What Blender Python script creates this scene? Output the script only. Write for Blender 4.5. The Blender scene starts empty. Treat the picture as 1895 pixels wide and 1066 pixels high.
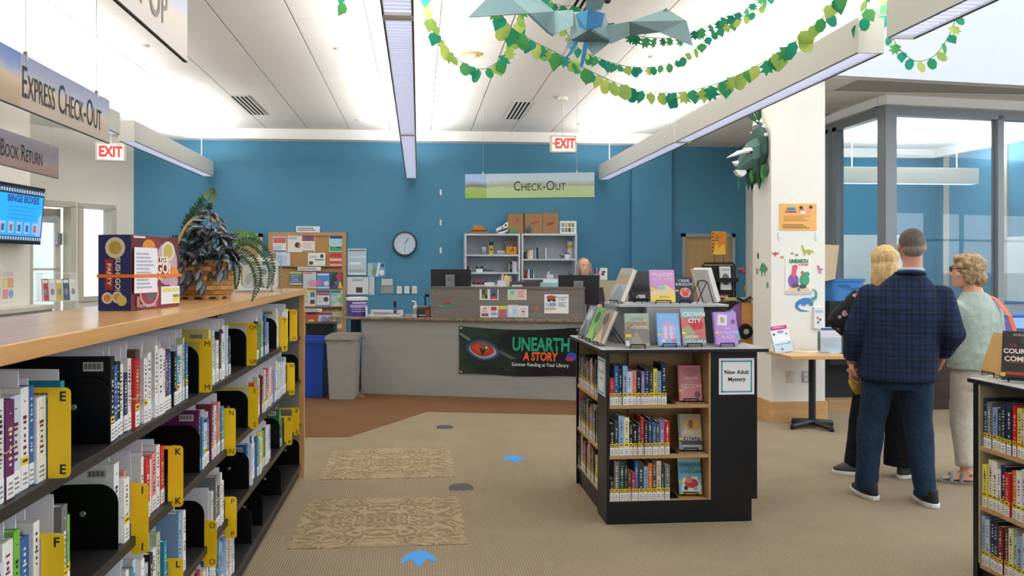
import bpy, bmesh, math, random
from mathutils import Vector, Matrix, noise
R = random.Random(11)
SC = bpy.context.scene
COL = SC.collection
PI = math.pi
# ---------------------------------------------------------------- camera, world, lights, exposure
FPX, CX, CY, EYE = 1500.0, 899.0, 495.0, 1.54
TH = math.atan2(124, 1500); ST, CT = math.sin(TH), math.cos(TH)
cam = bpy.data.cameras.new('camera'); camo = bpy.data.objects.new('camera', cam); COL.objects.link(camo)
camo.location = (0, 0, EYE); camo.rotation_euler = (PI/2, 0, -TH)
cam.sensor_width = 36; cam.lens = FPX/1895*36; cam.shift_x = (947.5-CX)/1895; cam.shift_y = (CY-533)/1895
cam.clip_start = 0.05; cam.clip_end = 200
SC.camera = camo
W = bpy.data.worlds.new('daylight'); SC.world = W; W.use_nodes = True
W.node_tree.nodes['Background'].inputs[0].default_value = (0.86, 0.93, 1.0, 1)
W.node_tree.nodes['Background'].inputs[1].default_value = 1.62
SC.view_settings.view_transform = 'Standard'; SC.view_settings.look = 'None'
SC.view_settings.gamma = 1; SC.view_settings.use_curve_mapping = False
SC.view_settings.exposure = 0.6
SC.cycles.use_denoising = True
SC.cycles.max_bounces = 8; SC.cycles.diffuse_bounces = 4; SC.cycles.glossy_bounces = 3
SC.cycles.transparent_max_bounces = 12; SC.cycles.caustics_reflective = False; SC.cycles.caustics_refractive = False
UP_POWER = 41.0           # per 3.4 m fixture segment (W)
def area(name, loc, rot, sx, sy, power, col=(1, 1, 1)):
    l = bpy.data.lights.new(name, 'AREA'); l.shape = 'RECTANGLE'; l.size = sx; l.size_y = sy; l.energy = power; l.color = col
    o = bpy.data.objects.new(name, l); o.location = loc; o.rotation_euler = rot; COL.objects.link(o); return o
FIX_Z0, FIX_Z1 = 2.90, 3.125
# (x, y0, y1): runs of linear pendants; each is lit upward to the ceiling and down through a louvre
FIXTURES = [(-3.14, 9.02, 12.4), (-3.14, 5.2, 8.6), (-0.113, 8.41, 12.4), (-0.113, 4.48, 8.35), (-0.113, 0.6, 4.41),
            (2.86, 8.64, 12.36), (2.86, 4.92, 8.58), (2.86, 1.0, 4.61)]
for fx, y0, y1 in FIXTURES:
    ye = min(y1-.05, 11.95)            # the lamp stops short of the wall end
    area('fixture_uplight', (fx, (y0+.05+ye)/2, FIX_Z1-0.004), (PI, 0, 0), 0.11, ye-y0-.05, UP_POWER*(ye-y0)/3.4*(.7 if fx < -3 and y0 < 6 else 1), (1, .995, .985))
area('added_entrance_fill', (-6.3, 14.2, 3.3), (0, 0, 0), 2.5, 2.0, 420, (.9, .97, 1))  # area light added to brighten the vestibule, standing in for daylight
area('meeting_room_lamp', (6.8, 10.9, 2.98), (PI, 0, 0), 2.6, .12, 62, (1, .99, .98))
# ---------------------------------------------------------------- pixel <-> world
def ray(x, y):
    a = (x-CX)/FPX; b = (CY-y)/FPX
    return Vector((ST+CT*a, CT-ST*a, b))
def at(x, y, Y=None, z=None, X=None, d=None):
    r = ray(x, y)
    if Y is not None: t = Y/r.y
    elif z is not None: t = (z-EYE)/r.z
    elif X is not None: t = X/r.x
    else: t = d
    return Vector((0, 0, EYE))+r*t
# ---------------------------------------------------------------- materials
def lin(c):
    c = c/255.0
    return c/12.92 if c <= 0.04045 else ((c+0.055)/1.055)**2.4
def rgb(h):
    if isinstance(h, str):
        h = h.lstrip('#'); h = [int(h[i:i+2], 16) for i in (0, 2, 4)]
    return (lin(h[0]), lin(h[1]), lin(h[2]), 1)
_mc = {}; TEXTS = []
def C(h, rough=.6, metal=0, var=.06, scale=14, bump=0, spec=.4):
    """a plain painted / plastic / paper surface with a little procedural variation"""
    key = (str(h), rough, metal, var, scale, bump)
    if key in _mc: return _mc[key]
    m = bpy.data.materials.new('surface_'+str(h).strip('#')); m.use_nodes = True
    nt = m.node_tree; b = nt.nodes['Principled BSDF']
    b.inputs['Roughness'].default_value = rough; b.inputs['Metallic'].default_value = metal
    b.inputs['Specular IOR Level'].default_value = spec
    c = rgb(h)
    if var:
        tc = nt.nodes.new('ShaderNodeTexCoord'); n = nt.nodes.new('ShaderNodeTexNoise'); n.inputs['Scale'].default_value = scale
        n.inputs['Detail'].default_value = 2
        mx = nt.nodes.new('ShaderNodeMix'); mx.data_type = 'RGBA'
        mx.inputs[6].default_value = tuple(v*(1-var) for v in c[:3])+(1,); mx.inputs[7].default_value = tuple(min(1, v*(1+var)) for v in c[:3])+(1,)
        nt.links.new(tc.outputs['Object'], n.inputs['Vector']); nt.links.new(n.outputs['Fac'], mx.inputs[0]); nt.links.new(mx.outputs[2], b.inputs['Base Color'])
        if bump:
            bp = nt.nodes.new('ShaderNodeBump'); bp.inputs['Strength'].default_value = bump; bp.inputs['Distance'].default_value = .01
            nt.links.new(n.outputs['Fac'], bp.inputs['Height']); nt.links.new(bp.outputs['Normal'], b.inputs['Normal'])
    else: b.inputs['Base Color'].default_value = c
    _mc[key] = m
    return m
def E(h, strength=1.0):
    key = ('E', str(h), strength)
    if key in _mc: return _mc[key]
    m = bpy.data.materials.new('lit_'+str(h).strip('#')); m.use_nodes = True
    b = m.node_tree.nodes['Principled BSDF']; b.inputs['Base Color'].default_value = rgb(h)
    b.inputs['Emission Color'].default_value = rgb(h); b.inputs['Emission Strength'].default_value = strength
    _mc[key] = m; return m
def nodemat(name, rough=.6):
    m = bpy.data.materials.new(name); m.use_nodes = True
    nt = m.node_tree; b = nt.nodes['Principled BSDF']; b.inputs['Roughness'].default_value = rough
    b.inputs['Specular IOR Level'].default_value = .4
    return m, nt, b
def nd(nt, t, **k):
    n = nt.nodes.new(t)
    for a, v in k.items(): setattr(n, a, v)
    return n
def mixc(nt, fac, c0, c1):
    mx = nd(nt, 'ShaderNodeMix', data_type='RGBA')
    for s, c in ((6, c0), (7, c1)):
        if isinstance(c, tuple): mx.inputs[s].default_value = c
        else: nt.links.new(c, mx.inputs[s])
    if isinstance(fac, (int, float)): mx.inputs[0].default_value = fac
    else: nt.links.new(fac, mx.inputs[0])
    return mx.outputs[2]
def mth(nt, op, a, b=None, clamp=False):
    n = nd(nt, 'ShaderNodeMath', operation=op, use_clamp=clamp)
    for i, v in ((0, a), (1, b)):
        if v is None: continue
        if isinstance(v, (int, float)): n.inputs[i].default_value = v
        else: nt.links.new(v, n.inputs[i])
    return n.outputs[0]
def objxyz(nt, kind='Object'):
    tc = nd(nt, 'ShaderNodeTexCoord'); s = nd(nt, 'ShaderNodeSeparateXYZ'); nt.links.new(tc.outputs[kind], s.inputs[0])
    return tc.outputs[kind], s.outputs
def noise_f(nt, vec, scale, detail=3, dist=0):
    n = nd(nt, 'ShaderNodeTexNoise'); n.inputs['Scale'].default_value = scale; n.inputs['Detail'].default_value = detail
    n.inputs['Distortion'].default_value = dist
    if vec is not None: nt.links.new(vec, n.inputs['Vector'])
    return n.outputs['Fac']
def scaled(nt, vec, s):
    mp = nd(nt, 'ShaderNodeMapping'); mp.inputs['Scale'].default_value = s; nt.links.new(vec, mp.inputs[0]); return mp.outputs[0]
def ramp(nt, fac, stops):
    r = nd(nt, 'ShaderNodeValToRGB'); e = r.color_ramp.elements
    while len(e) < len(stops): e.new(.5)
    for el, (p, c) in zip(e, stops): el.position = p; el.color = rgb(c) if isinstance(c, str) else c
    nt.links.new(fac, r.inputs[0]); return r.outputs[0]
def bump(nt, b, h, strength, dist=.01):
    bp = nd(nt, 'ShaderNodeBump'); bp.inputs['Strength'].default_value = strength; bp.inputs['Distance'].default_value = dist
    nt.links.new(h, bp.inputs['Height']); nt.links.new(bp.outputs[0], b.inputs['Normal'])
def wood(name, c0, c1, axis=1, rough=.35, freq=9):
    m, nt, b = nodemat(name, rough); v, s = objxyz(nt)
    sc = [freq*3]*3; sc[axis] = freq*.22
    f = noise_f(nt, scaled(nt, v, sc), 1.0, 5, .6)
    f2 = noise_f(nt, scaled(nt, v, [k*5 for k in sc]), 1.0, 3)
    f = mth(nt, 'ADD', mth(nt, 'MULTIPLY', f, .75), mth(nt, 'MULTIPLY', f2, .25))
    nt.links.new(ramp(nt, f, [(.3, c0), (.7, c1)]), b.inputs['Base Color'])
    return m
def carpet(name, c0, c1, rib=70.0, axis='X'):
    m, nt, b = nodemat(name, .95); v, s = objxyz(nt)
    b.inputs['Specular IOR Level'].default_value = .1
    n1 = noise_f(nt, v, 90, 2); n2 = noise_f(nt, v, 2.2, 3); n3 = noise_f(nt, v, 380, 1)
    w = mth(nt, 'MULTIPLY', mth(nt, 'ADD', mth(nt, 'SINE', mth(nt, 'MULTIPLY', s[axis], rib*2*PI)), 1), .5)
    w2 = mth(nt, 'MULTIPLY', mth(nt, 'ADD', mth(nt, 'SINE', mth(nt, 'MULTIPLY', s['Y' if axis == 'X' else 'X'], rib*2*PI)), 1), .5)
    f = mth(nt, 'ADD', mth(nt, 'MULTIPLY', n1, .45), mth(nt, 'MULTIPLY', w, .16))
    f = mth(nt, 'ADD', f, mth(nt, 'MULTIPLY', w2, .08))
    f = mth(nt, 'ADD', f, mth(nt, 'ADD', mth(nt, 'MULTIPLY', n2, .22), mth(nt, 'MULTIPLY', n3, .2)))
    nt.links.new(ramp(nt, f, [(.3, c0), (.78, c1)]), b.inputs['Base Color'])
    bump(nt, b, mth(nt, 'ADD', w, n1), .35, .004)
    return m
def glassy(name, tint=(.93, .97, .98, 1), refl=1.45):
    m = bpy.data.materials.new(name); m.use_nodes = True; nt = m.node_tree
    nt.nodes.remove(nt.nodes['Principled BSDF']); out = nt.nodes['Material Output']
    t = nd(nt, 'ShaderNodeBsdfTransparent'); t.inputs[0].default_value = tint
    g = nd(nt, 'ShaderNodeBsdfGlossy'); g.inputs['Roughness'].default_value = .01
    ge = nd(nt, 'ShaderNodeNewGeometry'); dt = nd(nt, 'ShaderNodeVectorMath', operation='DOT_PRODUCT'); nt.links.new(ge.outputs['Incoming'], dt.inputs[0]); nt.links.new(ge.outputs['Normal'], dt.inputs[1])
    f0 = ((refl-1)/(refl+1))**2       # Schlick reflectance, the same from both sides of a thin sheet
    fr = mth(nt, 'ADD', mth(nt, 'MULTIPLY', mth(nt, 'POWER', mth(nt, 'SUBTRACT', 1, mth(nt, 'ABSOLUTE', dt.outputs['Value'])), 5), 1-f0), f0, True)
    mx = nd(nt, 'ShaderNodeMixShader'); nt.links.new(fr, mx.inputs[0]); nt.links.new(t.outputs[0], mx.inputs[1]); nt.links.new(g.outputs[0], mx.inputs[2])
    nt.links.new(mx.outputs[0], out.inputs[0]); return m
GLASS = glassy('clear_glass', (.9, .95, .97, 1), 1.75); ACRYLIC = glassy('clear_acrylic', (.9, .94, .97, 1), 1.35)
# ---------------------------------------------------------------- mesh builder
class MB:
    def __init__(s): s.v = []; s.f = []; s.m = []
    def add(s, vs, fs, mi=0):
        o = len(s.v); s.v += [tuple(v) for v in vs]
        for f in fs: s.f.append(tuple(i+o for i in f)); s.m.append(mi)
        return s
    def box(s, a, b, mi=0):
        x0, y0, z0 = a; x1, y1, z1 = b
        return s.add([(x0, y0, z0), (x1, y0, z0), (x1, y1, z0), (x0, y1, z0), (x0, y0, z1), (x1, y0, z1), (x1, y1, z1), (x0, y1, z1)],
              [(3, 2, 1, 0), (4, 5, 6, 7), (0, 1, 5, 4), (1, 2, 6, 5), (2, 3, 7, 6), (3, 0, 4, 7)], mi)
    def obox(s, c, size, M, mi=0):
        n = MB().box([-k/2 for k in size], [k/2 for k in size]); M = M.to_3x3(); c = Vector(c)
        return s.add([c+M @ Vector(v) for v in n.v], n.f, mi)
    def prism(s, poly, y0, y1, mi=0, axis='y'):
        n = len(poly)
        def p(u, w, t): return {'y': (u, t, w), 'z': (u, w, t), 'x': (t, u, w)}[axis]
        vs = [p(u, w, y0) for u, w in poly]+[p(u, w, y1) for u, w in poly]
        fs = [tuple(range(n)), tuple(range(2*n-1, n-1, -1))]+[(i, i+n, (i+1) % n+n, (i+1) % n) for i in range(n)]
        return s.add(vs, fs, mi)
    def path(s, pts, r, n=8, mi=0, closed=False):
        pts = [Vector(p) for p in pts]; k = len(pts)
        rs = r if isinstance(r, (list, tuple)) else [r]*k
        o = len(s.v); up = None
        for i, p in enumerate(pts):
            t = (pts[(i+1) % k] if closed else pts[min(i+1, k-1)])-(pts[i-1] if (closed or i) else pts[0])
            t = t.normalized() if t.length > 1e-9 else Vector((0, 0, 1))
            if up is None: up = Vector((0, 0, 1)) if abs(t.z) < .9 else Vector((1, 0, 0))
            u = up-t*up.dot(t)
            if u.length < 1e-5: u = t.orthogonal()
            u.normalize(); w = t.cross(u); up = u
            for j in range(n):
                a = 2*PI*j/n; s.v.append(tuple(p+(u*math.cos(a)+w*math.sin(a))*rs[i]))
        for i in range(k if closed else k-1):
            a, b = o+i*n, o+((i+1) % k)*n
            for j in range(n): s.f.append((a+j, a+(j+1) % n, b+(j+1) % n, b+j)); s.m.append(mi)
        if not closed:
            s.f.append(tuple(o+j for j in range(n-1, -1, -1))); s.m.append(mi)
            s.f.append(tuple(o+(k-1)*n+j for j in range(n))); s.m.append(mi)
        return s
    def cyl(s, p0, p1, r0, r1=None, n=14, mi=0): return s.path([p0, p1], [r0, r0 if r1 is None else r1], n, mi)
    def lathe(s, prof, c=(0, 0, 0), n=18, mi=0):
        o = len(s.v); c = Vector(c)
        for r, z in prof:
            for j in range(n):
                a = 2*PI*j/n; s.v.append((c.x+r*math.cos(a), c.y+r*math.sin(a), c.z+z))
        k = len(prof)
        for i in range(k-1):
            for j in range(n): s.f.append((o+i*n+j, o+i*n+(j+1) % n, o+(i+1)*n+(j+1) % n, o+(i+1)*n+j)); s.m.append(mi)
        s.f.append(tuple(o+j for j in range(n-1, -1, -1))); s.m.append(mi)
        s.f.append(tuple(o+(k-1)*n+j for j in range(n))); s.m.append(mi)
        return s
    def ell(s, c, r, nu=14, nv=9, mi=0, M=None):
        if not isinstance(r, (tuple, list)): r = (r, r, r)
        o = len(s.v); c = Vector(c)
        for i in range(nv+1):
            ph = PI*i/nv
            for j in range(nu):
                a = 2*PI*j/nu; p = Vector((r[0]*math.sin(ph)*math.cos(a), r[1]*math.sin(ph)*math.sin(a), -r[2]*math.cos(ph)))
                if M: p = M @ p
                s.v.append(tuple(c+p))
        for i in range(nv):
            for j in range(nu): s.f.append((o+i*nu+j, o+i*nu+(j+1) % nu, o+(i+1)*nu+(j+1) % nu, o+(i+1)*nu+j)); s.m.append(mi)
        return s
    def rings(s, rs, n=20, mi=0, p=2.3):
        """horizontal superellipse rings (cx, cy, cz, a, b) lofted together and capped"""
        o = len(s.v); e = 2/p
        for cx, cy, cz, a, b in rs:
            for j in range(n):
                t = 2*PI*j/n; ct, st = math.cos(t), math.sin(t)
                s.v.append((cx+a*math.copysign(abs(ct)**e, ct), cy+b*math.copysign(abs(st)**e, st), cz))
        k = len(rs)
        for i in range(k-1):
            for j in range(n): s.f.append((o+i*n+j, o+i*n+(j+1) % n, o+(i+1)*n+(j+1) % n, o+(i+1)*n+j)); s.m.append(mi)
        s.f.append(tuple(o+j for j in range(n-1, -1, -1))); s.m.append(mi)
        s.f.append(tuple(o+(k-1)*n+j for j in range(n))); s.m.append(mi)
        return s
    def poly(s, pts, y=0, mi=0): return s.add([(u, y, w) for u, w in pts], [tuple(range(len(pts)))], mi)
    def mesh(s, name, mats, smooth=False):
        me = bpy.data.meshes.new(name); me.from_pydata(s.v, [], s.f)
        for m in (mats if isinstance(mats, (list, tuple)) else [mats]): me.materials.append(m)
        me.polygons.foreach_set('material_index', s.m)
        if smooth: me.polygons.foreach_set('use_smooth', [True]*len(s.f))
        me.update(); return me
    def obj(s, name, mats, parent=None, loc=None, rot=None, smooth=False, bev=0):
        return link(name, s.mesh(name, mats, smooth), parent, loc, rot, bev)
def link(name, data, parent=None, loc=None, rot=None, bev=0):
    o = bpy.data.objects.new(name, data); COL.objects.link(o)
    if parent: o.parent = parent
    if loc is not None: o.location = loc
    if rot is not None: o.rotation_euler = rot
    if bev:
        m = o.modifiers.new('edge', 'BEVEL'); m.width = bev; m.segments = 2; m.limit_method = 'ANGLE'
    return o
def soft(o, ang=40):
    o.data.polygons.foreach_set('use_smooth', [True]*len(o.data.polygons))
    try: o.data.set_sharp_from_angle(angle=math.radians(ang))
    except Exception: pass
    return o
def tag(o, label, cat, group=None, kind=None):
    if label: o['label'] = label
    if cat: o['category'] = cat
    if group: o['group'] = group
    if kind: o['kind'] = kind
    return o
def thing(name, label, cat, loc=(0, 0, 0), rz=0, group=None, rx=0):
    o = bpy.data.objects.new(name, None); COL.objects.link(o); o.location = loc; o.rotation_euler = (rx, 0, rz); o.empty_display_size = .1
    return tag(o, label, cat, group)
def struct(o): o['kind'] = 'structure'; return o
def rrect(w, h, r, n=4, cx=0, cz=0, corners=(1, 1, 1, 1)):
    """rounded rectangle outline, ccw from lower right; corners = lr, ur, ul, ll"""
    out = []
    for k, (sx, sz) in enumerate(((1, -1), (1, 1), (-1, 1), (-1, -1))):
        rr = r if corners[k] else 1e-4
        for i in range(n+1 if corners[k] else 1):
            a = (-90+90*k+90*i/n)*PI/180
            out.append((cx+sx*(w/2-rr)+rr*math.cos(a), cz+sz*(h/2-rr)+rr*math.sin(a)))
    return out
def text(parent, body, x, z, size, col, y=-.004, align='CENTER', caps=False, sx=1, rot=0, mat=None, bold=0, name='lettering', shear=0, width=None):
    cu = bpy.data.curves.new(name, 'FONT'); cu.body = body; cu.size = size; cu.align_x = align; cu.align_y = 'CENTER'
    cu.offset = bold; cu.shear = shear; cu.resolution_u = 3
    if caps:
        cu.small_caps_scale = .76
        for c in cu.body_format: c.use_small_caps = True
    cu.materials.append(mat or C(col, .6, 0, 0))
    o = link(name, cu, parent, (x, y, z)); o.rotation_euler = Matrix.Rotation(PI/2, 4, 'X').to_euler()
    if rot: o.rotation_euler = (Matrix.Rotation(-rot, 4, 'Y') @ Matrix.Rotation(PI/2, 4, 'X')).to_euler()
    if width:
        bpy.context.view_layer.update(); sx = width/max(1e-4, o.dimensions.x)
    o.scale = (sx, 1, 1); TEXTS.append(o); return o
def art(parent, w, h, shapes, y=-.0015, x0=None, z0=None, name='print', step=.00025):
    """flat coloured shapes on a sheet; u, v run 0..1 over w x h; later shapes lie over earlier ones"""
    x0 = -w/2 if x0 is None else x0; z0 = -h/2 if z0 is None else z0
    mb = MB(); mats = []; idx = {}
    def mi(c):
        if c not in idx: idx[c] = len(mats); mats.append(C(c, .55, 0, 0))
        return idx[c]
    for k, s in enumerate(shapes):
        yy = y-step*k; P = lambda u, v: (x0+u*w, z0+v*h)
        if s[0] == 'r': mb.poly([P(s[1], s[2]), P(s[3], s[2]), P(s[3], s[4]), P(s[1], s[4])], yy, mi(s[5]))
        elif s[0] == 'e': mb.poly([P(s[1]+s[3]*math.cos(a*PI/9), s[2]+s[4]*math.sin(a*PI/9)) for a in range(18)], yy, mi(s[5]))
        elif s[0] == 'p': mb.poly([P(u, v) for u, v in s[1]], yy, mi(s[2]))
        elif s[0] == 't':
            n = s[6]; dv = (s[4]-s[2])/n
            for i in range(n):
                e = s[3]-(s[3]-s[1])*((i*37+11) % 29)/80
                mb.poly([P(s[1], s[2]+dv*i+dv*.25), P(e, s[2]+dv*i+dv*.25), P(e, s[2]+dv*i+dv*.75), P(s[1], s[2]+dv*i+dv*.75)], yy, mi(s[5]))
    o = mb.obj(name, mats, parent); o['kind'] = 'stuff'; return o
def poster(name, label, cat, loc, w, h, bg, shapes=(), texts=(), rz=0, rx=0, thick=.003, group=None, rough=.5):
    o = MB().box((-w/2, 0, -h/2), (w/2, thick, h/2)).obj(name, C(bg, rough, 0, .02)); o.location = loc; o.rotation_euler = (rx, 0, rz)
    tag(o, label, cat, group)
    if shapes: art(o, w, h, shapes)
    for t in texts: text(o, t[0], (t[1]-.5)*w, (t[2]-.5)*h, t[3], t[4], y=-.008 if len(shapes) > 15 else -.0055, **(t[5] if len(t) > 5 else {}))
    return o
def ordinal(n): return '%d%s' % (n, 'th' if 10 <= n % 100 <= 20 else {1: 'st', 2: 'nd', 3: 'rd'}.get(n % 10, 'th'))
# ================================================================ THE SETTING
WHITE = C('#efeeea', .75, 0, .02); BEIGE = C('#efebe0', .8, 0, .02, 3); BLUE = C('#4d8aab', .7, 0, .035, 1.6); GREYPAINT = C('#b9b8b0', .7, 0, .03)
FRAME = C('#c9c3b3', .5, 0, .03); METAL = C('#777b80', .4, .3, .04); BLACK = C('#1a1b1d', .45, 0, .1); BLACKLAM = C('#15181d', .38, 0, .12, 30)
CARPET = carpet('ribbed_tan_carpet', '#806f5a', '#a8987f')
floor = struct(MB().box((-9, -9, -.1), (13, 14.5, 0)).obj('floor', CARPET))
# brown walk-off carpet in front of the desk
pts = [at(560, 801, z=0), at(645, 809, z=0), at(790, 762, z=0), at(1060, 768, z=0)]
DL, DR = Vector((-.69, 9.97)), Vector((2.15, 9.14))         # foot of the desk front
poly = [(-3.2, pts[1].y+.15)]+[(p.x, p.y) for p in pts[1:]]+[(2.3, pts[3].y-.1), (2.3, 9.2), (DL.x, DL.y), (-.62, 9.72), (-1.35, 9.78), (-3.2, 9.95)]
struct(MB().prism(poly, 0, .004, axis='z').obj('brown_carpet', carpet('brown_walk_off_carpet', '#68492f', '#846246', 40), floor))
# two patterned carpet tiles
def damask():
    m, nt, b = nodemat('scroll_patterned_carpet', .95); v, s = objxyz(nt); b.inputs['Specular IOR Level'].default_value = .1
    def fold(c): return mth(nt, 'ABSOLUTE', c)
    cb = nd(nt, 'ShaderNodeCombineXYZ'); nt.links.new(fold(s['X']), cb.inputs[0]); nt.links.new(fold(s['Y']), cb.inputs[1])
    n1 = noise_f(nt, cb.outputs[0], 5.5, 1.2, 1.6)
    f = mth(nt, 'ABSOLUTE', mth(nt, 'SINE', mth(nt, 'MULTIPLY', n1, 24)))
    f = mth(nt, 'GREATER_THAN', f, .72)
    n3 = noise_f(nt, v, 160, 2)
    f = mth(nt, 'ADD', mth(nt, 'MULTIPLY', f, .45), mth(nt, 'MULTIPLY', n3, .6))
    nt.links.new(ramp(nt, f, [(.25, '#86745d'), (.8, '#b09b7b')]), b.inputs['Base Color']); bump(nt, b, n3, .3, .004)
    return m
DAM = damask()
for (x0, y0, x1, y1) in ((-.72, 4.5, .27, 5.45), (-.72, 5.95, .27, 6.93)):
    w, h = (x1-x0)/2, (y1-y0)/2
    struct(MB().box((-w, -h, 0), (w, h, .003)).obj('carpet_tile', DAM, floor, ((x0+x1)/2, (y0+y1)/2, 0)))
# ceiling: dark grid plate with lay-in tiles
CZ = 3.61
GRID = C('#8f8a84', .8, 0, .02); TILE = C('#e3e0db', .9, 0, .03, 60, .12)
ceiling = struct(MB().box((-3.48, -9, CZ+.016), (3.9, 12.5, CZ+.05)).obj('ceiling', GRID))
tile_me = MB().box((.006, .0022, 0), (.604, .6078, .018)).mesh('ceiling_tile', TILE)
struct(MB().box((-3.45, -9, CZ), (3.84, 3.78, CZ+.018)).obj('ceiling_panel', TILE, ceiling))
for i in range(-4, 8):
    for j in range(-5, 9):
        struct(link('ceiling_tile', tile_me, ceiling, (-1.04+.61*i, 6.84+.61*j, CZ)))
struct(MB().box((-9, -9, 3.46), (-3.42, 12.7, 3.95)).obj('ceiling_soffit', WHITE))
struct(MB().box((-3.42, 12.31, 3.46), (4.0, 12.7, 3.95)).obj('ceiling_soffit', WHITE))
SOF = C('#d9d5ce', .9, 0, .03, 20)
sof = [(3.84, 7.74), (4.2, 7.78), (6.36, 8.05), (13, 8.88), (13, 12.7), (3.84, 12.7)]
soffit = struct(MB().prism(sof, 3.468, 3.7, axis='z').obj('ceiling_soffit', C('#a5a19b', .9, 0, .02)))
for i in range(0, 12):
    for j in range(0, 8):
        x, y = 3.86+.61*i, 7.88+.61*j
        if y < 7.74+.125*(x+.6-3.84) or (x > 5.0 and y > 9.5) or (x > 8.3 and y > 8.9): continue
        struct(link('ceiling_tile', bpy.data.meshes.get('soffit_tile') or MB().box((.004, .003, 0), (.606, .607, .01)).mesh('soffit_tile', SOF), soffit, (x, y, 3.455)))
# white bulkhead wall over the soffit edge: the bay to the right is taller
bh = [(3.84, 7.70), (4.2, 7.745), (6.36, 8.015), (13, 8.845), (13, 8.95), (3.84, 7.80)]
struct(MB().prism(bh, 3.45, 6.2, axis='z').obj('wall_bulkhead', C('#cfd2d4', .8, 0, .015)))
struct(MB().prism([(3.84, 7.75), (13, 8.9), (13, 8.98), (3.84, 7.83)], 3.452, 3.47, axis='z').obj('trim_1', WHITE))
# walls
struct(MB().box((-4.3, 12.55, 0), (13, 12.75, 3.95)).obj('wall_back', BLUE))
struct(MB().box((3.32, 12.44, 0), (3.96, 12.56, 3.46)).obj('wall_pilaster', BLUE))
wl = struct(MB().box((-4.5, -9, 0), (-4.3, 9.38, 3.5)).obj('wall_left', BEIGE))
struct(MB().box((-4.3, -9, 1.085), (-4.02, 9.44, 1.127)).obj('trim_2', C('#d8d4c8', .35, 0, .02)))
struct(MB().box((-4.3, -9, 0), (-4.06, 9.38, 1.085)).obj('trim_3', GREYPAINT))
# angled entrance wall with a door and a side light
AW = Vector((-4.26, 12.55, 0)); AR = math.radians(53.4)
def s_at(x):
    r = ray(x, 495); q = r.x/r.y
    return -(-4.26-12.55*q)/(.596-.803*q)
D0, D1, W0, W1 = s_at(60), s_at(134), s_at(151), s_at(207)
mb = MB()
ZT = 2.40
mb.box((-3.4, 0, ZT), (.15, .16, 3.5)); mb.box((W1, 0, 0), (.15, .16, ZT)); mb.box((D1, 0, 0), (W0, .16, ZT)); mb.box((-3.4, 0, 0), (D0-.1, .16, ZT)); mb.box((W0, 0, 0), (W1, .16, 1.12))
wa = struct(mb.obj('wall_entrance', BEIGE, None, AW, (0, 0, AR)))
mb = MB()
mb.box((W0-.05, -.02, ZT-.02), (W1+.05, .18, ZT+.05)); mb.box((W0-.05, -.02, 1.08), (W0+.02, .18, ZT)); mb.box((W1-.02, -.02, 1.08), (W1+.06, .18, ZT)); mb.box((W0-.05, -.04, 1.06), (W1+.06, .18, 1.13))
win = struct(MB().box((W0, .07, 1.12), (W1, .08, ZT)).obj('window_1', GLASS, None, AW, (0, 0, AR)))
struct(mb.obj('window_frame', FRAME, win))
dr = thing('door_1', None, None, AW, AR); struct(dr)
mb = MB(); mb.box((D0-.1, -.02, ZT-.02), (D1+.04, .18, ZT+.06)); mb.box((D1-.03, -.02, 0), (D1+.04, .18, ZT)); mb.box((D0-.1, -.02, 0), (D0, .18, ZT))
struct(mb.obj('door_frame', FRAME, dr))
mb = MB(); LW = D1-D0-.05
for a, b in (((D0, .5), (D0+.07, ZT-.04)), ((D1-.13, .5), (D1-.05, ZT-.04)), ((D0, ZT-.16), (D1-.05, ZT-.04)), ((D0, 0), (D1-.05, .2)), ((D0, 1.5), (D1-.05, 1.53))):
    mb.box((a[0], .2, a[1] if a[1] != .5 else 0), (b[0], .24, b[1]))
struct(mb.obj('door_leaf', C('#d4cfc0', .5, 0, .03), dr)); struct(MB().box((D0+.06, .215, .2), (D1-.12, .225, ZT-.16)).obj('glass_pane', GLASS, dr))
struct(MB().box((D0+.22, .12, ZT-.24), (D1-.14, .19, ZT-.15)).path([(D1-.3, .13, ZT-.14), (D1-.2, .06, ZT-.08), (D1-.12, .1, ZT-.05)], .012).obj('door_closer', C('#aeb4b6', .35, .6, .03), dr))
struct(MB().box((D1-.13, .14, 1.86), (D1-.06, .2, 2.02)).obj('hinge', C('#8b8b8b', .4, .5), dr))
# the bright vestibule beyond: a pale outer wall with an orange and a teal panel
ves = MB().box((-3.6, 2.6, 0), (-1.35, 2.7, 1.0)).box((-1.2, 1.6, 0), (.1, 1.7, 3.3)).box((-3.6, 2.6, 2.2), (-1.35, 2.7, 3.3)).box((-1.9, 2.55, 0), (-1.75, 2.7, 3.3)).box((-2.7, 2.58, 1.5), (-1.3, 2.66, 1.56))
struct(ves.obj('wall_vestibule', C('#e6eaea', .8, 0, .02), None, AW, (0, 0, AR)))
p = MB().box((-2.1, 2.4, 1.98), (-1.85, 2.42, 2.2)).obj('orange_panel', C('#e0a058', .7), None, AW, (0, 0, AR)); tag(p, 'small orange picture seen through the glass entrance door', 'picture')
p = MB().box((-1.72, 2.4, 1.9), (-1.5, 2.42, 2.2)).obj('teal_panel', C('#78c4bd', .7), None, AW, (0, 0, AR)); tag(p, 'small teal picture seen through the glass entrance door', 'picture')
# pillar
struct(MB().box((3.51, 7.84, 0), (4.07, 8.28, 3.62)).obj('wall_pillar', C('#eeece4', .8, 0, .015, 3)))
struct(MB().box((3.49, 7.82, 0), (4.09, 8.30, .2)).obj('baseboard_pillar', wood('maple_base', '#c99a60', '#dcb37c', 0)))
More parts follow.
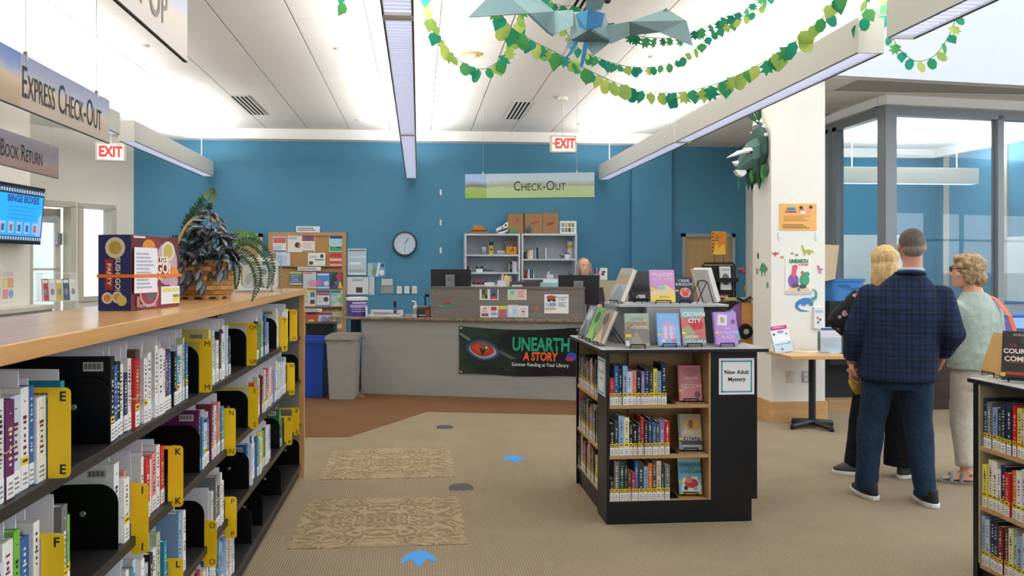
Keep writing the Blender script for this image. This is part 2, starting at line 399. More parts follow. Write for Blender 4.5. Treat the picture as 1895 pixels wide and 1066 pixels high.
# glass meeting room
gx0, gx1, gy1 = 5.25, 8.38, 12.5
gc = Vector((5.25, 8.72, 0)); GA = math.atan2(.23, 1.82)
def gpt(t): return Vector((gc.x+math.cos(GA)*t, gc.y+math.sin(GA)*t, 0))
FL = 3.3
mets = C('#85898d', .45, .2, .04)
gm = [at(x, 495, d=9.4) for x in (1800,)]
gl_front = thing('window_2', None, None, gc, GA); struct(gl_front)
mb = MB(); ts = [.05, 1.46, 3.1]
mb.box((-.06, -.06, 0), (.08, .08, 3.36)); mb.box((0, -.05, 3.25), (FL, .05, 3.36)); mb.box((0, -.05, 0), (FL, .05, .1))
for t in ts[1:]: mb.box((t-.03, -.05, 0), (t+.05, .05, 3.3))
struct(mb.obj('window_frame', mets, gl_front))
for t0, t1 in zip(ts, ts[1:]): struct(MB().box((t0+.03, -.005, .1), (t1-.03, .005, 3.25)).obj('glass_pane', GLASS, gl_front))
gl_side = thing('window_3', None, None, gc, 0); struct(gl_side)
mb = MB().box((-.05, 0, 3.25), (.05, 3.8, 3.36)).box((-.05, 0, 0), (.05, 1.2, .1)).box((-.05, 1.02, 0), (.05, 1.12, 3.3)).box((-.05, 1.22, 0), (.05, 1.3, 3.3))
struct(mb.obj('window_frame', mets, gl_side))
struct(MB().box((-.005, .08, .1), (.005, 1.03, 3.25)).obj('glass_pane', GLASS, gl_side))
struct(MB().box((gx0-.05, gc.y+1.3, 0), (gx0+.05, 12.55, 3.45)).obj('wall_partition', BEIGE))
mb = MB(); mb.box((-.1, -.12, 3.355), (FL+3, .1, 3.456))
struct(mb.obj('trim_4', C('#e4e4e2', .7, 0, .02), None, gc, (0, 0, GA)))
struct(MB().box((gx0-.12, gc.y, 3.355), (gx0+.1, 12.5, 3.456)).obj('trim_5', C('#e4e4e2', .7, 0, .02)))
struct(MB().box((gx1, 9.1, 0), (gx1+.1, 12.55, 3.46)).obj('wall_right', BLUE))
struct(MB().box((gx0+.05, 12.4, 3.3), (gx1, 12.56, 3.46)).box((gx1-.12, 9.2, 3.3), (gx1, 12.5, 3.46)).obj('trim_6', C('#e8e8e4', .7, 0, .02)))
struct(MB().box((gx1-.03, 12.2, 0), (gx1, 12.3, 3.3)).box((gx1-.03, 10.9, 0), (gx1, 11.0, 3.3)).obj('trim_7', FRAME))
RC = C('#eceae6', .85, 0, .02)
struct(MB().prism([(gx0+.05, gc.y+.1), (gx1, 9.14), (gx1, 12.5), (gx0+.05, 12.5)], 3.44, 3.462, axis='z').obj('ceiling_meeting_room', RC))
# doors in the back wall
for nm, x0, x1, fr in (('door_2', 420, 485, '#d9d2bd'), ('door_3', 1262, 1360, '#8f9a9f')):
    a, b = at(x0, 432, Y=12.5), at(x1, 432, Y=12.5); zt = a.z
    d = struct(MB().box((a.x+.05, 12.515, 0), (b.x-.05, 12.56, zt-.05)).obj(nm, wood('door_veneer_'+nm, '#a8895c', '#b99a6c', 2, .5, 4)))
    struct(MB().box((a.x, 12.48, 0), (a.x+.055, 12.56, zt)).box((b.x-.055, 12.48, 0), (b.x, 12.56, zt)).box((a.x, 12.48, zt-.055), (b.x, 12.56, zt)).obj('door_frame', C(fr, .5, 0, .03), d))
    struct(MB().cyl((b.x-.12, 12.52, 1.0), (b.x-.12, 12.46, 1.0), .012).cyl((b.x-.12, 12.46, 1.0), (b.x-.24, 12.46, 1.0), .011).obj('door_handle', C('#a9a9a6', .3, .8), d))
# rear of the reading room behind the viewer: a wall with a band of tall windows
mb = MB().box((-9, -9.1, 0), (45, -8.95, 1.3)).box((-9, -9.1, 3.7), (45, -8.95, 6)).box((-9, -9.08, 2.6), (45, -8.97, 2.68))
x = -9
k = 0
while x < 45: mb.box((x, -9.08, 1.3), (x+(.9 if k % 3 == 0 else .14), -8.97, 3.7)); x += 1.9; k += 1
struct(mb.obj('wall_rear', C('#8f9496', .8, 0, .04)))

# ================================================================ CEILING THINGS
HOUS = C('#dcdbd3', .55, 0, .02); LOUV = E('#dfe4fb', .92); DARK = C('#35363a', .5)
fl = {(-3.14, 9.02): 'pale grey pendant strip light at the left, ending at the blue wall', (-3.14, 5.2): 'pendant strip light hidden behind the express check-out sign',
      (-.113, 8.41): 'far section of the middle pendant strip light, ending at the blue wall',
      (-.113, 4.48): 'middle section of the central pendant strip light between its two joints',
      (-.113, .6): 'nearest section of the central pendant strip light at the top edge',
      (2.86, 8.64): 'far short section of the right pendant strip light near the blue wall',
      (2.86, 4.92): 'long section of the right pendant strip light crossing before the pillar',
      (2.86, 1.0): 'nearest section of the right pendant strip light in the top right corner'}
for fx, y0, y1 in FIXTURES:
    t = thing('pendant_light', fl[(fx, y0)], 'ceiling light', (fx, y0, FIX_Z0), group='linear pendant lights'); L = y1-y0; w = .085; h = FIX_Z1-FIX_Z0
    MB().box((-w, .0121, .006), (-w+.012, L-.0121, h)).box((w-.012, .0121, .006), (w, L-.0121, h)).box((-w, 0, .0), (w, .012, h)).box((-w, L-.012, 0), (w, L, h)).box((-w+.012, .012, .10), (w-.012, L-.012, .11)).obj('housing', HOUS, t)
    MB().box((-w, .012, 0), (-w+.008, L-.012, .0058)).box((w-.008, .012, 0), (w, L-.012, .0058)).obj('edge_strip', DARK, t)
    MB().box((-w+.012, .012, .02), (w-.012, L-.012, .024)).obj('louvre', LOUV, t)
    mb = MB(); yy = .06
    while yy < L-.03: mb.box((-w+.012, yy, .004), (w-.012, yy+.003, .0195)); yy += .06
    o = mb.obj('louvre_fins', C('#e9ecf5', .3, .2, 0), t); o['kind'] = 'stuff'
    for yy in (.35, L-.35):
        MB().cyl((0, yy, h-.08), (0, yy, CZ-FIX_Z0), .004, n=6).obj('suspension_rod', C('#e8e6e0', .4), t)
        MB().cyl((0, yy, CZ-FIX_Z0-.012), (0, yy, CZ-FIX_Z0), .06, n=16).obj('canopy', C('#efe7cf', .6), t)
for fx, y in ((-.113, 8.35), (-.113, 4.41), (2.86, 8.58)):
    o = MB().box((-.088, .0005, -.004), (.088, .0595, .228)).obj('light_joint', C('#e9e8e2', .5), None, (fx, y, FIX_Z0), bev=.004)
    tag(o, {(-.113, 8.35): 'white joint box on the central strip light, farther of its two', (-.113, 4.41): 'white joint box on the central strip light, nearer of its two', (2.86, 8.58): 'white joint box between the two sections of the right strip light'}[(fx, y)], 'joint box')
# meeting room pendant
t = thing('pendant_light', 'pale pendant strip light hanging inside the glass meeting room', 'ceiling light', (6.75, 10.9, 2.72))
MB().box((-1.12, -.09, 0), (1.12, .09, .22)).obj('housing', HOUS, t, bev=.004); MB().box((-1.1, -.07, -.003), (1.1, .07, -.0005)).obj('louvre', LOUV, t)
for x in (-.7, .85): MB().cyl((x, 0, .2), (x, 0, .73), .006, n=6).obj('suspension_rod', C('#f0efe9', .4), t)
for o in bpy.data.objects:
    if o.name.startswith('meeting_room_lamp'): o.location = (6.75, 10.9, 2.96)
# vents
for vx, vy, lb in ((-2.16, 9.97, 'dark slotted ceiling vent left of the central strip light'), (1.30, 10.02, 'dark slotted ceiling vent left of the hanging exit sign'), (1.30, 5.35, 'dark slotted ceiling vent above the hanging flying reptile')):
    t = thing('ceiling_vent', lb, 'vent', (vx, vy, CZ), group='linear ceiling vents')
    MB().box((-.11, 0, -.004), (.11, 1.2, -.0005)).obj('backing', C('#1b1c1e', .8), t)
    MB().box((-.115, -.012, -.01), (.115, .0, -.001)).box((-.115, 1.2, -.01), (.115, 1.212, -.001)).obj('frame', C('#dddad4', .5), t)
    for k in range(5): MB().box((-.113+.0515*k, 0, -.014), (-.113+.0515*k+.02, 1.2, -.0045)).obj('slat', C('#d8d5cf', .5), t)
for x, y, r, lb in ((630, 90, .055, 'small round white disc on the ceiling, nearer of two left of central light'), (665, 222, .055, 'small round white disc on the ceiling near the blue wall'),
                    (1212, 105, .06, 'small round white disc on the ceiling behind the leaf garland'), (1075, 229, .055, 'small white ceiling disc just right of the hanging exit sign'), (265, 84, .05, 'small white ceiling disc above the express check-out sign')):
    p = at(x, y, z=CZ); o = MB().lathe([(r*.5, -.02), (r*.9, -.016), (r, -.004), (r, -.0005)], n=20).obj('ceiling_disc', C('#dcd8cf', .6), None, p); tag(o, lb, 'ceiling disc')
p = at(873, 100, z=CZ); t = thing('occupancy_sensor', 'round sensor with an orange rim on the ceiling inside the garland loop', 'sensor', p)
MB().lathe([(.09, -.012), (.1, -.01), (.1, -.0005)], n=22).obj('rim', C('#dcae62', .6), t); MB().lathe([(.03, -.045), (.045, -.035), (.06, -.0125)], n=16).obj('dome', C('#e9e4d8', .4), t)
# exit signs
def exit_sign(x, y, d, rz, lab, arrow, ztop):
    p = at(x, y, d=d); t = thing('exit_sign', lab, 'exit sign', p, rz)
    MB().box((-.16, -.028, -.105), (.16, .028, .105)).obj('housing', C('#e6e3db', .5), t, bev=.008)
    MB().box((-.135, -.0295, -.085), (.135, -.0285, .085)).obj('face', E('#ffd9d0', .55), t)
    text(t, 'EXIT', .018 if arrow else 0, .0, .165, '#e8282a', -.033, sx=.72, mat=E('#f0262a', .9), bold=.006)
    if arrow: text(t, '<', -.115, .0, .07, '#e8282a', -.033, mat=E('#f0262a', .9), bold=.003)
    MB().cyl((0, 0, .1), (0, 0, ztop-p.z), .007, n=8).obj('stem', C('#e6e3db', .5), t)
    MB().lathe([(.05, -.04), (.06, -.03), (.06, 0)], (0, 0, ztop-p.z), 18).obj('canopy', C('#e9e5da', .5), t)
exit_sign(1042, 267, 9.86, 0, 'hanging exit sign with a left arrow, near the check-out sign', True, CZ-.0005)
exit_sign(205, 282, 9.2, .25, 'hanging exit sign left of the blue wall, without an arrow', False, 3.46)
# hanging direction signs
def scenery(name, stops, veil, seed, vx, L):
    """printed landscape: colour bands up the sheet, ragged by noise; a paler veil over all but the first strip"""
    m, nt, b = nodemat(name, .45); v, s = objxyz(nt)
    n = noise_f(nt, scaled(nt, v, (5, 1, 14)), 1.0, 4); n2 = noise_f(nt, scaled(nt, v, (22, 1, 60)), 1.0, 3)
    z = mth(nt, 'ADD', mth(nt, 'DIVIDE', s['Z'], .285), .5)
    f = mth(nt, 'ADD', z, mth(nt, 'ADD', mth(nt, 'MULTIPLY', mth(nt, 'SUBTRACT', n, .5), .22), mth(nt, 'MULTIPLY', mth(nt, 'SUBTRACT', n2, .5), .1)))
    c = ramp(nt, f, stops)
    fac = mth(nt, 'MULTIPLY', mth(nt, 'GREATER_THAN', s['X'], vx), .42)
    nt.links.new(mixc(nt, fac, c, rgb(veil)), b.inputs['Base Color']); return m
def hang_sign(lab, body, loc, rz, L, mat, tx, tsize, tcol, wires, ztop, tw):
    t = thing('hanging_sign', lab, 'sign', loc, rz, 'printed direction signs')
    MB().box((-L/2, -.006, -.1425), (L/2, .006, .1425)).obj('panel', mat, t)
    MB().box((-L/2, -.007, -.147), (L/2, .007, -.143)).obj('bottom_rail', C('#2c2723', .5), t)
    text(t, body, tx, -.01, tsize, tcol, -.0085, caps=True, width=tw)
    for x in wires:
        MB().cyl((x, 0, .1425), (x, 0, ztop-loc[2]), .0018, n=5).obj('wire', C('#b9b7b0', .4, .5), t)
        MB().box((x-.008, -.009, .12), (x+.008, .009, .165)).obj('clip', C('#c9c7c0', .4, .5), t)
    return t
p0, p1 = at(861, 344, d=9.5), at(1100, 343, d=9.3); L = (p1-p0).length
hang_sign('green meadow landscape sign reading Check-Out, hanging over the desk', 'Check-Out', tuple((p0+p1)/2), math.atan2(p1.y-p0.y, p1.x-p0.x), L,
          scenery('meadow_print', [(.0, '#8fb84a'), (.42, '#a5b978'), (.5, '#6d7466'), (.6, '#8a97ad'), (.72, '#a7bfe6'), (1, '#9fbdf0')], '#cfe0c4', 1, -L/2+.25, L), .12, .155, '#2f3338', (-L/2+.21, L/2-.2), CZ, .6)
hang_sign('blue sky and wheat sign reading Express Check-Out, at the left edge', 'Express Check-Out', (-2.08, 4.84, 2.52), PI/2, 1.6,
          scenery('wheat_print', [(.0, '#b09a86'), (.3, '#c4a98a'), (.52, '#dcc2a0'), (.6, '#b9bfd4'), (.78, '#7d9bd6'), (1, '#5f83cc')], '#c9c4c6', 2, -.42, 1.6), .125, .24, '#33353c', (-.35, .6), 3.61, 1.06)
hang_sign('dusk coloured sign reading Book Return, above the television', 'Book Return', (-3.34, 7.08, 2.51), PI/2, 1.5,
          scenery('dusk_print', [(.0, '#b5826a'), (.3, '#c59a80'), (.45, '#a59a9c'), (.7, '#8d8b94'), (1, '#9a99a4')], '#a9a5aa', 3, -2, 1.5), .06, .2, '#33343a', (-.35, .6), 3.61, .72)
hang_sign('pale sky and wheat sign ending in UP, cut by the top edge', 'Pick-Up', (-.95, 2.63, 2.525), PI/2, 1.55,
          scenery('pale_wheat_print', [(.0, '#d6cbc6'), (.45, '#e2cfb8'), (.6, '#d8cdd0'), (.72, '#aec3ea'), (1, '#93b4ea')], '#dcd8da', 4, -2, 1.55), .2, .24, '#8d8984', (-.35, .6), 3.61, .6)
# ================================================================ BOOKS
PAGE = C('#e9e2d2', .85, 0, .04, 60); LABEL = C('#f1f0ee', .6, 0, 0); YEL = C('#f0d21e', .5, 0, 0); INK = C('#26262a', .6, 0, 0)
cover_me = MB().box((-.5, 0, 0), (.5, .03, 1)).box((-.5, .03, 0), (-.42, 1, 1)).box((.42, .03, 0), (.5, 1, 1))
pages_me = MB().box((-.42, .05, .012), (.42, .985, .988)).mesh('pages', PAGE)
label_me = MB().box((-.46, -.0012, 0), (.46, -.0003, .048)).box((-.28, -.0016, .008), (.28, -.0013, .012), 1).box((-.3, -.0016, .018), (.3, -.0013, .023), 1).box((-.22, -.0016, .029), (.22, -.0013, .034), 1).mesh('spine_label', [LABEL, C('#8d8f93', .6, 0, 0)])
stick_me = MB().box((-.47, -.0012, 0), (.47, -.0003, .018)).box((-.3, -.0016, .006), (.3, -.0013, .012), 1).mesh('genre_sticker', [YEL, INK])
_cm = {}
def cover_mesh(col):
    if col not in _cm: _cm[col] = cover_me.mesh('cover', C(col, .38, 0, .08, 8))
    return _cm[col]
_pm = {}
def print_mesh(col, k):
    if (col, k) not in _pm:
        r = random.Random(k*7+3); mb = MB(); z = .34
        while z < .9:
            dz = r.uniform(.01, .035)
            a = r.uniform(.07, .2)
            mb.box((-a, -.0012, z), (a, -.0003, z+dz)); z += dz+r.uniform(.012, .05)
            if r.random() < .12: z += .1
        _pm[(col, k)] = mb.mesh('spine_lettering', C(col, .5, 0, 0))
    return _pm[(col, k)]
NAMES = {'#17181c': 'black', '#23304f': 'navy', '#2f66a8': 'blue', '#8fb6dc': 'light blue', '#eeeeec': 'white', '#c8272d': 'red', '#7a2430': 'maroon', '#e8dd6a': 'yellow',
         '#3e7f4c': 'green', '#8f7bb8': 'violet', '#d9cdb2': 'cream', '#77797c': 'grey', '#d9743a': 'orange', '#1b8fb0': 'teal', '#5b4636': 'brown', '#e58f8c': 'salmon',
         '#79c14a': 'lime green', '#6a2a63': 'purple', '#b7c9a8': 'sage', '#2aa0e6': 'bright blue', '#cfd9e8': 'ice blue', '#3c3f49': 'charcoal', '#274d3e': 'dark green'}
def lum(c): h = c.lstrip('#'); return .3*int(h[0:2], 16)+.59*int(h[2:4], 16)+.11*int(h[4:6], 16)
SLIPM = C('#f1f3fd', .7, 0, .015); BAND = C('#cdbfa0', .6, 0, 0)
slip_me = MB().box((-.0016, 0, 0), (.0, 1, 1)).box((.0, .0, .0), (.0016, .93, .96)).mesh('hold_slip', SLIPM)
bar_me = MB().box((-.0012, 0, 0), (-.0003, .055, .026)).mesh('barcode_label', C('#dcdad6', .6, 0, 0))
def rbar():
    mb = MB().box((-.0012, 0, 0), (-.0003, .055, .026))
    for k in range(12): mb.box((-.0018, .004+.004*k, .006), (-.0013, .004+.004*k+(.0025 if k % 3 else .0012), .022), 1)
    return mb.mesh('barcode_label', [C('#dcdad6', .6, 0, 0), C('#4a4a4c', .6, 0, 0)])
bar_me = rbar()
def book(label, loc, rz, t, h, d, col, ink, k, lab=True, stick=False, slip=None, band=False, bar=False, group=None, lean=0, slabh=0):
    b = thing('book', label, 'book', loc, rz, group)
    if lean: b.rotation_euler = (0, lean, rz)
    for nm, me in (('cover', cover_mesh(col)), ('pages', pages_me)):
        o = link(nm, me, b); o.scale = (t, d, h)
    if ink: o = link('spine_lettering', print_mesh(ink, k), b); o.scale = (t, 1, h); o['kind'] = 'stuff'
    if lab: o = link('spine_label', label_me, b, (0, 0, slabh)); o.scale = (t, 1, 1)
    if stick: o = link('genre_sticker', stick_me, b, (0, 0, .052+slabh)); o.scale = (t, 1, 1)
    if slip: o = link('hold_slip', slip_me, b, ((t/2+.0004 if bar else -t/2-.0004), .012+R.uniform(0, .02), .05)); o.scale = (1, slip[0], slip[1]); o.rotation_euler = (R.uniform(-.03, .03), 0, R.uniform(-.01, .01))
    if bar: link('barcode_label', bar_me, b, (-t/2, .02, h-.04))
    if band:
        z = h*R.uniform(.35, .5); w = t/2+.0015
        MB().path([(-w, -.002, z), (w, -.002, z+.012), (w, d+.002, z+.012), (-w, d+.002, z)], .0016, 5, closed=True).obj('rubber_band', BAND, b)
    return b
def ink_for(col): return R.choice(['#f2efe6', '#e9d8a0', '#d9e4ef']) if lum(col) < 150 else R.choice(['#2b2c33', '#7a2430', '#23304f'])
# ================================================================ LONG LEFT BOOKCASE
BX0, BX1, BY0, BY1 = -1.29, -.85, .9, 6.07
bk = thing('bookcase', 'long black shelving unit with a wooden top along the left of the aisle', 'bookcase', (0, 0, 0))
TOPW = wood('maple_top', '#cd9a5e', '#e0b177', 1, .22, 5)
MB().box((BX0, BY0, 1.343), (BX1+.025, BY1+.03, 1.385)).obj('wooden_top', TOPW, bk, bev=.003)
ENDG = C('#8b8a88', .5, 0, .03)
MB().box((BX0, BY1-.035, 0), (BX1-.025, BY1, 1.342)).obj('end_panel', ENDG, bk)
MB().box((BX1-.0245, BY1-.036, 0), (BX1+.012, BY1+.001, 1.342)).obj('end_edging', wood('maple_edge', '#c49558', '#d8ab72', 2, .35, 6), bk)
MB().box((BX0+.01, BY0, .0), (BX0+.03, BY1-.036, 1.342)).obj('back_panel', C('#17171a', .6, 0, .1), bk)
SHZ = {1: 1.04, 2: .72, 3: .40, 4: .095}
SHELF = C('#2e2c2c', .4, .1, .08)
for z in SHZ.values(): MB().box((BX0+.031, BY0, z-.03), (BX1-.012, BY1-.036, z)).obj('shelf', SHELF, bk, bev=.002)
MB().box((BX0+.05, BY0, 0), (BX1-.03, BY1-.036, .064)).obj('kick_board', C('#3a3531', .6), bk)
for y in (1.55, 2.46, 3.37, 4.28, 5.19): MB().box((BX0+.031, y-.012, .1), (BX0+.06, y+.012, 1.342)).obj('upright', C('#101012', .5), bk)
FRONT = -.872
def yb(x): r = ray(x, 495); return FRONT*r.y/r.x
rowname = {1: 'top', 2: 'second', 3: 'third', 4: 'bottom'}
ends = {1: [204, 368, 456, 512, 552], 2: [219, 370, 459, 552], 3: [378, 461, 518, 556], 4: [466, 486, 520, 554]}
def bookend(x, row, n, tot):
    y = yb(x); z = SHZ[row]
    t = thing('bookend', 'black steel bookend on the %s shelf of the long bookcase, %s from the near end' % (rowname[row], ordinal(n)), 'bookend', (FRONT, y, z), 0, 'black bookends in the long bookcase')
    pts = rrect(.2, .19, .055, 6, -.1, .095, (0, 1, 1, 0))
    MB().prism(pts, -.0014, .0014).obj('plate', C('#0d0d0f', .28, 0, .1), t)
    MB().box((-.19, .0015, .0003), (-.01, .1, .002)).obj('base_plate', C('#0d0d0f', .28, 0, .1), t)
    MB().lathe([(.009, 0), (.007, .0015)], n=10).obj('hole_rim', C('#b9b9b9', .3, .7), t, (-.1, -.0016, .105), (PI/2, 0, 0))
def marker(x, row, ch, dz, n):
    y = yb(x); z = SHZ[row]+dz
    t = thing('letter_divider', 'yellow shelf divider lettered %s on the %s shelf of the long bookcase' % (' '.join(ch), rowname[row]), 'divider', (FRONT, y, z), 0, 'yellow letter dividers')
    hh = .215 if row < 3 else .19
    MB().prism(rrect(.052, hh, .014, 4, .022, hh/2, (1, 1, 0, 0)), -.001, .001).prism([(-.2, hh-.012), (-.004, hh-.012), (-.004, hh), (-.2, hh)], -.001, .001).obj('tab', C('#ffd21c', .4, 0, .02), t)
    for zz in (hh-.022, .02): text(t, ch, .03, zz, .032 if len(ch) == 1 else .027, '#16161a', -.0014, bold=.0006 if ch in 'EFIKLTXZ' else 0, name='letter')
KIDS = ['#eeeeec']*7+['#cfd9e8']*4+['#2f66a8']*3+['#8fb6dc']*2+['#23304f']*2+['#17181c']*2+['#c8272d', '#7a2430', '#e8dd6a', '#79c14a', '#d9cdb2', '#6a2a63', '#1b8fb0', '#77797c', '#3c3f49', '#b7c9a8', '#e58f8c', '#d9743a', '#5b4636']
rows = {1: [('B', -75, 91, None), ('M', 92, 'E', 0), ('B', 124, 131, ['#1b8fb0']), ('B', 206, 350, None, '#17181c'), ('M', 369.5, 'M', 0), ('B', 386, 428, None, '#e8dd6a'), ('M', 457.5, 'QR', .0), ('B', 475, 498, None, '#7a2430'), ('B', 512.8, 517, ['#eeeeec']), ('M', 518, 'T', -.03), ('B', 526, 535, ['#eeeeec']), ('M', 537, 'U', 0)],
        2: [('B', -30, 79, None), ('M', 80, 'F', -.015), ('B', 113, 138, ['#77797c', '#79c14a', '#5b4636', '#b7c9a8']), ('B', 220, 244, ['#eeeeec', '#eeeeec', '#e58f8c']), ('M', 245, 'I', -.055), ('B', 270, 312, ['#eeeeec', '#c8272d', '#eeeeec', '#e58f8c']), ('M', 313, 'K', -.02), ('B', 371, 374, ['#6a2a63']), ('B', 374, 415, None), ('M', 416, 'N', -.03), ('M', 460, 'S', -.01), ('B', 474, 512, None), ('B', 513, 531, ['#eeeeec', '#cfd9e8']), ('M', 532, 'W', -.03)],
        3: [('B', 150, 311, None), ('M', 313, 'L', -.07), ('B', 336, 341, ['#8fb6dc']), ('M', 379, 'O', -.085), ('B', 342, 352, None), ('B', 396, 416, ['#eeeeec', '#77797c', '#17181c', '#eeeeec']), ('M', 418, 'P', -.09), ('B', 462.5, 465, ['#2f66a8']), ('B', 465, 505, None), ('B', 518.6, 522, ['#3e7f4c']), ('M', 527, 'X', -.02), ('M', 541, 'Z', -.02)],
        4: [('B', 300, 432, None), ('B', 432, 436, ['#cfd9e8'])]}
cnt = {}
made = 0
for row, items in rows.items():
    allb = []
    for it in items:
        if it[0] == 'M': marker(it[1], row, it[2], it[3], 0); continue
        y, y1 = yb(it[1]), yb(it[2]); j = 0
        while y < y1-.004:
            t = min(R.uniform(.022, .046), max(y1-y, .006))
            if y1-y < .06 and y1-y-t < .014: t = y1-y
            col = (it[4] if j == 0 and len(it) > 4 else it[3][j % len(it[3])] if it[3] else R.choice(KIDS)); j += 1
            allb.append((y+t/2, t, col)); y += t+.0012
    allb.sort(); n = 0
    for y, t, col in allb:
        n += 1; z = SHZ[row]; h = R.uniform(.175, .24) if row < 4 else R.uniform(.18, .23)
        first = any(abs(y-t/2-yb(e)) < .02 for e in ends[row])
        if first: h = max(h, .245)
        sl = first or R.random() < (.8 if row < 4 else .5); big = col in ('#6a2a63', '#2f66a8', '#3e7f4c', '#cfd9e8')
        slip = (R.uniform(.15, .19), min(.266, h+R.uniform(.02, .06))-.05) if sl and t > .006 else None
        lb = '%s book%s, %s from near end, %s shelf of the long bookcase' % (NAMES[col], ' with slip' if slip else '', ordinal(n), rowname[row])
        book(lb, (FRONT+.001-R.uniform(0, .02), y, z), PI/2, t, h, R.uniform(.18, .24), col, ink_for(col), R.randrange(6), True, R.random() < .22, slip, R.random() < .3, first or R.random() < .25, 'held books in the long bookcase', slabh=.004)
    for k, e in enumerate(ends[row]): bookend(e, row, k+1, len(ends[row]))
# ================================================================ KIOSK
KX0, KX1, KY0, KY1 = 1.12, 2.05, 4.775, 5.72
ks = thing('display_kiosk', 'square black display kiosk full of new books in mid room', 'kiosk', (0, 0, 0))
LAM = C('#b3b1ae', .4, 0, .04, 40)
KW = wood('kiosk_maple', '#b08c5d', '#c8a676', 0, .4, 7)
MB().box((KX0-.04, KY0-.045, 1.03), (KX1+.055, KY1+.04, 1.0495)).obj('top_edge', BLACKLAM, ks, bev=.002)
MB().box((KX0-.039, KY0-.044, 1.0496), (KX1+.054, KY1+.039, 1.052)).obj('top_surface', LAM, ks)
ox0, ox1, oz0, oz1 = 1.137, 1.748, .135, 1.02      # front opening
ly0, ly1 = 5.02, 5.70                             # left side opening
MB().box((KX0, KY0, 0), (ox1, KY0+.02, oz0)).box((KX0, KY0, oz0), (ox0, KY0+.02, 1.03)).box((ox1+.012, KY0, oz0), (KX1, KY0+.02, 1.03)).box((ox1, KY0, 0), (KX1-.035, KY0+.02, oz0)).obj('front_panel', BLACKLAM, ks)
MB().box((KX0, KY0+.021, 0), (KX0+.02, ly0, 1.029)).box((KX0, ly1, 0), (KX0+.02, KY1, 1.029)).box((KX0+.02, ly0, 0), (KX0+.04, ly1, oz0)).box((KX0+.001, ly0, oz0-.02), (KX0+.04, ly1, oz0)).obj('left_panel', BLACKLAM, ks)
MB().box((KX1-.02, KY0+.021, oz0), (KX1, KY1, 1.029)).box((KX1-.055, KY0+.021, 0), (KX1-.035, KY1, oz0)).box((KX0+.041, KY1-.02, 0), (KX1-.056, KY1, 1.029)).obj('outer_panel', BLACKLAM, ks)
MB().box((ox0, KY0+.30, oz0), (ox1+.005, KY0+.31, 1.029)).box((ox1, KY0+.0005, oz0), (ox1+.012, KY0+.30, 1.029)).box((ox0-.01, KY0+.021, oz0), (ox0, KY0+.245, 1.029)).obj('front_lining', KW, ks)
MB().box((KX0+.20, ly0, oz0), (KX0+.21, ly1, 1.029)).box((KX0+.021, ly1-.012, oz0), (KX0+.2, ly1-.001, 1.029)).obj('side_lining', KW, ks)
KSH = {1: .712, 2: .41, 3: .137}
for z in KSH.values():
    MB().box((ox0+.0005, KY0+.004, z-.02), (ox1-.001, KY0+.299, z)).obj('shelf', KW, ks)
    MB().box((KX0+.004, ly0+.001, z-.02), (KX0+.199, ly1-.013, z)).obj('shelf', KW, ks)
for ly, hz in ((1.0, 0),):
    pass
p = MB().box((1.81, KY0-.004, .77), (2.03, KY0-.0005, .99)).obj('sign_backing', C('#f1f2f6', .5, 0, 0))
tag(p, 'white framed sheet reading New Adult Mystery on the kiosk front', 'sign')
p.location = (0, 0, 0)
mb = MB()
for a, b in (((1.824, .784), (2.016, .792)), ((1.824, .968), (2.016, .976)), ((1.824, .784), (1.832, .976)), ((2.008, .784), (2.016, .976))): mb.box((a[0], KY0-.0052, a[1]), (b[0], KY0-.0042, b[1]))
mb.obj('border', C('#3d9cab', .5, 0, 0), p)
text(p, 'New Adult', 1.92, .905, .034, '#24262c', KY0-.0056, bold=.0006); text(p, 'Mystery', 1.92, .862, .034, '#24262c', KY0-.0056, bold=.0006)
p = MB().box((KX0-.004, 4.80, .76), (KX0-.0005, 5.0, .985)).obj('sign_backing', C('#eef0f2', .5, 0, 0)); tag(p, 'white sheet reading New Adult Fiction on the kiosk left side', 'sign')
mb = MB()
for a, b in (((4.812, .772), (4.988, .779)), ((4.812, .966), (4.988, .973)), ((4.812, .772), (4.819, .973)), ((4.981, .772), (4.988, .973))): mb.box((KX0-.0052, a[0], a[1]), (KX0-.0042, b[0], b[1]))
mb.obj('border', C('#3d9cab', .5, 0, 0), p)
for s_, zz in (('New Adult', .905), ('Fiction', .862)):
    o = text(p, s_, 0, 0, .03, '#24262c'); o.location = (KX0-.0056, 4.9, zz); o.rotation_euler = (PI/2, 0, -PI/2)
MYST = {1: ['#c8272d', '#2f66a8', '#23304f', '#8fb6dc', '#cfd9e8', '#e58f8c', '#17181c', '#8f7bb8', '#23304f', '#3c3f49', '#e8dd6a', '#8fb6dc', '#23304f'],
        2: ['#17181c', '#3c3f49', '#8fb6dc', '#e9e6c0', '#17181c', '#17181c', '#3c3f49', '#c8272d', '#23304f', '#23304f', '#2f66a8', '#274d3e', '#8f7bb8', '#c8272d'],
        3: ['#17181c', '#77797c', '#274d3e', '#17181c', '#5b4636', '#c8272d', '#2f66a8', '#3c3f49', '#8fb6dc', '#d9743a', '#5b4636', '#d9cdb2', '#3c3f49', '#77797c']}
NAMES['#e9e6c0'] = 'pale yellow'
MH = {1: [.16, .235, .215, .235, .2, .205, .2, .2, .22, .205, .215, .2, .245], 2: [.19, .2, .235, .225, .2, .175, .19, .225, .205, .22, .19, .2, .2, .2], 3: [.13, .235, .23, .23, .18, .17, .235, .225, .2, .22, .235, .235, .21, .21]}
kr = {1: 'top', 2: 'middle', 3: 'bottom'}
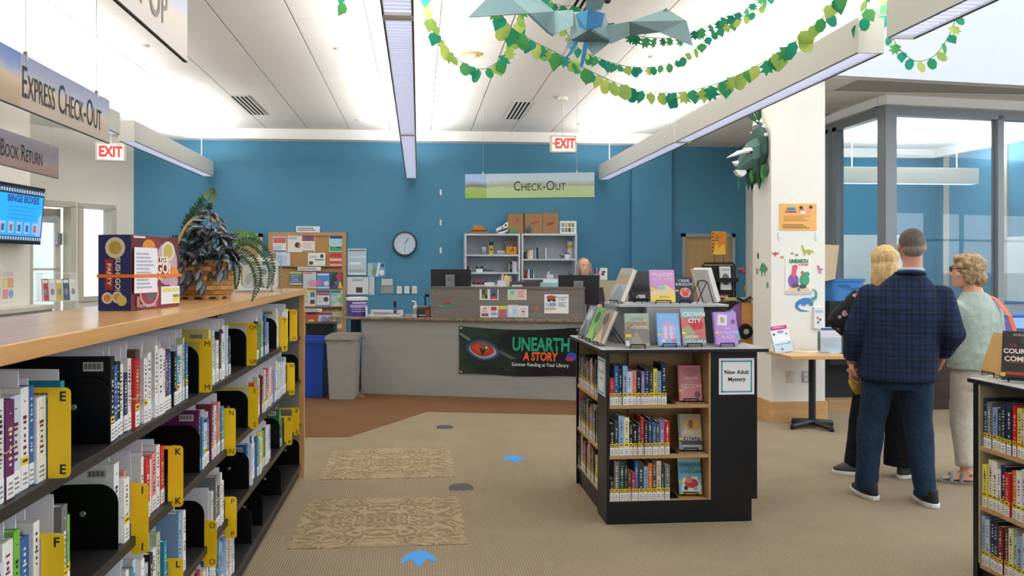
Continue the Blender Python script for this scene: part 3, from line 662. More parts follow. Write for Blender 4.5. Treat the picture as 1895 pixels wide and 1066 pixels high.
def bookend2(loc, rz, lab, grp):
    t = thing('bookend', lab, 'bookend', loc, rz, grp)
    MB().box((-.001, .01, .0003), (.001, .17, .2)).obj('plate', C('#121214', .3), t); MB().box((.0012, .02, .0003), (.06, .16, .002)).obj('base_plate', C('#121214', .3), t)
for r, cols in MYST.items():
    x = ox0+.006; n = 0; tot = .352 if r == 1 else .37
    ts = [R.uniform(.7, 1.25) for _ in cols]; f = tot/sum(ts)
    for c, tt, h in zip(cols, ts, MH[r]):
        n += 1; t = tt*f-.001
        book('%s hardback, %s from the left on the %s shelf of the kiosk front' % (NAMES[c], ordinal(n), kr[r]), (x+t/2, KY0+.012+R.uniform(0, .012), KSH[r]+.0004), 0, t, h, R.uniform(.15, .19), c, ink_for(c), R.randrange(6), True, True, group='mysteries on the kiosk front shelves'); x += tt*f
    bookend2((x+.003, KY0+.02, KSH[r]+.0002), 0, 'black bookend right of the books on the %s shelf of the kiosk front' % kr[r], 'kiosk bookends')
    y = ly1-.016; n = 0
    while y > 5.14:
        t = R.uniform(.02, .034); n += 1; c = R.choice(['#17181c', '#77797c', '#7a2430', '#c8272d', '#5b4636', '#d9cdb2', '#3c3f49', '#17181c', '#e8dd6a' if r == 3 else '#23304f'])
        book('%s hardback, %s from the far end on the %s shelf of the kiosk left side' % (NAMES[c], ordinal(n), kr[r]), (KX0+.012+R.uniform(0, .01), y-t/2, KSH[r]+.0004), -PI/2, t, R.uniform(.19, .24), .155, c, ink_for(c), R.randrange(6), True, True, group='novels on the kiosk side shelves'); y -= t+.001
    bookend2((KX0+.02, y-.004, KSH[r]+.0002), -PI/2, 'black bookend near the front corner on the %s shelf of the kiosk left side' % kr[r], 'kiosk bookends')
# ---------------------------------------------------------------- display books on wire easels
WIRE = C('#141416', .35, .3, .05)
def easel(lab, loc, rz, w=.10, tilt=.24, h=.13, d=.03):
    t = thing('book_easel', lab, 'book stand', loc, rz, 'black wire book stands'); r = .0028
    s, c = math.sin(tilt), math.cos(tilt)
    for sx in (-1, 1):
        x = sx*w/2
        MB().path([(x, -.022-d, .024), (x, -.022-d, .0035), (x, .0, .0035), (x, .0+s*h, c*h+.0035)], r, 6).obj('prong', WIRE, t)
        MB().path([(x*.75, s*h, c*h+.003), (x, s*h+.09, .003)], r, 6).obj('back_leg', WIRE, t)
    MB().path([(-w/2, s*h, c*h+.0035), (-w/4, s*h*1.12, c*h*1.12), (w/4, s*h*1.12, c*h*1.12), (w/2, s*h, c*h+.0035)], r, 6).path([(-w/2, -.022-d, .0235), (w/2, -.022-d, .0235)], r, 6).obj('cross_wire', WIRE, t)
    return t
def dbook(lab, loc, rz, w, h, t, col, shapes=(), texts=(), tilt=.24, back=None, group='face-out books on display', stand=True, slab=None):
    """hardback standing face out; local -y is the front cover; leans back by tilt"""
    b = thing('book', lab, 'book', (loc[0], loc[1], loc[2]+(.0065 if stand else .001)), rz, group)
    b.rotation_euler = (Matrix.Rotation(rz, 4, 'Z') @ Matrix.Rotation(-tilt, 4, 'X')).to_euler()
    cm = C(col, .3, 0, .05, 8)
    MB().box((-w/2, -t, 0), (w/2, -t+.003, h)).box((-w/2, -.003, 0), (w/2, 0, h)).box((-w/2, -t+.003, 0), (-w/2+.003, -.003, h)).obj('cover', cm, b)
    MB().box((-w/2+.0035, -t+.0035, .004), (w/2-.004, -.0035, h-.004)).obj('pages', PAGE, b)
    if shapes: art(b, w, h, shapes, -t-.0005, -w/2, 0)
    for q in texts: text(b, q[0], (q[1]-.5)*w, q[2]*h, q[3], q[4], y=-t-.0055, **(q[5] if len(q) > 5 else {}))
    if stand: easel('black wire stand holding the '+' '.join(lab.split(',')[0].split(' with ')[0].split(' reading ')[0].split()[:11]), loc, rz, min(.1, w*.6), tilt, h*.62, t-.02)
    return b
def spin(v): return ('r', 0, v-.02, .17, v+.03, '#f2e21c')
# in the kiosk shelves
ex = 1.665
dbook('pink novel lettered Gloom, face out on the kiosk top shelf', (ex, KY0+.10, KSH[1]), -.08, .142, .215, .025, '#d98b93', [('r', 0, 0, .06, 1, '#b9737c'), ('r', .4, .62, 1, 1, '#d9a0a4'), ('e', .55, .8, .3, .14, '#cf7f88'), ('e', .8, .17, .13, .09, '#6f5b60'), ('p', [(.1, .1), (.5, .5), (.3, .5)], '#e0a3a6'), spin(.28)], [('DRAWN', .55, .62, .024, '#f3dfe0'), ('TO', .55, .51, .018, '#f3dfe0'), ('GLOOM', .55, .4, .034, '#f4e6e6')])
dbook('grey and amber novel with a figure on it, face out on the kiosk middle shelf', (ex, KY0+.10, KSH[2]), -.1, .142, .215, .028, '#b0aca4', [('r', 0, 0, .1, 1, '#8d9290'), ('e', .62, .62, .36, .3, '#d9a75f'), ('e', .55, .72, .1, .12, '#8a6a54'), ('p', [(.1, .35), (.3, .75), (.5, .5), (1, .6), (1, .1), (.1, .1)], '#c9bca4'), ('r', .1, .06, 1, .36, '#4a4b55'), ('r', .1, .0, 1, .14, '#8a97a6'), spin(.3)], [('BURY', .45, .5, .026, '#eee9dc'), ('EXECUTE', .58, .3, .03, '#f1ede4'), ('NALINI BASSETT', .55, .1, .014, '#ebe8e2')])
dbook('sky blue novel reading Stakeouts and Strollers, face out on the kiosk bottom shelf', (ex, KY0+.10, KSH[3]), -.08, .142, .215, .026, '#6fc0dc', [('r', 0, .9, 1, 1, '#d9ecf2'), ('r', .06, 0, 1, .07, '#e3c04e'), ('p', [(.1, .1), (.2, .45), (.8, .5), (.98, .2), (.9, .08)], '#e8efe9'), ('e', .55, .3, .3, .13, '#c9403c'), ('e', .45, .4, .14, .1, '#e08a6a'), ('e', .72, .15, .1, .06, '#7fb6e0'), ('e', .3, .17, .09, .06, '#2e3b4a'), spin(.35)], [('STAKEOUTS', .55, .8, .026, '#24343f'), ('AND', .55, .71, .014, '#24343f'), ('STROLLERS', .55, .62, .026, '#24343f')])
# the grey stepped riser on the kiosk top
RZ = 1.0525
rs = thing('display_riser', 'grey stepped display riser in the middle of the kiosk top', 'riser', (0, 0, RZ))
RG = C('#9a9da3', .5, 0, .04)
MB().box((1.43, 5.0, 0), (1.80, 5.36, .235)).obj('riser_box', RG, rs, bev=.003)
MB().box((1.26, 5.12, 0), (1.4295, 5.44, .236)).obj('side_box', C('#85878c', .5, 0, .04), rs, bev=.003)
MB().box((1.8005, 5.1, 0), (1.97, 5.4, .22)).obj('side_box', C('#3d4046', .5, 0, .04), rs, bev=.003)
MB().box((1.26, 5.02, .237), (1.97, 5.44, .252)).obj('riser_top', C('#b4b6ba', .5, 0, .04), rs, bev=.002)
RT = RZ+.2525
kz = RZ
# lower tier
def px(x, y=648, z=kz): return at(x, y, z=z)
def lowloc(x, Y): q = at(x, 640, Y=Y); return (q.x, Y, kz)
dbook('grey mountain novel with an orange title, front left on the kiosk top', lowloc(1179, 4.82), -.06, .145, .2, .03, '#a9a59a', [('r', 0, .72, 1, 1, '#a9bfae'), ('p', [(0, .1), (0, .5), (.25, .68), (.5, .5), (.75, .62), (1, .45), (1, .1)], '#8b8680'), ('p', [(.1, .0), (.45, .45), (.8, .0)], '#a59b90'), ('r', 0, 0, .14, .16, '#dfe3e8'), ('r', 0, .27, .24, .36, '#e6d13c')], [('LITTLE', .5, .82, .028, '#5e9a9e'), ('MYSTERY', .52, .69, .03, '#e39a4c'), ('HOUSES', .55, .56, .028, '#e6e6e2')])
dbook('pale blue novel with a pink house, centre of the kiosk top front row', lowloc(1237, 4.86), .0, .14, .2, .026, '#82b4ea', [('r', .06, .06, .94, .95, '#8fbdf0'), ('p', [(.2, .15), (.2, .62), (.5, .8), (.8, .62), (.8, .15)], '#c7b3e2'), ('r', .3, .2, .42, .6, '#e0d6f0'), ('r', .55, .2, .67, .6, '#e0d6f0'), ('e', .25, .14, .1, .05, '#e8d2e4'), ('e', .72, .14, .12, .05, '#d77b9a'), spin(.32)], [('SLEUTH', .5, .5, .024, '#f0e3f2'), ('SOCIETY', .5, .36, .022, '#f0e3f2')])
dbook('red and teal novel reading Crown City, centre of the kiosk top', lowloc(1283, 4.86), .0, .148, .225, .028, '#c07a78', [('r', 0, .75, 1, 1, '#8fc4cf'), ('p', [(0, .75), (.4, .62), (1, .8), (1, .4), (0, .5)], '#d9796e'), ('e', .62, .55, .3, .16, '#c8414a'), ('p', [(0, 0), (0, .45), (.35, .55), (.6, .3), (.5, 0)], '#a7a48f'), ('r', 0, 0, 1, .14, '#6fa3ad'), ('r', .5, .28, .95, .31, '#e06a56'), ('r', .55, .4, .9, .42, '#e3907a'), spin(.33)], [('CROWN', .55, .84, .036, '#f3f1ec', {'bold': .001}), ('CITY', .55, .66, .036, '#f3f1ec', {'bold': .001}), ('NAOMI', .38, .22, .026, '#f3f1ec'), ('HIRAHARA', .53, .09, .028, '#f3f1ec')])
dbook('lavender novel with a cameo drawing, front right on the kiosk top', lowloc(1343, 4.86), .0, .142, .205, .028, '#b48ad6', [('r', .06, .02, .96, .97, '#be97dd'), ('p', [(.12, .6), (.2, .93), (.6, .9), (.55, .58)], '#e8e2ee'), ('e', .36, .75, .1, .1, '#b7b18e'), ('e', .84, .7, .1, .07, '#7a6a8c'), spin(.36)], [('THE', .55, .48, .018, '#e7d6f2'), ('LAVENDER', .55, .36, .027, '#e7d6f2'), ('BLADE', .55, .23, .027, '#e7d6f2')])
dbook('black backed book with bright blue cover, turned to the right on the kiosk top', (2.02, 5.05, kz), 1.05, .145, .205, .03, '#2f9fd8', [('r', 0, 0, 1, .3, '#57b5b0'), spin(.4)], back=1)
for k, (y, c, w) in enumerate(((5.5, '#8d949c', .15), (5.26, '#7dbb62', .15), (5.02, '#a08f7c', .15))):
    dbook(['grey blue picture novel', 'leaf green novel', 'tan novel with white page edges'][k]+', facing left on the kiosk top edge, %s' % ['rear', 'middle', 'front'][k], (1.135, y-.02, kz), -PI/2+.12, .148, .225, .03, c,
          [('e', .5, .7, .3, .18, ['#c7cdd2', '#3d6b46', '#6d5440'][k]), ('p', [(0, 0), (.5, .45), (1, 0)], ['#5d6a74', '#a6d88a', '#d9c9a8'][k]), spin(.3)], tilt=.42)
# upper tier on the riser
def uploc(x, Y): q = at(x, 560, Y=Y); return (q.x, Y, RT)
dbook('pink and yellow novel reading Murder, on the kiosk riser', uploc(1226, 5.12), -.08, .158, .212, .028, '#d9a0dc', [('r', 0, .55, 1, 1, '#dca2dc'), ('r', 0, 0, 1, .32, '#f0d86a'), ('p', [(0, .3), (.2, .48), (.4, .4), (.6, .55), (1, .35), (1, .25), (0, .22)], '#e6d3a8'), ('e', .45, .45, .16, .08, '#9fc3d0'), ('r', .12, .4, .3, .46, '#d98a8a'), spin(.42)], [('MURDER', .52, .84, .034, '#f6eef6'), ('MOST FOUL', .52, .7, .026, '#f0dcf0'), ('Anna Lee', .55, .16, .018, '#8c6a2a')])
dbook('small navy novel with a coral paw and white title, on the kiosk riser', uploc(1266, 5.12), .0, .115, .165, .022, '#2c3550', [('e', .12, .9, .02, .015, '#9aa6c0'), ('e', .3, .52, .02, .015, '#9aa6c0'), ('e', .8, .2, .02, .015, '#9aa6c0'), ('e', .9, .6, .02, .015, '#9aa6c0'), ('e', .55, .38, .33, .2, '#d98d84'), ('e', .55, .33, .15, .1, '#c94a44'), ('e', .4, .46, .06, .05, '#c94a44'), ('e', .7, .46, .06, .05, '#c94a44'), spin(.45)], [('CRIME', .5, .84, .026, '#eef0f4'), ('RANGLIN\'', .52, .7, .026, '#eef0f4')])
b = dbook('dark grey book showing its back, standing behind on the kiosk riser', uploc(1184, 5.34), 0.02, .15, .2, .03, '#2e2f33', [('r', .1, .05, .9, .3, '#4b4a49'), ('r', .3, .08, .7, .2, '#e3e2de')])
dbook('tall pale book facing left on the kiosk riser, white pages showing', (1.29, 5.16, RT), -PI/2+.25, .16, .23, .035, '#a9adb3', [('r', 0, .5, 1, .8, '#b59a86'), ('p', [(0, 0), (.5, .5), (1, .2), (1, 0)], '#8f9ba6')], tilt=.42)
dbook('tall white and grey book turned right on the kiosk riser', (1.90, 5.2, RT), PI/2+.4, .16, .23, .035, '#d9d8d2', [('r', .1, .6, .9, .9, '#b9b6ae'), spin(.3)], tilt=.36)
# low things behind the riser
o = MB().box((-.085, -.12, 0), (.085, .12, .12)).obj('brown_carton', C('#9a6f4a', .8, 0, .06), None, (1.30, 5.56, RZ+.0006), bev=.003); tag(o, 'low brown carton behind the leaning books on the kiosk top', 'carton')
# ================================================================ RIGHT BOOKCASE (near right edge)
QX, QY = 2.735, 3.80
qa, qb = at(1839, 697, z=.991), at(1889, 708, z=.991)
rb = thing('bookcase', 'low black bookcase with maple shelves at the right edge of the view', 'bookcase', (0, 0, 0))
MB().box((QX-.004, .9, .968), (QX+.5, QY+.04, .988)).obj('top_edge', BLACKLAM, rb, bev=.002)
MB().box((QX-.003, .9, .9882), (QX+.499, QY+.039, .9905)).obj('top_surface', LAM, rb)
MB().box((QX, QY-.03, 0), (QX+.45, QY, .967)).obj('end_panel', BLACKLAM, rb)
MB().box((QX+.005, QY-.042, .09), (QX+.3, QY-.0305, .967)).box((QX+.3, .9, .09), (QX+.31, QY-.043, .967)).obj('lining', C('#b9b091', .5, 0, .05), rb)
MB().box((QX+.02, .9, 0), (QX+.04, QY-.031, .07)).obj('kick_board', BLACKLAM, rb)
QSH = {1: .665, 2: .375, 3: .09}
RCOL = {1: ['#23304f', '#77797c', '#8fb6dc', '#23304f', '#23304f', '#23304f', '#c8272d', '#e8dd6a', '#d9cdb2', '#e9e6c0', '#7a2430', '#c8272d', '#d9cdb2', '#2f66a8', '#b7c9a8', '#6a2a63', '#eeeeec'],
        2: ['#e8dd6a', '#e9e6c0', '#eeeeec', '#eeeeec', '#23304f', '#c8272d', '#d9743a', '#eeeeec', '#cfd9e8', '#17181c', '#77797c', '#3c3f49', '#b7c9a8', '#cfd9e8', '#eeeeec', '#eeeeec', '#8fb6dc'],
        3: ['#8fb6dc', '#cfd9e8', '#23304f', '#23304f', '#7a2430', '#5b4636', '#e9e6c0', '#b7c9a8', '#8fb6dc', '#cfd9e8', '#8f7bb8', '#eeeeec', '#eeeeec', '#8fb6dc', '#23304f', '#17181c', '#c8272d']}
for r, z in QSH.items():
    MB().box((QX+.004, .9, z-.02), (QX+.299, QY-.0425, z)).obj('shelf', KW, rb)
    y = QY-.05; n = 0
    for c in RCOL[r]*2:
        if y < 3.3: break
        t = R.uniform(.02, .036); n += 1
        book('%s hardback, %s from the far end on the %s shelf of the right bookcase' % (NAMES[c], ordinal(n), kr[r]), (QX+.008+R.uniform(0, .012), y-t/2, z+.0004), -PI/2, t, R.uniform(.2, .245), R.uniform(.15, .19), c, ink_for(c), R.randrange(6), True, True, group='books in the right bookcase'); y -= t+.0012
# display books on its top
dbook('tan backed book leaning on a wire stand at the far end of the right bookcase', (qa.x, qa.y, .991), -1.62, .15, .215, .028, '#b98f4e', [('r', .04, .04, .96, .96, '#c39a58')], tilt=.36)
dbook('dark book reading Courage to Commit on the right bookcase top', (qb.x, qb.y, .991), -.78, .155, .235, .03, '#3a383b', [('r', .08, .1, .9, .16, '#b8402f'), ('r', .12, .35, .8, .37, '#c0432f'), ('e', .75, .83, .3, .12, '#4d4a4d'), ('r', 0, .06, .12, .14, '#d9c632')], [('ANNA', .45, .92, .017, '#d9d4cc'), ('THE', .3, .7, .018, '#d8462f'), ('COURAGE', .52, .58, .031, '#eeeae2', {'bold': .001}), ('TO', .3, .5, .014, '#d8462f'), ('COMMIT', .5, .42, .033, '#eeeae2', {'bold': .001})])
dbook('bright blue book behind the dark book on the right bookcase top', (qb.x+.16, qb.y+.1, .991), -.5, .15, .24, .028, '#3d78c0', [('r', .05, .7, .95, .95, '#c95a44'), ('e', .5, .4, .3, .2, '#e6c24a')], tilt=.2)
# ================================================================ CHECK-OUT DESK
dv = (DR-DL).normalized(); DA = math.atan2(dv.y, dv.x); DLEN = (DR-DL).length
desk = thing('checkout_desk', 'long grey check-out desk with a speckled granite top', 'desk', (DL.x, DL.y, 0), DA)
LAMG = wood('grey_laminate', '#9b9b98', '#a4a4a0', 0, .5, 3)
MB().box((0, 0, .004), (DLEN, .04, .905)).obj('front_panel', LAMG, desk, bev=.002)
MB().box((0, .041, .004), (.04, .75, .905)).obj('side_panel', C('#969693', .5, 0, .03), desk)
def granite():
    m, nt, b = nodemat('granite', .12); v, s = objxyz(nt)
    n = noise_f(nt, v, 120, 3); n2 = noise_f(nt, v, 32, 3)
    f = mth(nt, 'ADD', mth(nt, 'MULTIPLY', n, .6), mth(nt, 'MULTIPLY', n2, .4))
    nt.links.new(ramp(nt, f, [(.32, '#2e2a26'), (.45, '#6d6052'), (.55, '#a4917a'), (.66, '#57483a')]), b.inputs['Base Color']); return m
MB().box((-.42, -.05, .906), (DLEN, .76, .94)).obj('granite_top', granite(), desk, bev=.006)
MB().box((-.26, .3, 0), (-.16, .4, .905)).obj('support_post', C('#253a4c', .5), desk)
DZ = .9405
def dk(x, y, dy):                         # a point on the desk seen at pixel (x, y), dy behind the front edge
    r = ray(x, y); n = Vector((-dv.y, dv.x)); o = Vector((DL.x, DL.y))+n*dy
    den = r.x*n.x+r.y*n.y; t = (o.x*n.x+o.y*n.y)/den
    return Vector((r.x*t, r.y*t, EYE+r.z*t))
a, b_ = dk(797, 560, .02), dk(1080, 560, .02)
SL = (b_-a).length; zt = dk(900, 531, .02).z
GW = wood('grey_oak', '#6f6a66', '#857f7a', 0, .5, 4)
scr = thing('privacy_screen', 'grey wood grain screen standing on the check-out desk', 'screen', (a.x, a.y, DZ), DA)
MB().box((0, 0, 0), (SL, .03, zt-DZ-.026)).obj('panel', GW, scr); MB().box((-.005, -.008, zt-DZ-.0255), (SL+.005, .2, zt-DZ)).obj('cap_rail', C('#6b6663', .5, 0, .05), scr)
MB().box((0, .031, 0), (.02, .19, zt-DZ-.026)).box((SL-.02, .031, 0), (SL, .19, zt-DZ-.026)).obj('return_panel', GW, scr)
def on_screen(x0, y0, x1, y1):
    p, q = dk(x0, y1, -.0005), dk(x1, y0, -.0005); return (p+q)/2, ((q-p).xy).length, q.z-p.z
def leaf_ad(nm, lab, x0, y0, x1, y1, bg, shapes, texts=(), cat='flyer', group=None):
    c, w, h = on_screen(x0, y0, x1, y1); n = Vector((-dv.y, dv.x))
    c -= Vector((n.x, n.y, 0))*-.0; c = c+Vector((n.x, n.y, 0))*(.02-.0045+.0005)
    return poster(nm, lab, cat, c, w, h, bg, shapes, texts, rz=DA, group=group)
g = 'flyers on the desk screen'
leaf_ad('flyer', 'white sheet with green and dark pictures, top left on the desk screen', 887, 533, 922, 555, '#eceeed', [('r', .1, .1, .42, .9, '#7d8f5a'), ('r', .14, .45, .3, .85, '#3c4a34'), ('r', .3, .12, .42, .42, '#27301f'), ('r', .56, .08, .95, .92, '#5a6a8c'), ('p', [(.6, .08), (.75, .7), (.9, .08)], '#2e3240'), ('e', .75, .2, .12, .12, '#d0583a')], group=g)
leaf_ad('flyer', 'pastel sheet in two halves, top middle on the desk screen', 939, 533, 974, 555, '#e9e6e2', [('r', .05, .1, .48, .9, '#b9d9cf'), ('r', .52, .1, .95, .9, '#edc7c2'), ('e', .25, .6, .1, .15, '#7ab3a8'), ('t', .55, .2, .92, .8, '#c98f8f', 4), ('r', .1, .15, .4, .35, '#e6d98c')], group=g)
bro = [('pink and white brochure, first in the bottom row on the desk screen', 888, 906, '#f0e4e6', [('e', .5, .75, .2, .08, '#d98a94'), ('r', .15, .1, .85, .35, '#8c6a5e'), ('t', .2, .42, .8, .62, '#c9a0a4', 3)]),
       ('brochure with red and grey squares, second in the bottom row on the desk screen', 906, 921, '#ecebee', [('r', .15, .6, .85, .9, '#c5474a'), ('r', .15, .2, .85, .4, '#8fa0c0'), ('t', .2, .45, .8, .58, '#b0a8ac', 2)]),
       ('brochure with a yellow and red figure, third in the bottom row on the desk screen', 921, 939, '#8f9fc0', [('r', 0, .7, 1, 1, '#e3d44e'), ('e', .5, .45, .25, .2, '#d9574c'), ('r', .1, .05, .9, .25, '#cf6670')]),
       ('taller blue and white brochure, fourth in the bottom row on the desk screen', 939, 959, '#c9dcef', [('r', .1, .1, .42, .9, '#dfe9f5'), ('r', .55, .1, .9, .85, '#e6eef6'), ('t', .58, .2, .88, .75, '#8fb0d8', 5)]),
       ('white brochure with a red dot, fifth in the bottom row on the desk screen', 959, 977, '#eceaea', [('e', .5, .5, .2, .1, '#d0656a'), ('t', .2, .12, .8, .35, '#a8b6b0', 2), ('r', .2, .7, .8, .75, '#7f8a96')])]
for lb, x0, x1, bg, sh in bro: leaf_ad('brochure', lb, x0, 566 if 'taller' not in lb else 564.5, x1, 587.5, bg, sh, group='brochures in the clear rack of the desk screen')
q = leaf_ad('flyer', 'white sheet reading 1,000 books on the right of the desk screen', 1007, 545, 1052, 580, '#f2f4f7', [('e', .28, .85, .2, .1, '#c9704a'), ('r', .12, .66, .45, .9, '#b5573d'), ('e', .2, .68, .07, .07, '#33363c'), ('e', .4, .68, .07, .07, '#33363c'), ('t', .58, .35, .92, .6, '#8ea3b5', 4)], [('1,000', .27, .46, .055, '#3a8fc4', {'bold': .0015}), ('BOOKS', .27, .24, .036, '#d0705a', {'bold': .001}), ('Get started', .72, .86, .028, '#2c3a48'), ('today!', .72, .74, .03, '#2c3a48')])
# stickers on the screen: a green flying reptile, a small green one, an orange one
def decal(nm, lab, loc, rz, polys, cat='decal'):
    mats = []; mb = MB()
    for k, (pts, col) in enumerate(polys): mats.append(C(col, .6, 0, 0)); mb.poly(pts, -.0006-.00025*k, k)
    o = mb.obj(nm, mats, None, loc); o.rotation_euler = (0, 0, rz); return tag(o, lab, cat)
def elp(cx, cz, a, b, n=14, rot=0): return [(cx+a*math.cos(2*PI*i/n)*math.cos(rot)-b*math.sin(2*PI*i/n)*math.sin(rot), cz+a*math.cos(2*PI*i/n)*math.sin(rot)+b*math.sin(2*PI*i/n)*math.cos(rot)) for i in range(n)]
n3 = Vector((-dv.y, dv.x, 0))
decal('wall_decal', 'green winged reptile decal on the left of the desk screen', dk(827, 566, .0195), DA, [([(-.12, .02), (-.05, .02), (0, .045), (.05, .02), (.12, .03), (.06, -.02), (.02, -.01), (0, -.06), (-.02, -.015), (-.07, -.02)], '#3f8f72'), (elp(0, .03, .05, .018), '#a8453a'), ([(-.11, .012), (-.04, -.01), (-.06, -.02)], '#b9b34a')])
decal('wall_decal', 'small green decal high on the left of the desk screen', dk(807, 539, .0195), DA, [(elp(0, 0, .02, .012), '#3f8f52')])
decal('wall_decal', 'small orange reptile decal on the desk screen beside the 1,000 sheet', dk(993, 570, .0195), DA, [([(-.04, -.03), (-.01, .01), (.03, .04), (.02, .0), (.045, -.01), (0, -.02)], '#c06a4a')])
# the banner on the desk front
bw0, bw1 = dk(850, 650, -.0), dk(1073, 650, -.0); BW = (bw1-bw0).length; zb0 = dk(900, 693, 0).z; zb1 = dk(852, 603, 0).z; BH = zb1-zb0
bm = (bw0+bw1)/2; ban = thing('banner', 'black vinyl banner with a reptile eye reading Unearth a Story', 'banner', (bm.x-n3.x*.012, bm.y-n3.y*.012, (zb0+zb1)/2), DA)
def banner_mat():
    m, nt, b = nodemat('banner_print', .3); v, s = objxyz(nt)
    n = noise_f(nt, scaled(nt, v, (3, 1, 6)), 1.0, 4, .8)
    g1 = mth(nt, 'MULTIPLY', mth(nt, 'SUBTRACT', mth(nt, 'MULTIPLY', s['X'], -1.0), -.25), 1.1)
    f = mth(nt, 'ADD', mth(nt, 'MULTIPLY', n, .7), mth(nt, 'MULTIPLY', g1, .3))
    nt.links.new(ramp(nt, f, [(.25, '#17161b'), (.42, '#1e2226'), (.55, '#27372f'), (.7, '#35463a'), (.85, '#22303c')]), b.inputs['Base Color'])
    return m
mb = MB(); nx, nz = 40, 8
for i in range(nx+1):
    for j in range(nz+1):
        u, v = i/nx, j/nz; sag = -.035*math.sin(PI*u)*v*(1 if u < .9 else .6)
        mb.v.append(((u-.5)*BW, -.003+.004*math.sin(u*23+v*3), (v-.5)*BH+sag+(.008*math.sin(u*9) if j == 0 else 0)))
for i in range(nx):
    for j in range(nz): k = i*(nz+1)+j; mb.f.append((k, k+nz+1, k+nz+2, k+1)); mb.m.append(0)
mb.obj('sheet', banner_mat(), ban, smooth=True)
ex, ez, ES = -.3*BW, .012, .66
def almond(cx, cz, a, b, sk=0, n=24): return [(cx+a*math.cos(t)+sk*math.sin(t), cz+b*math.sin(t)*(1-.22*abs(math.cos(t)))-.12*a*math.cos(t)) for t in [2*PI*i/n for i in range(n)]]
EY = [(almond(ex, ez, .36, .225), '#22333d'), (almond(ex, ez-.01, .31, .19), '#35566e'), (almond(ex, ez-.012, .27, .165), '#4b6078'), (almond(ex+.005, ez-.02, .25, .145), '#a7a2b0'), (almond(ex-.005, ez+.005, .215, .135), '#b8392f'), (almond(ex-.03, ez+.02, .16, .1), '#cc5238'),
      ([(ex-.07, ez+.12), (ex+.05, ez+.10), (ex+.13, ez+.05), (ex+.02, ez-.11)], '#6f664a'), ([(ex-.06, ez+.03), (ex+.0, ez+.0), (ex+.06, ez-.0), (ex+.0, ez-.115)], '#3a2320'), (elp(ex+.075, ez+.035, .018, .018), '#f2ece2'),
      ([(ex-.46, ez+.29), (ex-.38, ez+.29), (ex-.2, ez+.17), (ex-.26, ez+.15)], '#707a76'), ([(ex+.26, ez-.02), (ex+.36, ez-.02), (ex+.62, ez-.16), (ex+.5, ez-.16)], '#55605c')]
mats = []; mb = MB()
for k, (pts_, col) in enumerate(EY): mats.append(C(col, .35, 0, .12, 9)); mb.poly([(ex+(u-ex)*ES, ez+(v-ez)*ES) for u, v in pts_], -.0078-.0003*k, k)
mb.poly(elp(BW*.435, -.05, .06, .05), -.0078, len(mats)); mats.append(C('#2b58c0', .4)); mb.poly(elp(BW*.42, -.08, .05, .025), -.0082, len(mats)); mats.append(C('#b8324e', .4))
mb.obj('print', mats, ban)
text(ban, 'UNEARTH', BW*.184, .075, .215, '#25a07e', -.0125, width=.471*BW, bold=.007, shear=.05); text(ban, 'A STORY', BW*.178, -.062, .135, '#e8692f', -.0125, width=.29*BW, bold=.005, shear=.12)
text(ban, 'Summer Reading at Your Library', BW*.178, -.155, .058, '#e8e8ea', -.0125, bold=.0008, width=.467*BW)
for sx in (-1, 1):
    for sz in (-1, 1): MB().lathe([(.014, 0), (.01, .004)], n=12).obj('grommet', C('#c9c9c9', .3, .8), ban, (sx*(BW/2-.025), -.0075, sz*(BH/2-.025)), (PI/2, 0, 0))
# ---------------------------------------------------------------- on the counter
def tub(x, y, dy, lab, r0, r1, h, col, lid, nm='storage_tub', cat='tub'):
    p = dk(x, y, dy); t = thing(nm, lab, cat, (p.x, p.y, DZ)); MB().lathe([(r0, 0), (r1, h), (r1-.006, h), (r0-.006, .006)], n=26).obj('body', C(col, .45, 0, .05), t, smooth=False)
    MB().lathe([(r1+.004, h-.035), (r1+.008, h-.032), (r1+.008, h), (r1-.004, h+.004)], n=26).obj('lid', C(lid, .4), t); return t
t = tub(661, 580, .22, 'purple lidded tub on the left end of the check-out desk', .115, .125, .225, '#5c3d94', '#e9e8ea')
mb = MB()
for k, (w_, zz, hh) in enumerate(((.10, .15, .022), (.16, .125, .012), (.16, .105, .012), (.13, .08, .006), (.11, .05, .012))):
    for i in range(6):
        a0 = -PI/2-w_/.24+i*w_/.36; a1 = a0+w_/.36*.96; rr = .1245 if zz > .1 else .1222
        mb.add([(rr*math.cos(a0), rr*math.sin(a0), zz), (rr*math.cos(a1), rr*math.sin(a1), zz), (rr*math.cos(a1), rr*math.sin(a1), zz+hh), (rr*math.cos(a0), rr*math.sin(a0), zz+hh)], [(0, 1, 2, 3)], 0 if k < 4 else 1)
mb.obj('label_print', [C('#d8cdea', .5, 0, 0), C('#8fc0e8', .5, 0, 0)], t)
p = dk(769, 583, .16); t = thing('sanitizer_bottle', 'clear pump bottle of sanitizer on the check-out desk', 'bottle', (p.x, p.y, DZ))
MB().lathe([(.03, 0), (.034, .01), (.034, .12), (.012, .145), (.012, .155)], n=16).obj('bottle', C('#c9d3d0', .15, 0, .04), t); MB().cyl((0, 0, .15), (0, 0, .185), .008).cyl((0, 0, .182), (-.045, 0, .19), .007).cyl((0, 0, .15), (0, 0, .163), .014).obj('pump', C('#eef0f0', .4), t)
MB().lathe([(.0346, .03), (.0346, .1)], n=16).obj('label_sheet', C('#8f9a95', .5), t)
p = dk(731, 584, .3); t = thing('handset', 'black upright handset standing on the check-out desk', 'handset', (p.x, p.y, DZ), .1)
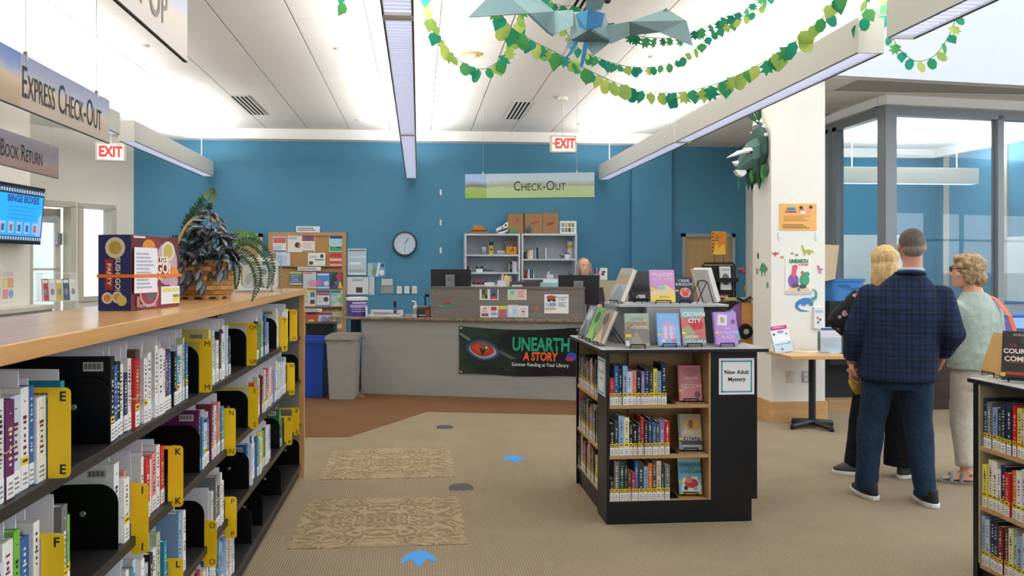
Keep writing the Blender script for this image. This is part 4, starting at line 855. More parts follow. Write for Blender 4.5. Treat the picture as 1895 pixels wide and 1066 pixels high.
MB().prism(rrect(.035, .18, .012, 3, 0, .09), -.012, .012).obj('body', C('#22252b', .4), t); MB().box((-.01, -.014, .06), (.01, -.0122, .1)).obj('label_sheet', C('#5a7a9a', .5), t); MB().box((-.03, -.03, 0), (.03, .03, .02)).obj('base', C('#1b1c1f', .5), t)
p = dk(712, 585, .25); t = thing('paper_tray', 'white low tray of slips on the check-out desk', 'tray', (p.x, p.y, DZ), DA)
MB().box((-.21, -.02, 0), (.21, .09, .012)).box((-.21, .08, .0125), (.21, .09, .07)).obj('tray', C('#e9e8e6', .4), t); MB().box((-.15, -.0, .0125), (.05, .07, .04)).box((.07, -.0, .0125), (.18, .07, .03)).obj('slips', [C('#8a94a8', .6)], t)
p = dk(648, 583, .12); o = MB().box((-.01, -.05, 0), (.01, .05, .11)).obj('small_box', C('#e9eaec', .5), None, (p.x+.2, p.y, DZ), bev=.002); tag(o, 'small white box beside the purple tub', 'box')
p = dk(788, 583, .22); t = thing('label_printer', 'grey label printer left of the desk screen', 'printer', (p.x, p.y, DZ), DA)
MB().box((-.09, -.09, 0), (.06, .09, .1)).obj('body', C('#3a3c42', .5), t, bev=.008); MB().box((-.09, -.09, .1005), (.06, .09, .13)).obj('lid', C('#6d6f78', .4), t, bev=.006); MB().box((-.06, -.095, .012), (.03, -.091, .022)).obj('paper_slip', C('#f1f1ef', .5), t)
p = dk(793, 583, .1); o = MB().lathe([(.03, 0), (.04, .085), (.036, .085), (.028, .01)], n=14).obj('pen_cup', C('#a95c38', .6), None, (p.x, p.y, DZ)); tag(o, 'terracotta coloured cup left of the desk screen', 'cup')
p = dk(787, 545, .32); t = thing('barcode_scanner', 'black barcode scanner on a bent stand left of the desk screen', 'scanner', (p.x, p.y, DZ))
MB().path([(0, 0, .002), (0, 0, .2), (-.01, 0, .24), (.03, -.02, .27)], .009).obj('stand', BLACK, t); MB().obox((.02, -.03, .285), (.05, .13, .04), Matrix.Rotation(.5, 3, 'X')).obj('head', C('#202124', .4), t); MB().lathe([(.05, 0), (.05, .008), (.02, .014)], n=14).obj('base', BLACK, t)
# acrylic sheet holder at the left end
p = dk(643, 560, .35); o = MB().box((-.08, 0, 0), (.08, .003, .26)).obj('acrylic_stand', ACRYLIC, None, (p.x-.02, p.y, DZ)); tag(o, 'clear acrylic stand behind the purple tub', 'stand')
# monitors seen from behind
def monitor(lab, x0, x1, ytop, dy, zb, rz, hh):
    a_, b2 = dk(x0, ytop, dy), dk(x1, ytop, dy); c = (a_+b2)/2; w = (b2-a_).length/abs(math.cos(rz-DA)) if abs(rz-DA) < 1 else .5
    t = thing('monitor', lab, 'monitor', (c.x, c.y, c.z-hh), rz)
    MB().box((-w/2, 0, 0), (w/2, .03, hh)).obj('shell', C('#26272b', .45, 0, .05), t, bev=.005); MB().box((-w/2+.01, .0305, .01), (w/2-.01, .032, hh-.01)).obj('screen', E('#a9c4e6', .8), t)
    MB().box((-.055, -.035, zb-(c.z-hh)), (.055, -.001, hh-.07)).box((-.12, -.1, zb-(c.z-hh)), (.12, .1, zb-(c.z-hh)+.012)).obj('stand', C('#8d9096', .4, .3), t, bev=.004)
    ring = [(.026*math.cos(i*PI/12), .026*math.sin(i*PI/12)) for i in range(24)]
    MB().path([(u, -.036, hh-.12+v) for u, v in ring], .0025, 5, closed=True).obj('logo_ring', C('#4b4e55', .4), t); text(t, 'DELL', 0, hh-.12, .018, '#4b4e55', -.0365)
    return t
monitor('black monitor with a grey stand, seen from behind, left end of the desk screen', 797, 871, 498, .35, DZ, DA, .34)
monitor('black monitor seen from behind, in front of the staff member', 1033, 1109, 509, .32, DZ, DA, .345)
# things on the staff side, showing over the screen
def over(x, y, dy): return dk(x, y, dy)
def sit(lab, nm, cat, x0, y0, x1, y1, dy, mats, fn):
    p, q = over(x0, y1, dy), over(x1, y0, dy); t = thing(nm, lab, cat, ((p.x+q.x)/2, (p.y+q.y)/2, p.z-.12), DA); fn(t, (q-p).xy.length, q.z-p.z+.12); return t
back_ledge = thing('work_counter', 'low staff counter behind the desk screen, hardly visible', 'counter', (a.x, a.y, 0), DA)
MB().box((.05, .79, .72), (SL-.05, .99, 1.155)).obj('raised_top', C('#b9b7b2', .5), back_ledge); MB().box((.1, .8, 0), (SL-.1, .97, .719)).obj('base', C('#8f8d88', .6), back_ledge)
def boxy(lab, nm, cat, x0, x1, ytop, col, dy=.83, extra=None, dep=.1, z0=1.1555):
    p, q = over(x0, ytop, dy), over(x1, ytop, dy); w = (q-p).xy.length; h = max(.03, p.z-z0)
    t = thing(nm, lab, cat, ((p.x+q.x)/2, (p.y+q.y)/2, z0), DA); MB().box((-w/2, -.02, 0), (w/2, dep, h)).obj('body', C(col, .55), t, bev=.004)
    if extra: extra(t, w, h)
    return t
boxy('small white note box behind the left monitor side of the screen', 'note_box', 'box', 897, 913, 523, '#e6e6e4')
def colored(t, w, h):
    for k, (c, x, hh) in enumerate((('#4f6fb4', -.035, .06), ('#e3a877', .0, .09), ('#e8e6e0', .03, .05), ('#d9c25a', .045, .07))):
        MB().cyl((x, .03, h-.02), (x+.01, .03, h+hh), .012+.006*(k == 1)).obj('marker', C(c, .5), t)
boxy('white caddy stuffed with coloured cards and markers over the screen', 'desk_caddy', 'caddy', 921, 936, 519, '#dde1e8', .83, colored)
boxy('yellow and white carton behind the coloured caddy', 'carton', 'carton', 934, 944, 511, '#d6cf9a', .86)
boxy('long brown desk organiser over the screen', 'organiser', 'organiser', 945, 1000, 521, '#4d4748', .83, lambda t, w, h: MB().box((-w*.45, -.022, h*.3), (-w*.1, -.0205, h*.8)).obj('label_sheet', C('#d9dde0', .5), t))
boxy('teal tissue box holding white papers, right over the screen', 'tissue_box', 'box', 1000, 1035, 523, '#8fc3cc', .83, lambda t, w, h: MB().box((-w*.35, -.0, h+.0005), (w*.4, .07, h+.045)).obj('papers', C('#f0f0ee', .7), t))
# ================================================================ BINS, BACK WALL
def bin_(lab, x0, x1, ytop, d, col, liner, tilt=0):
    p, q = at(x0, ytop, d=d), at(x1, ytop, d=d); w = (q-p).length; h = p.z; t = thing('waste_bin', lab, 'bin', ((p.x+q.x)/2, (p.y+q.y)/2+.28, 0), -.06)
    mb = MB(); a0, a1, b0, b1 = w*.42, w*.5, .22, .27
    v = [(-a0, -b0, .004), (a0, -b0, .004), (a0, b0, .004), (-a0, b0, .004), (-a1, -b1, h), (a1, -b1, h), (a1, b1, h), (-a1, b1, h), (-a1+.012, -b1+.012, h), (a1-.012, -b1+.012, h), (a1-.012, b1-.012, h), (-a1+.012, b1-.012, h), (-a0+.01, -b0+.01, .1), (a0-.01, -b0+.01, .1), (a0-.01, b0-.01, .1), (-a0+.01, b0-.01, .1)]
    f = [(3, 2, 1, 0), (0, 1, 5, 4), (1, 2, 6, 5), (2, 3, 7, 6), (3, 0, 4, 7), (4, 5, 9, 8), (5, 6, 10, 9), (6, 7, 11, 10), (7, 4, 8, 11), (8, 9, 13, 12), (9, 10, 14, 13), (10, 11, 15, 14), (11, 8, 12, 15), (12, 13, 14, 15)]
    mb.add(v, f).obj('body', C(col, .45, 0, .05), t, bev=.008)
    MB().box((-a1-.012, -b1-.012, h-.045), (a1+.012, -b1-.002, h-.01)).box((-a1-.012, b1+.002, h-.045), (a1+.012, b1+.012, h-.01)).box((-a1-.012, -b1-.0015, h-.045), (-a1-.002, b1+.0015, h-.01)).box((a1+.002, -b1-.0015, h-.045), (a1+.012, b1+.0015, h-.01)).obj('rim', C(col, .4, 0, .05), t)
    mb = MB()
    for k in range(24):
        a_ = k/24; per = a_*4; sgn = per % 1; e = int(per)
        u, v_ = [(-1+2*sgn, -1), (1, -1+2*sgn), (1-2*sgn, 1), (-1, 1-2*sgn)][e]
        for zz, ex_ in ((h+.006, .004), (h-.05-.025*((k*7) % 3), .016)): mb.v.append((u*(a1+ex_), v_*(b1+ex_), zz))
    for k in range(24): j = (k+1) % 24; mb.f.append((2*k, 2*j, 2*j+1, 2*k+1)); mb.m.append(0)
    mb.obj('bag_liner', liner, t)
LIN = glassy('thin_bag_film', (.85, .86, .88, 1), 1.6)
bin_('tall blue recycling bin between the bookcase end and the grey bin', 545, 602, 628, 9.5, '#2450b8', LIN)
bin_('tall grey waste bin left of the check-out desk', 606, 660, 622, 9.35, '#a09f98', LIN)
YB = 12.54
p, q = at(566, 601, d=11.2), at(618, 601, d=11.2); t = thing('storage_cart', 'black storage cart behind the bins under the cork board', 'cart', ((p.x+q.x)/2, p.y, 0)); w_ = (q-p).length
MB().box((-w_/2, 0, .1), (w_/2, .4, p.z)).obj('body', C('#1d1e21', .4), t, bev=.006); MB().box((-w_/2-.01, -.012, p.z+.0005), (w_/2+.01, .41, p.z+.02)).obj('top', C('#2a2b2f', .35), t)
for sx_ in (-1, 1):
    for y_ in (.05, .35): MB().lathe([(.03, -.015), (.045, 0), (.03, .015)], n=12).obj('caster', BLACK, t, (sx_*(w_/2-.05), y_, .0455), (PI/2, 0, 0))
def wall_poster(nm, lab, x0, y0, x1, y1, bg, shapes=(), texts=(), cat='poster', group=None, Y=YB, rough=.4):
    p, q = at(x0, y1, Y=Y), at(x1, y0, Y=Y); w, h = q.x-p.x, q.z-p.z
    return poster(nm, lab, cat, ((p.x+q.x)/2, Y-.004, (p.z+q.z)/2), w, h, bg, shapes, texts, group=group, rough=rough)
# bulletin board
p, q = at(497, 625, Y=12.5), at(640, 430, Y=12.5); zc0, zc1 = p.z, q.z; bwid = q.x-p.x
bb = thing('bulletin_board', 'tall cork bulletin board covered in flyers on the blue wall', 'board', ((p.x+q.x)/2, 12.53, 0))
MB().box((-bwid/2, -.002, zc0), (bwid/2, .018, zc1)).obj('cork', C('#b08a58', .9, 0, .12, 90, .2), bb)
fr = C('#b98f63', .5, 0, .06)
MB().box((-bwid/2-.005, -.02, zc1-.05), (bwid/2+.005, -.0025, zc1)).box((-bwid/2-.005, -.02, zc0), (-bwid/2+.06, -.0025, zc1-.0505)).box((bwid/2-.06, -.02, zc0), (bwid/2+.005, -.0025, zc1-.0505)).obj('frame', fr, bb)
for yy in (494, 570): z_ = at(560, yy, Y=12.5).z; MB().box((-bwid/2+.061, -.03, z_-.012), (bwid/2-.061, -.0025, z_)).obj('ledge', C('#26272a', .5), bb)
g = 'flyers on the cork board'; BY = 12.522
A1 = [('r', .05, .55, .95, .85, '#c9605c'), ('r', .05, .88, .95, .97, '#b7b0ae'), ('r', .05, .05, .95, .14, '#5a76b4'), ('t', .1, .2, .9, .5, '#c9ccd2', 4)]
fl_ = [('flyer with a red band and blue foot, top left of the cork board', 505, 435, 530, 468, '#e9e9ea', A1, []),
       ('cream flyer with a dark round picture, top row of the cork board', 532, 435, 558, 467, '#e3dfd2', [('e', .72, .42, .2, .16, '#3c3b3e'), ('e', .85, .38, .1, .12, '#c9824e'), ('t', .1, .75, .8, .88, '#8d8a80', 2)], []),
       ('flyer with a red and blue header, top row of the cork board', 558, 435, 583, 467, '#e6e2df', [('r', .05, .65, .95, .97, '#a8493f'), ('r', .3, .7, .7, .9, '#3d5c94'), ('t', .1, .2, .9, .55, '#c2b6b0', 4), ('r', .05, .03, .95, .1, '#b5604a')], []),
       ('green and blue flyer, top right of the cork board', 609, 435, 634, 466, '#d9e6ea', [('r', .05, .78, .95, .95, '#2b4f86'), ('r', .05, .05, .95, .3, '#4a9e62'), ('e', .2, .35, .2, .15, '#3f8c4c'), ('e', .7, .3, .2, .08, '#2e3a4c'), ('r', .05, .3, .95, .75, '#a9d3e2')], []),
       ('red flyer with pale bands, right side of the cork board', 609, 468, 634, 498, '#cf6a58', [('r', .05, .75, .95, .95, '#b9473c'), ('r', .05, .5, .95, .65, '#efc9b8'), ('r', .05, .2, .95, .32, '#e9b39e'), ('t', .1, .35, .9, .48, '#8f3a30', 2)], []),
       ('white flyer with a round logo and green line, middle of the cork board', 570, 468, 602, 492, '#e5e7e2', [('e', .8, .75, .1, .16, '#3a4f4a'), ('r', .4, .42, .92, .52, '#5d8a6a'), ('r', .06, .1, .3, .35, '#4c4f4a'), ('t', .08, .6, .6, .8, '#a9aca8', 2)], []),
       ('pale blue sheet at the left of the cork board', 511, 468, 537, 492, '#cfdcec', [('t', .1, .2, .9, .8, '#a8bcd8', 6)], []),
       ('green grey booklet in the upper rack of the cork board', 536, 503, 559, 527, '#5c7a8c', [('r', 0, .85, 1, 1, '#c9c07a'), ('r', 0, 0, 1, .12, '#c9cdbf'), ('t', .1, .2, .9, .8, '#8fb0bd', 4)], []),
       ('pink and blue booklet, first full one in the upper rack of the cork board', 561, 503, 585, 534, '#b9cfe0', [('r', 0, .8, 1, 1, '#dcc7b0'), ('e', .7, .3, .4, .2, '#d79aa8'), ('r', .1, .9, .7, .95, '#c25a50')], []),
       ('bright blue booklet with pink flowers in the upper rack of the cork board', 586, 503, 610, 534, '#4f9ad8', [('r', 0, .75, 1, 1, '#4a5a9c'), ('r', .05, .78, .95, .9, '#e6e0ea'), ('e', .2, .35, .22, .18, '#d973a8'), ('e', .75, .3, .2, .15, '#e6d0e4'), ('r', 0, 0, 1, .1, '#d9dde6')], []),
       ('dark purple and orange booklet at the right of the upper rack', 611, 503, 635, 534, '#4a5578', [('p', [(0, 0), (.1, .8), (.6, 1), (.5, .4)], '#2c4a48'), ('e', .7, .7, .25, .2, '#b5523e'), ('e', .6, .35, .3, .12, '#7d5aa8'), ('p', [(.6, 0), (.75, .5), (1, 0)], '#e3c83c'), ('r', .6, .9, 1, 1, '#a84a6c')], []),
       ('cream booklet with a yellow top, left in the lower rack of the cork board', 561, 536, 585, 567, '#e2dfc4', [('r', 0, .88, 1, 1, '#dcc23c'), ('r', .55, .55, .9, .85, '#4a7ec4'), ('r', .55, .15, .9, .4, '#46505e'), ('t', .08, .2, .5, .8, '#b9b69c', 7)], []),
       ('white booklet with a red band and round picture in the lower rack', 586, 536, 610, 567, '#dfe3e8', [('r', 0, .8, 1, .98, '#44608c'), ('r', 0, .66, 1, .78, '#c4555a'), ('e', .72, .42, .2, .15, '#4c5260'), ('r', 0, .02, 1, .08, '#5a7ab0'), ('t', .08, .2, .5, .6, '#b0b8c0', 5)], []),
       ('pale green booklet with a yellow star in the lower rack', 611, 536, 635, 567, '#8fc0bf', [('r', .05, .82, .8, .94, '#3c7a8c'), ('e', .72, .62, .16, .12, '#e6df5a'), ('p', [(0, 0), (.5, .3), (1, .1), (1, 0)], '#d9d6b4'), ('t', .1, .3, .6, .6, '#c9e0da', 4)], []),
       ('green and red flyer at the foot of the cork board', 567, 577, 586, 601, '#c9564a', [('r', 0, 0, 1, .3, '#6aa84e'), ('e', .5, .3, .3, .12, '#e3d24c'), ('r', .1, .8, .9, .95, '#3a3c46')], []),
       ('pink and blue flyer at the foot of the cork board', 589, 577, 612, 601, '#d9c7cc', [('r', 0, .75, 1, .95, '#8c4a6c'), ('e', .5, .4, .3, .25, '#6a8cc0'), ('r', .7, .1, .95, .4, '#a85a70')], []),
       ('beige flyer with a sketch at the foot of the cork board', 616, 577, 637, 608, '#d3cdb9', [('e', .5, .4, .3, .15, '#8f887c'), ('r', .1, .85, .9, .95, '#a59e8c')], [])]
for lb, x0, y0, x1, y1, bg, sh, tx in fl_: wall_poster('flyer', lb, x0, y0, x1, y1, bg, sh, tx, 'flyer', g, BY if y0 not in (503, 536) else BY-.01)
for k, (x0, y0, x1, y1, lb) in enumerate(((548, 419, 592, 430, 'white printed strip label over the cork board'), (551, 494, 594, 501, 'white printed strip label on the upper ledge of the cork board'), (560, 571, 596, 577, 'white printed strip label on the lower ledge of the cork board'))):
    wall_poster('strip_label', lb, x0, y0, x1, y1, '#e9edf0', [('t', .06, .2, .94, .85, '#6d7276', 2)], (), 'label', None, 12.53 if k == 0 else 12.49)
# sleeves and small plates right of the board
GL = .12
wall_poster('framed_notice', 'glossy pale notice in a clear frame, right of the cork board', 643, 460, 678, 509, '#b9cddd', [('r', .03, .02, .97, .08, '#dfe9f0'), ('r', .06, .1, .94, .22, '#a9b6c0'), ('r', .1, .4, .7, .48, '#eef4f8'), ('r', .05, .66, .95, .7, '#d9e9f4'), ('r', .05, .9, .95, .95, '#7a8088')], (), 'notice', rough=GL)
wall_poster('framed_notice', 'small glossy map picture in a clear frame on the blue wall', 680, 486, 713, 512, '#7fa9c9', [('r', .02, .05, .3, .95, '#a8c3c9'), ('e', .45, .35, .2, .25, '#6ea07a'), ('p', [(.45, 0), (.6, 1), (.75, 1), (.6, 0)], '#d9eaf2'), ('r', .75, .7, .95, .92, '#3a4f7c'), ('e', .8, .3, .15, .2, '#e2eef0')], (), 'notice', rough=GL)
wall_poster('paper_notice', 'white notice with a dark photo behind the purple tub', 642, 513, 682, 545, '#dde2e6', [('r', .42, .1, .72, .42, '#6d4b40'), ('r', .48, .2, .68, .38, '#39424c')], [('Library', .5, .85, .06, '#5a4a40')], 'notice')
wall_poster('clear_sleeve', 'narrow clear sleeve hanging on the blue wall beside the white notice', 683, 512, 693, 546, '#c3d3dd', [('e', .5, .06, .15, .03, '#8d949a')], (), 'sleeve')
wall_poster('wall_plate', 'small white plaque over a grey plaque on the blue wall', 706, 516, 727, 528.5, '#c9ced1', (), (), 'plaque'); wall_poster('wall_plate', 'small grey plaque under a white plaque on the blue wall', 705, 529.5, 728, 543, '#9aa0a1', (), (), 'plaque')
for k, (x, nm) in enumerate(((739, 'leftmost'), (753, 'middle'), (767, 'rightmost'))):
    p = at(x, 536.5, Y=12.54); t = thing('light_switch', 'white light switch plate, %s of three on the blue wall' % nm, 'switch', p, group='light switches')
    MB().box((-.037, -.008, -.058), (.037, 0.005, .058)).obj('plate', C('#eeeeea', .4), t, bev=.003); MB().box((-.016, -.011, -.032), (.016, -.0085, .032)).obj('rocker', C('#dcdcd8', .4), t)
for k, (y, nm) in enumerate(((356, 'highest'), (412, 'middle'), (463, 'lowest'))):
    p = at(815.5, y, Y=12.54); o = MB().prism(rrect(.03, .09, .012, 3), -.006, .004).obj('adhesive_hook', C('#eceff0', .4), None, p); tag(o, 'small white adhesive strip on the blue wall, %s of three' % nm, 'hook', 'white strips on the blue wall')
p = at(749, 451, Y=12.52); t = thing('wall_clock', 'round wall clock with a dark rim and glossy face', 'clock', p)
rr = [(.178*math.cos(i*PI/18), .178*math.sin(i*PI/18)) for i in range(36)]
MB().path([(u, -.01, v) for u, v in rr], .014, 6, closed=True).obj('rim', C('#3e4550', .3), t, smooth=True)
MB().prism(elp(0, 0, .17, .17, 32), -.004, .02).obj('dial', C('#e9ebee', .25), t)
mb = MB()
for k in range(12): a_ = k*PI/6; mb.obox((.145*math.sin(a_), -.0055, .145*math.cos(a_)), (.006, .001, .022), Matrix.Rotation(a_, 3, 'Y'))
mb.obj('hour_marks', C('#5d636c', .5), t)
MB().obox((.03, -.007, .045), (.01, .001, .1), Matrix.Rotation(.6, 3, 'Y')).obj('hour_hand', C('#24262b', .5), t); MB().obox((-.0, -.009, -.06), (.006, .001, .13), Matrix.Rotation(0, 3, 'Y')).obj('minute_hand', C('#24262b', .5), t)
MB().prism(elp(0, 0, .168, .168, 32), -.0135, -.0125).obj('glass', ACRYLIC, t)
# ---------------------------------------------------------------- staff shelves on the back wall
SF = 12.18
SHG = C('#b3bcc4', .5, 0, .03); SHW = C('#c9cfd4', .5, 0, .02)
def shelf_unit(lab, x0, x1, ytop, ys):
    p, q = at(x0, ytop, Y=SF), at(x1, ytop, Y=SF); w = q.x-p.x; t = thing('shelving_unit', lab, 'shelves', (p.x, SF, 0))
    MB().box((0, 0, 0), (.028, .33, p.z)).obj('side_panel', SHW, t); MB().box((w-.028, 0, 0), (w, .33, p.z)).obj('side_panel', SHW, t); MB().box((.0285, .0, p.z-.03), (w-.0285, .33, p.z)).obj('top_panel', SHW, t)
    MB().box((.0285, .315, 0), (w-.0285, .328, p.z-.031)).obj('back_panel', SHG, t); zs = []
    for y in ys:
        z = at((x0+x1)/2, y, Y=SF).z; zs.append(z); MB().box((.029, .004, z-.025), (w-.029, .314, z)).obj('shelf', SHW, t)
    return p.x, w, p.z, zs
u1 = shelf_unit('left grey shelving unit on the blue wall behind the desk', 860, 963, 432, (471, 504, 527)); u2 = shelf_unit('right grey shelving unit on the blue wall behind the desk', 965, 1068, 432, (479, 515, 535))
def sx(x, y=480): return at(x, y, Y=SF+.1).x
S1, S2, S3 = u1[3]; T1, T2, T3 = u2[3]; TOPZ = u1[2]+.0005
def hat():
    t = thing('sun_hat', 'tan brimmed explorer hat on the left shelving unit', 'hat', (sx(886), SF+.15, TOPZ)); c = C('#b07a42', .8, 0, .06)
    MB().lathe([(.17, .003), (.172, .01), (.11, .03), (.1, .06), (.09, .1), (.06, .125), (.02, .13)], n=24).obj('crown', c, t, smooth=True); MB().lathe([(.112, .034), (.1125, .05)], n=24).obj('hat_band', C('#4e3a28', .7), t)
hat()
t = thing('skull_model', 'white toy dinosaur skull beside the cardboard box on the shelving', 'skull', (sx(930), SF+.12, TOPZ), 0); wb = C('#ecebe6', .5, 0, .06)
prof = [(-.09, .03), (-.1, .07), (-.06, .1), (-.0, .12), (.05, .17), (.09, .19), (.11, .15), (.1, .1), (.07, .09), (.0, .075), (-.05, .055)]
MB().prism(prof, -.04, .05).obj('cranium', wb, t, bev=.01); MB().prism([(-.085, .022), (-.02, .03), (.06, .06), (.1, .09), (.09, .04), (.0, .004), (-.06, .003)], -.035, .045).obj('jaw', wb, t, bev=.006)
MB().prism(elp(.045, .13, .018, .014, 10, .6), -.043, -.0405).prism(elp(-.005, .095, .016, .01, 10, .5), -.043, -.0405).prism([(-.03, .05), (.04, .075), (.07, .09), (.0, .06)], -.043, -.0405).obj('hollows', C('#26262a', .7), t)
def carton(lab, x0, x1, y0, dep, rz, mark, side=0):
    w = sx(x1)-sx(x0); h = at(x0, y0, Y=SF+.05).z-TOPZ; t = thing('cardboard_box', lab, 'box', ((sx(x0)+sx(x1))/2, SF+.05+dep/2, TOPZ), rz); c = C('#a37f5c', .85, 0, .05, 20)
    MB().box((-w/2, -dep/2, 0), (w/2, dep/2, h)).obj('carton', c, t, bev=.003)
    MB().box((-w/2, -dep/2-.002, h+.0003), (-.002, dep/2, h+.003)).box((.002, -dep/2-.002, h+.0003), (w/2, dep/2, h+.003)).obj('flap', C('#94714f', .85), t)
    art(t, w, h, mark, -dep/2-.0015, -w/2, 0)
    return t
RED = '#b9473f'
carton('narrow cardboard box with a red stamp beside the dinosaur skull', 940, 968, 396, .2, 0, [('p', [(.5, .62), (.62, .78), (.7, .72), (.58, .56)], RED), ('p', [(.4, .55), (.5, .5), (.55, .55), (.45, .6)], RED), ('p', [(.3, .35), (.55, .5), (.5, .42)], '#b5756a')])
carton('wide cardboard box with a red stamp in the middle of the shelving top', 970, 1003, 395, .22, .0, [('p', [(.3, .42), (.35, .52), (.8, .66), (.75, .56)], RED)])
carton('cardboard box with a red stamp next to the photo frame', 1003.5, 1033, 394, .24, -.0, [('p', [(.25, .45), (.35, .52), (.65, .58), (.72, .48), (.4, .4)], RED)])
o = MB().ell((0, 0, .06), (.042, .03, .06), 14, 10).obj('painted_egg', C('#5d6b70', .5, 0, .1), None, (sx(977), SF+.02, TOPZ), smooth=True); tag(o, 'grey painted egg in front of the cardboard boxes', 'egg')
t = thing('toy_dinosaur', 'small green toy dinosaur below the narrow cardboard box', 'toy', (sx(949), SF+.03, TOPZ)); MB().prism([(-.07, .0), (-.05, .04), (-.02, .065), (.03, .06), (.07, .0), (.04, .01), (.03, 0), (-.0, .015), (-.03, 0)], -.015, .015).obj('body', C('#3fa06a', .5), t, bev=.005); MB().ell((-.065, 0, .06), (.02, .012, .012)).obj('head', C('#3fa06a', .5), t)
p = sx(1051); t = thing('photo_frame', 'white photo collage frame on top of the right shelving unit', 'frame', (p, SF+.08, TOPZ), 0); MB().box((-.13, 0, 0), (.13, .02, .2)).obj('frame', C('#e4eaf0', .4), t, bev=.002)
art(t, .26, .2, [('r', .06, .08, .94, .9, '#f1f2f0')]+[('r', .1+.2*i, .14+.38*j, .26+.2*i, .46+.38*j, c) for k, (i, j, c) in enumerate(((0, 0, '#8fa06a'), (1, 0, '#6b8fa0'), (2, 0, '#5a4636'), (3, 0, '#93b7a0'), (0, 1, '#7aa0b8'), (1, 1, '#c9b36a'), (2, 1, '#a88458'), (3, 1, '#6c9a6e')))], -.001, -.13, 0)
# upper left shelf
p = sx(896); t = thing('lantern', 'small silver lantern on the upper left shelf', 'lantern', (p, SF+.1, S1+.0005)); sv = C('#8f979b', .35, .6)
MB().lathe([(.05, 0), (.055, .02), (.035, .05), (.03, .055)], n=14).lathe([(.04, .12), (.05, .13), (.02, .16), (.012, .17)], n=14).path([(-.05, 0, .03), (-.06, 0, .1), (-.03, 0, .17), (.03, 0, .17), (.06, 0, .1), (.05, 0, .03)], .004).obj('frame', sv, t); MB().lathe([(.028, .055), (.036, .085), (.03, .12)], n=14).obj('glass', C('#c9d2d6', .1), t)
p = sx(909); t = thing('flashlight', 'yellow torch standing on the upper left shelf', 'torch', (p, SF+.1, S1+.0005)); MB().lathe([(.03, 0), (.03, .13), (.026, .14)], n=14).obj('body', C('#d9c02e', .4), t); MB().lathe([(.026, .1405), (.032, .15), (.032, .185), (.028, .19)], n=14).obj('cap', BLACK, t); MB().box((-.012, -.034, .06), (.012, -.0305, .09)).obj('switch', BLACK, t)
p = sx(927); t = thing('card_holder', 'pale green card holder on the upper left shelf', 'holder', (p, SF+.08, S1+.0005)); MB().box((-.06, 0, 0), (.06, .06, .06)).obj('card', C('#b9cdbf', .6), t); MB().box((-.07, -.01, 0), (.07, -.005, .03)).box((-.07, .0605, 0), (.07, .065, .03)).obj('clips', C('#8a949a', .4), t)
p = sx(946); t = thing('craft_basket', 'orange basket holding silver and copper ribbons on the upper left shelf', 'basket', (p, SF+.12, S1+.0005)); MB().box((-.085, -.08, 0), (.085, .08, .12)).obj('basket', C('#d29035', .6), t, bev=.01); MB().box((-.02, -.083, .055), (.03, -.0805, .07)).box((.0, -.083, .085), (.03, -.0805, .1)).obj('handle_slot', C('#4a3a1e', .7), t)
MB().path([(-.07, 0, .12), (-.1, 0, .2), (-.07, 0, .24), (-.04, 0, .19)], .012).obj('silver_ribbon', sv, t); MB().path([(0, 0, .12), (.02, 0, .2), (.05, 0, .19), (.05, 0, .12)], .014).obj('copper_ribbon', C('#b06a4a', .4, .3), t); MB().path([(-.05, .02, .12), (-.03, .02, .22), (.0, .02, .25), (.02, .02, .16)], .012).obj('grey_ribbon', C('#7d7f86', .4, .3), t)
# books and bits on the shelves
def row(x0, x1, z, specs, lab, grp):
    for k, (x, w, h, col) in enumerate(specs):
        book('%s book, %s from the left %s' % (NAMES[col], ordinal(k+1), lab), (sx(x), SF+.05, z+.0005), 0, w, h, .15, col, ink_for(col), k % 6, False, False, group=grp)
row(0, 0, S2, [(941.5, .025, .14, '#77797c'), (945.5, .03, .16, '#17181c'), (949.5, .03, .17, '#cfd9e8'), (953.5, .028, .16, '#eeeeec'), (957, .028, .165, '#8f7bb8'), (960, .02, .15, '#7a2430')], 'on the middle left staff shelf', 'staff books, left unit')
row(0, 0, T1, [(971, .03, .1, '#17181c'), (974, .025, .1, '#5b4636'), (978, .04, .13, '#d9cdb2'), (983, .04, .135, '#eeeeec'), (987.5, .03, .14, '#77797c'), (990.5, .02, .15, '#8fb6dc'), (994.5, .012, .17, '#17181c')], 'on the upper right staff shelf', 'staff books, right unit upper')
row(0, 0, T2, [(970, .035, .13, '#7a2430'), (974.5, .02, .1, '#c8272d'), (978, .03, .13, '#eeeeec'), (983, .02, .14, '#2f66a8'), (987, .015, .12, '#cfd9e8')], 'on the middle right staff shelf', 'staff books, right unit middle')
p = sx(1009); o = MB().box((-.008, 0, 0), (.008, .14, .17)).obj('acrylic_divider', C('#dfe6ea', .2), None, (p, SF+.05, T1+.0005)); tag(o, 'pale upright divider on the upper right staff shelf', 'divider')
p = sx(1057); t = thing('glass_vase', 'tall clear vase with yellow filling on the upper right staff shelf', 'vase', (p, SF+.18, T1+.0005)); MB().lathe([(.045, 0), (.045, .25), (.055, .275), (.043, .275), (.042, .01)], n=18).obj('vase', C('#c3cbd0', .08), t); MB().lathe([(.0455, .16), (.0455, .22)], n=18).obj('filling', C('#cdb24a', .6), t)
p = sx(1049); t = thing('tape_dispenser', 'small white and blue box on the upper right staff shelf', 'box', (p, SF+.06, T1+.0005)); MB().box((-.035, 0, 0), (.035, .06, .07)).obj('box', C('#e3e8f2', .4), t); MB().box((-.037, -.002, .0705), (.037, .062, .085)).obj('lid', C('#6f3a34', .5), t)
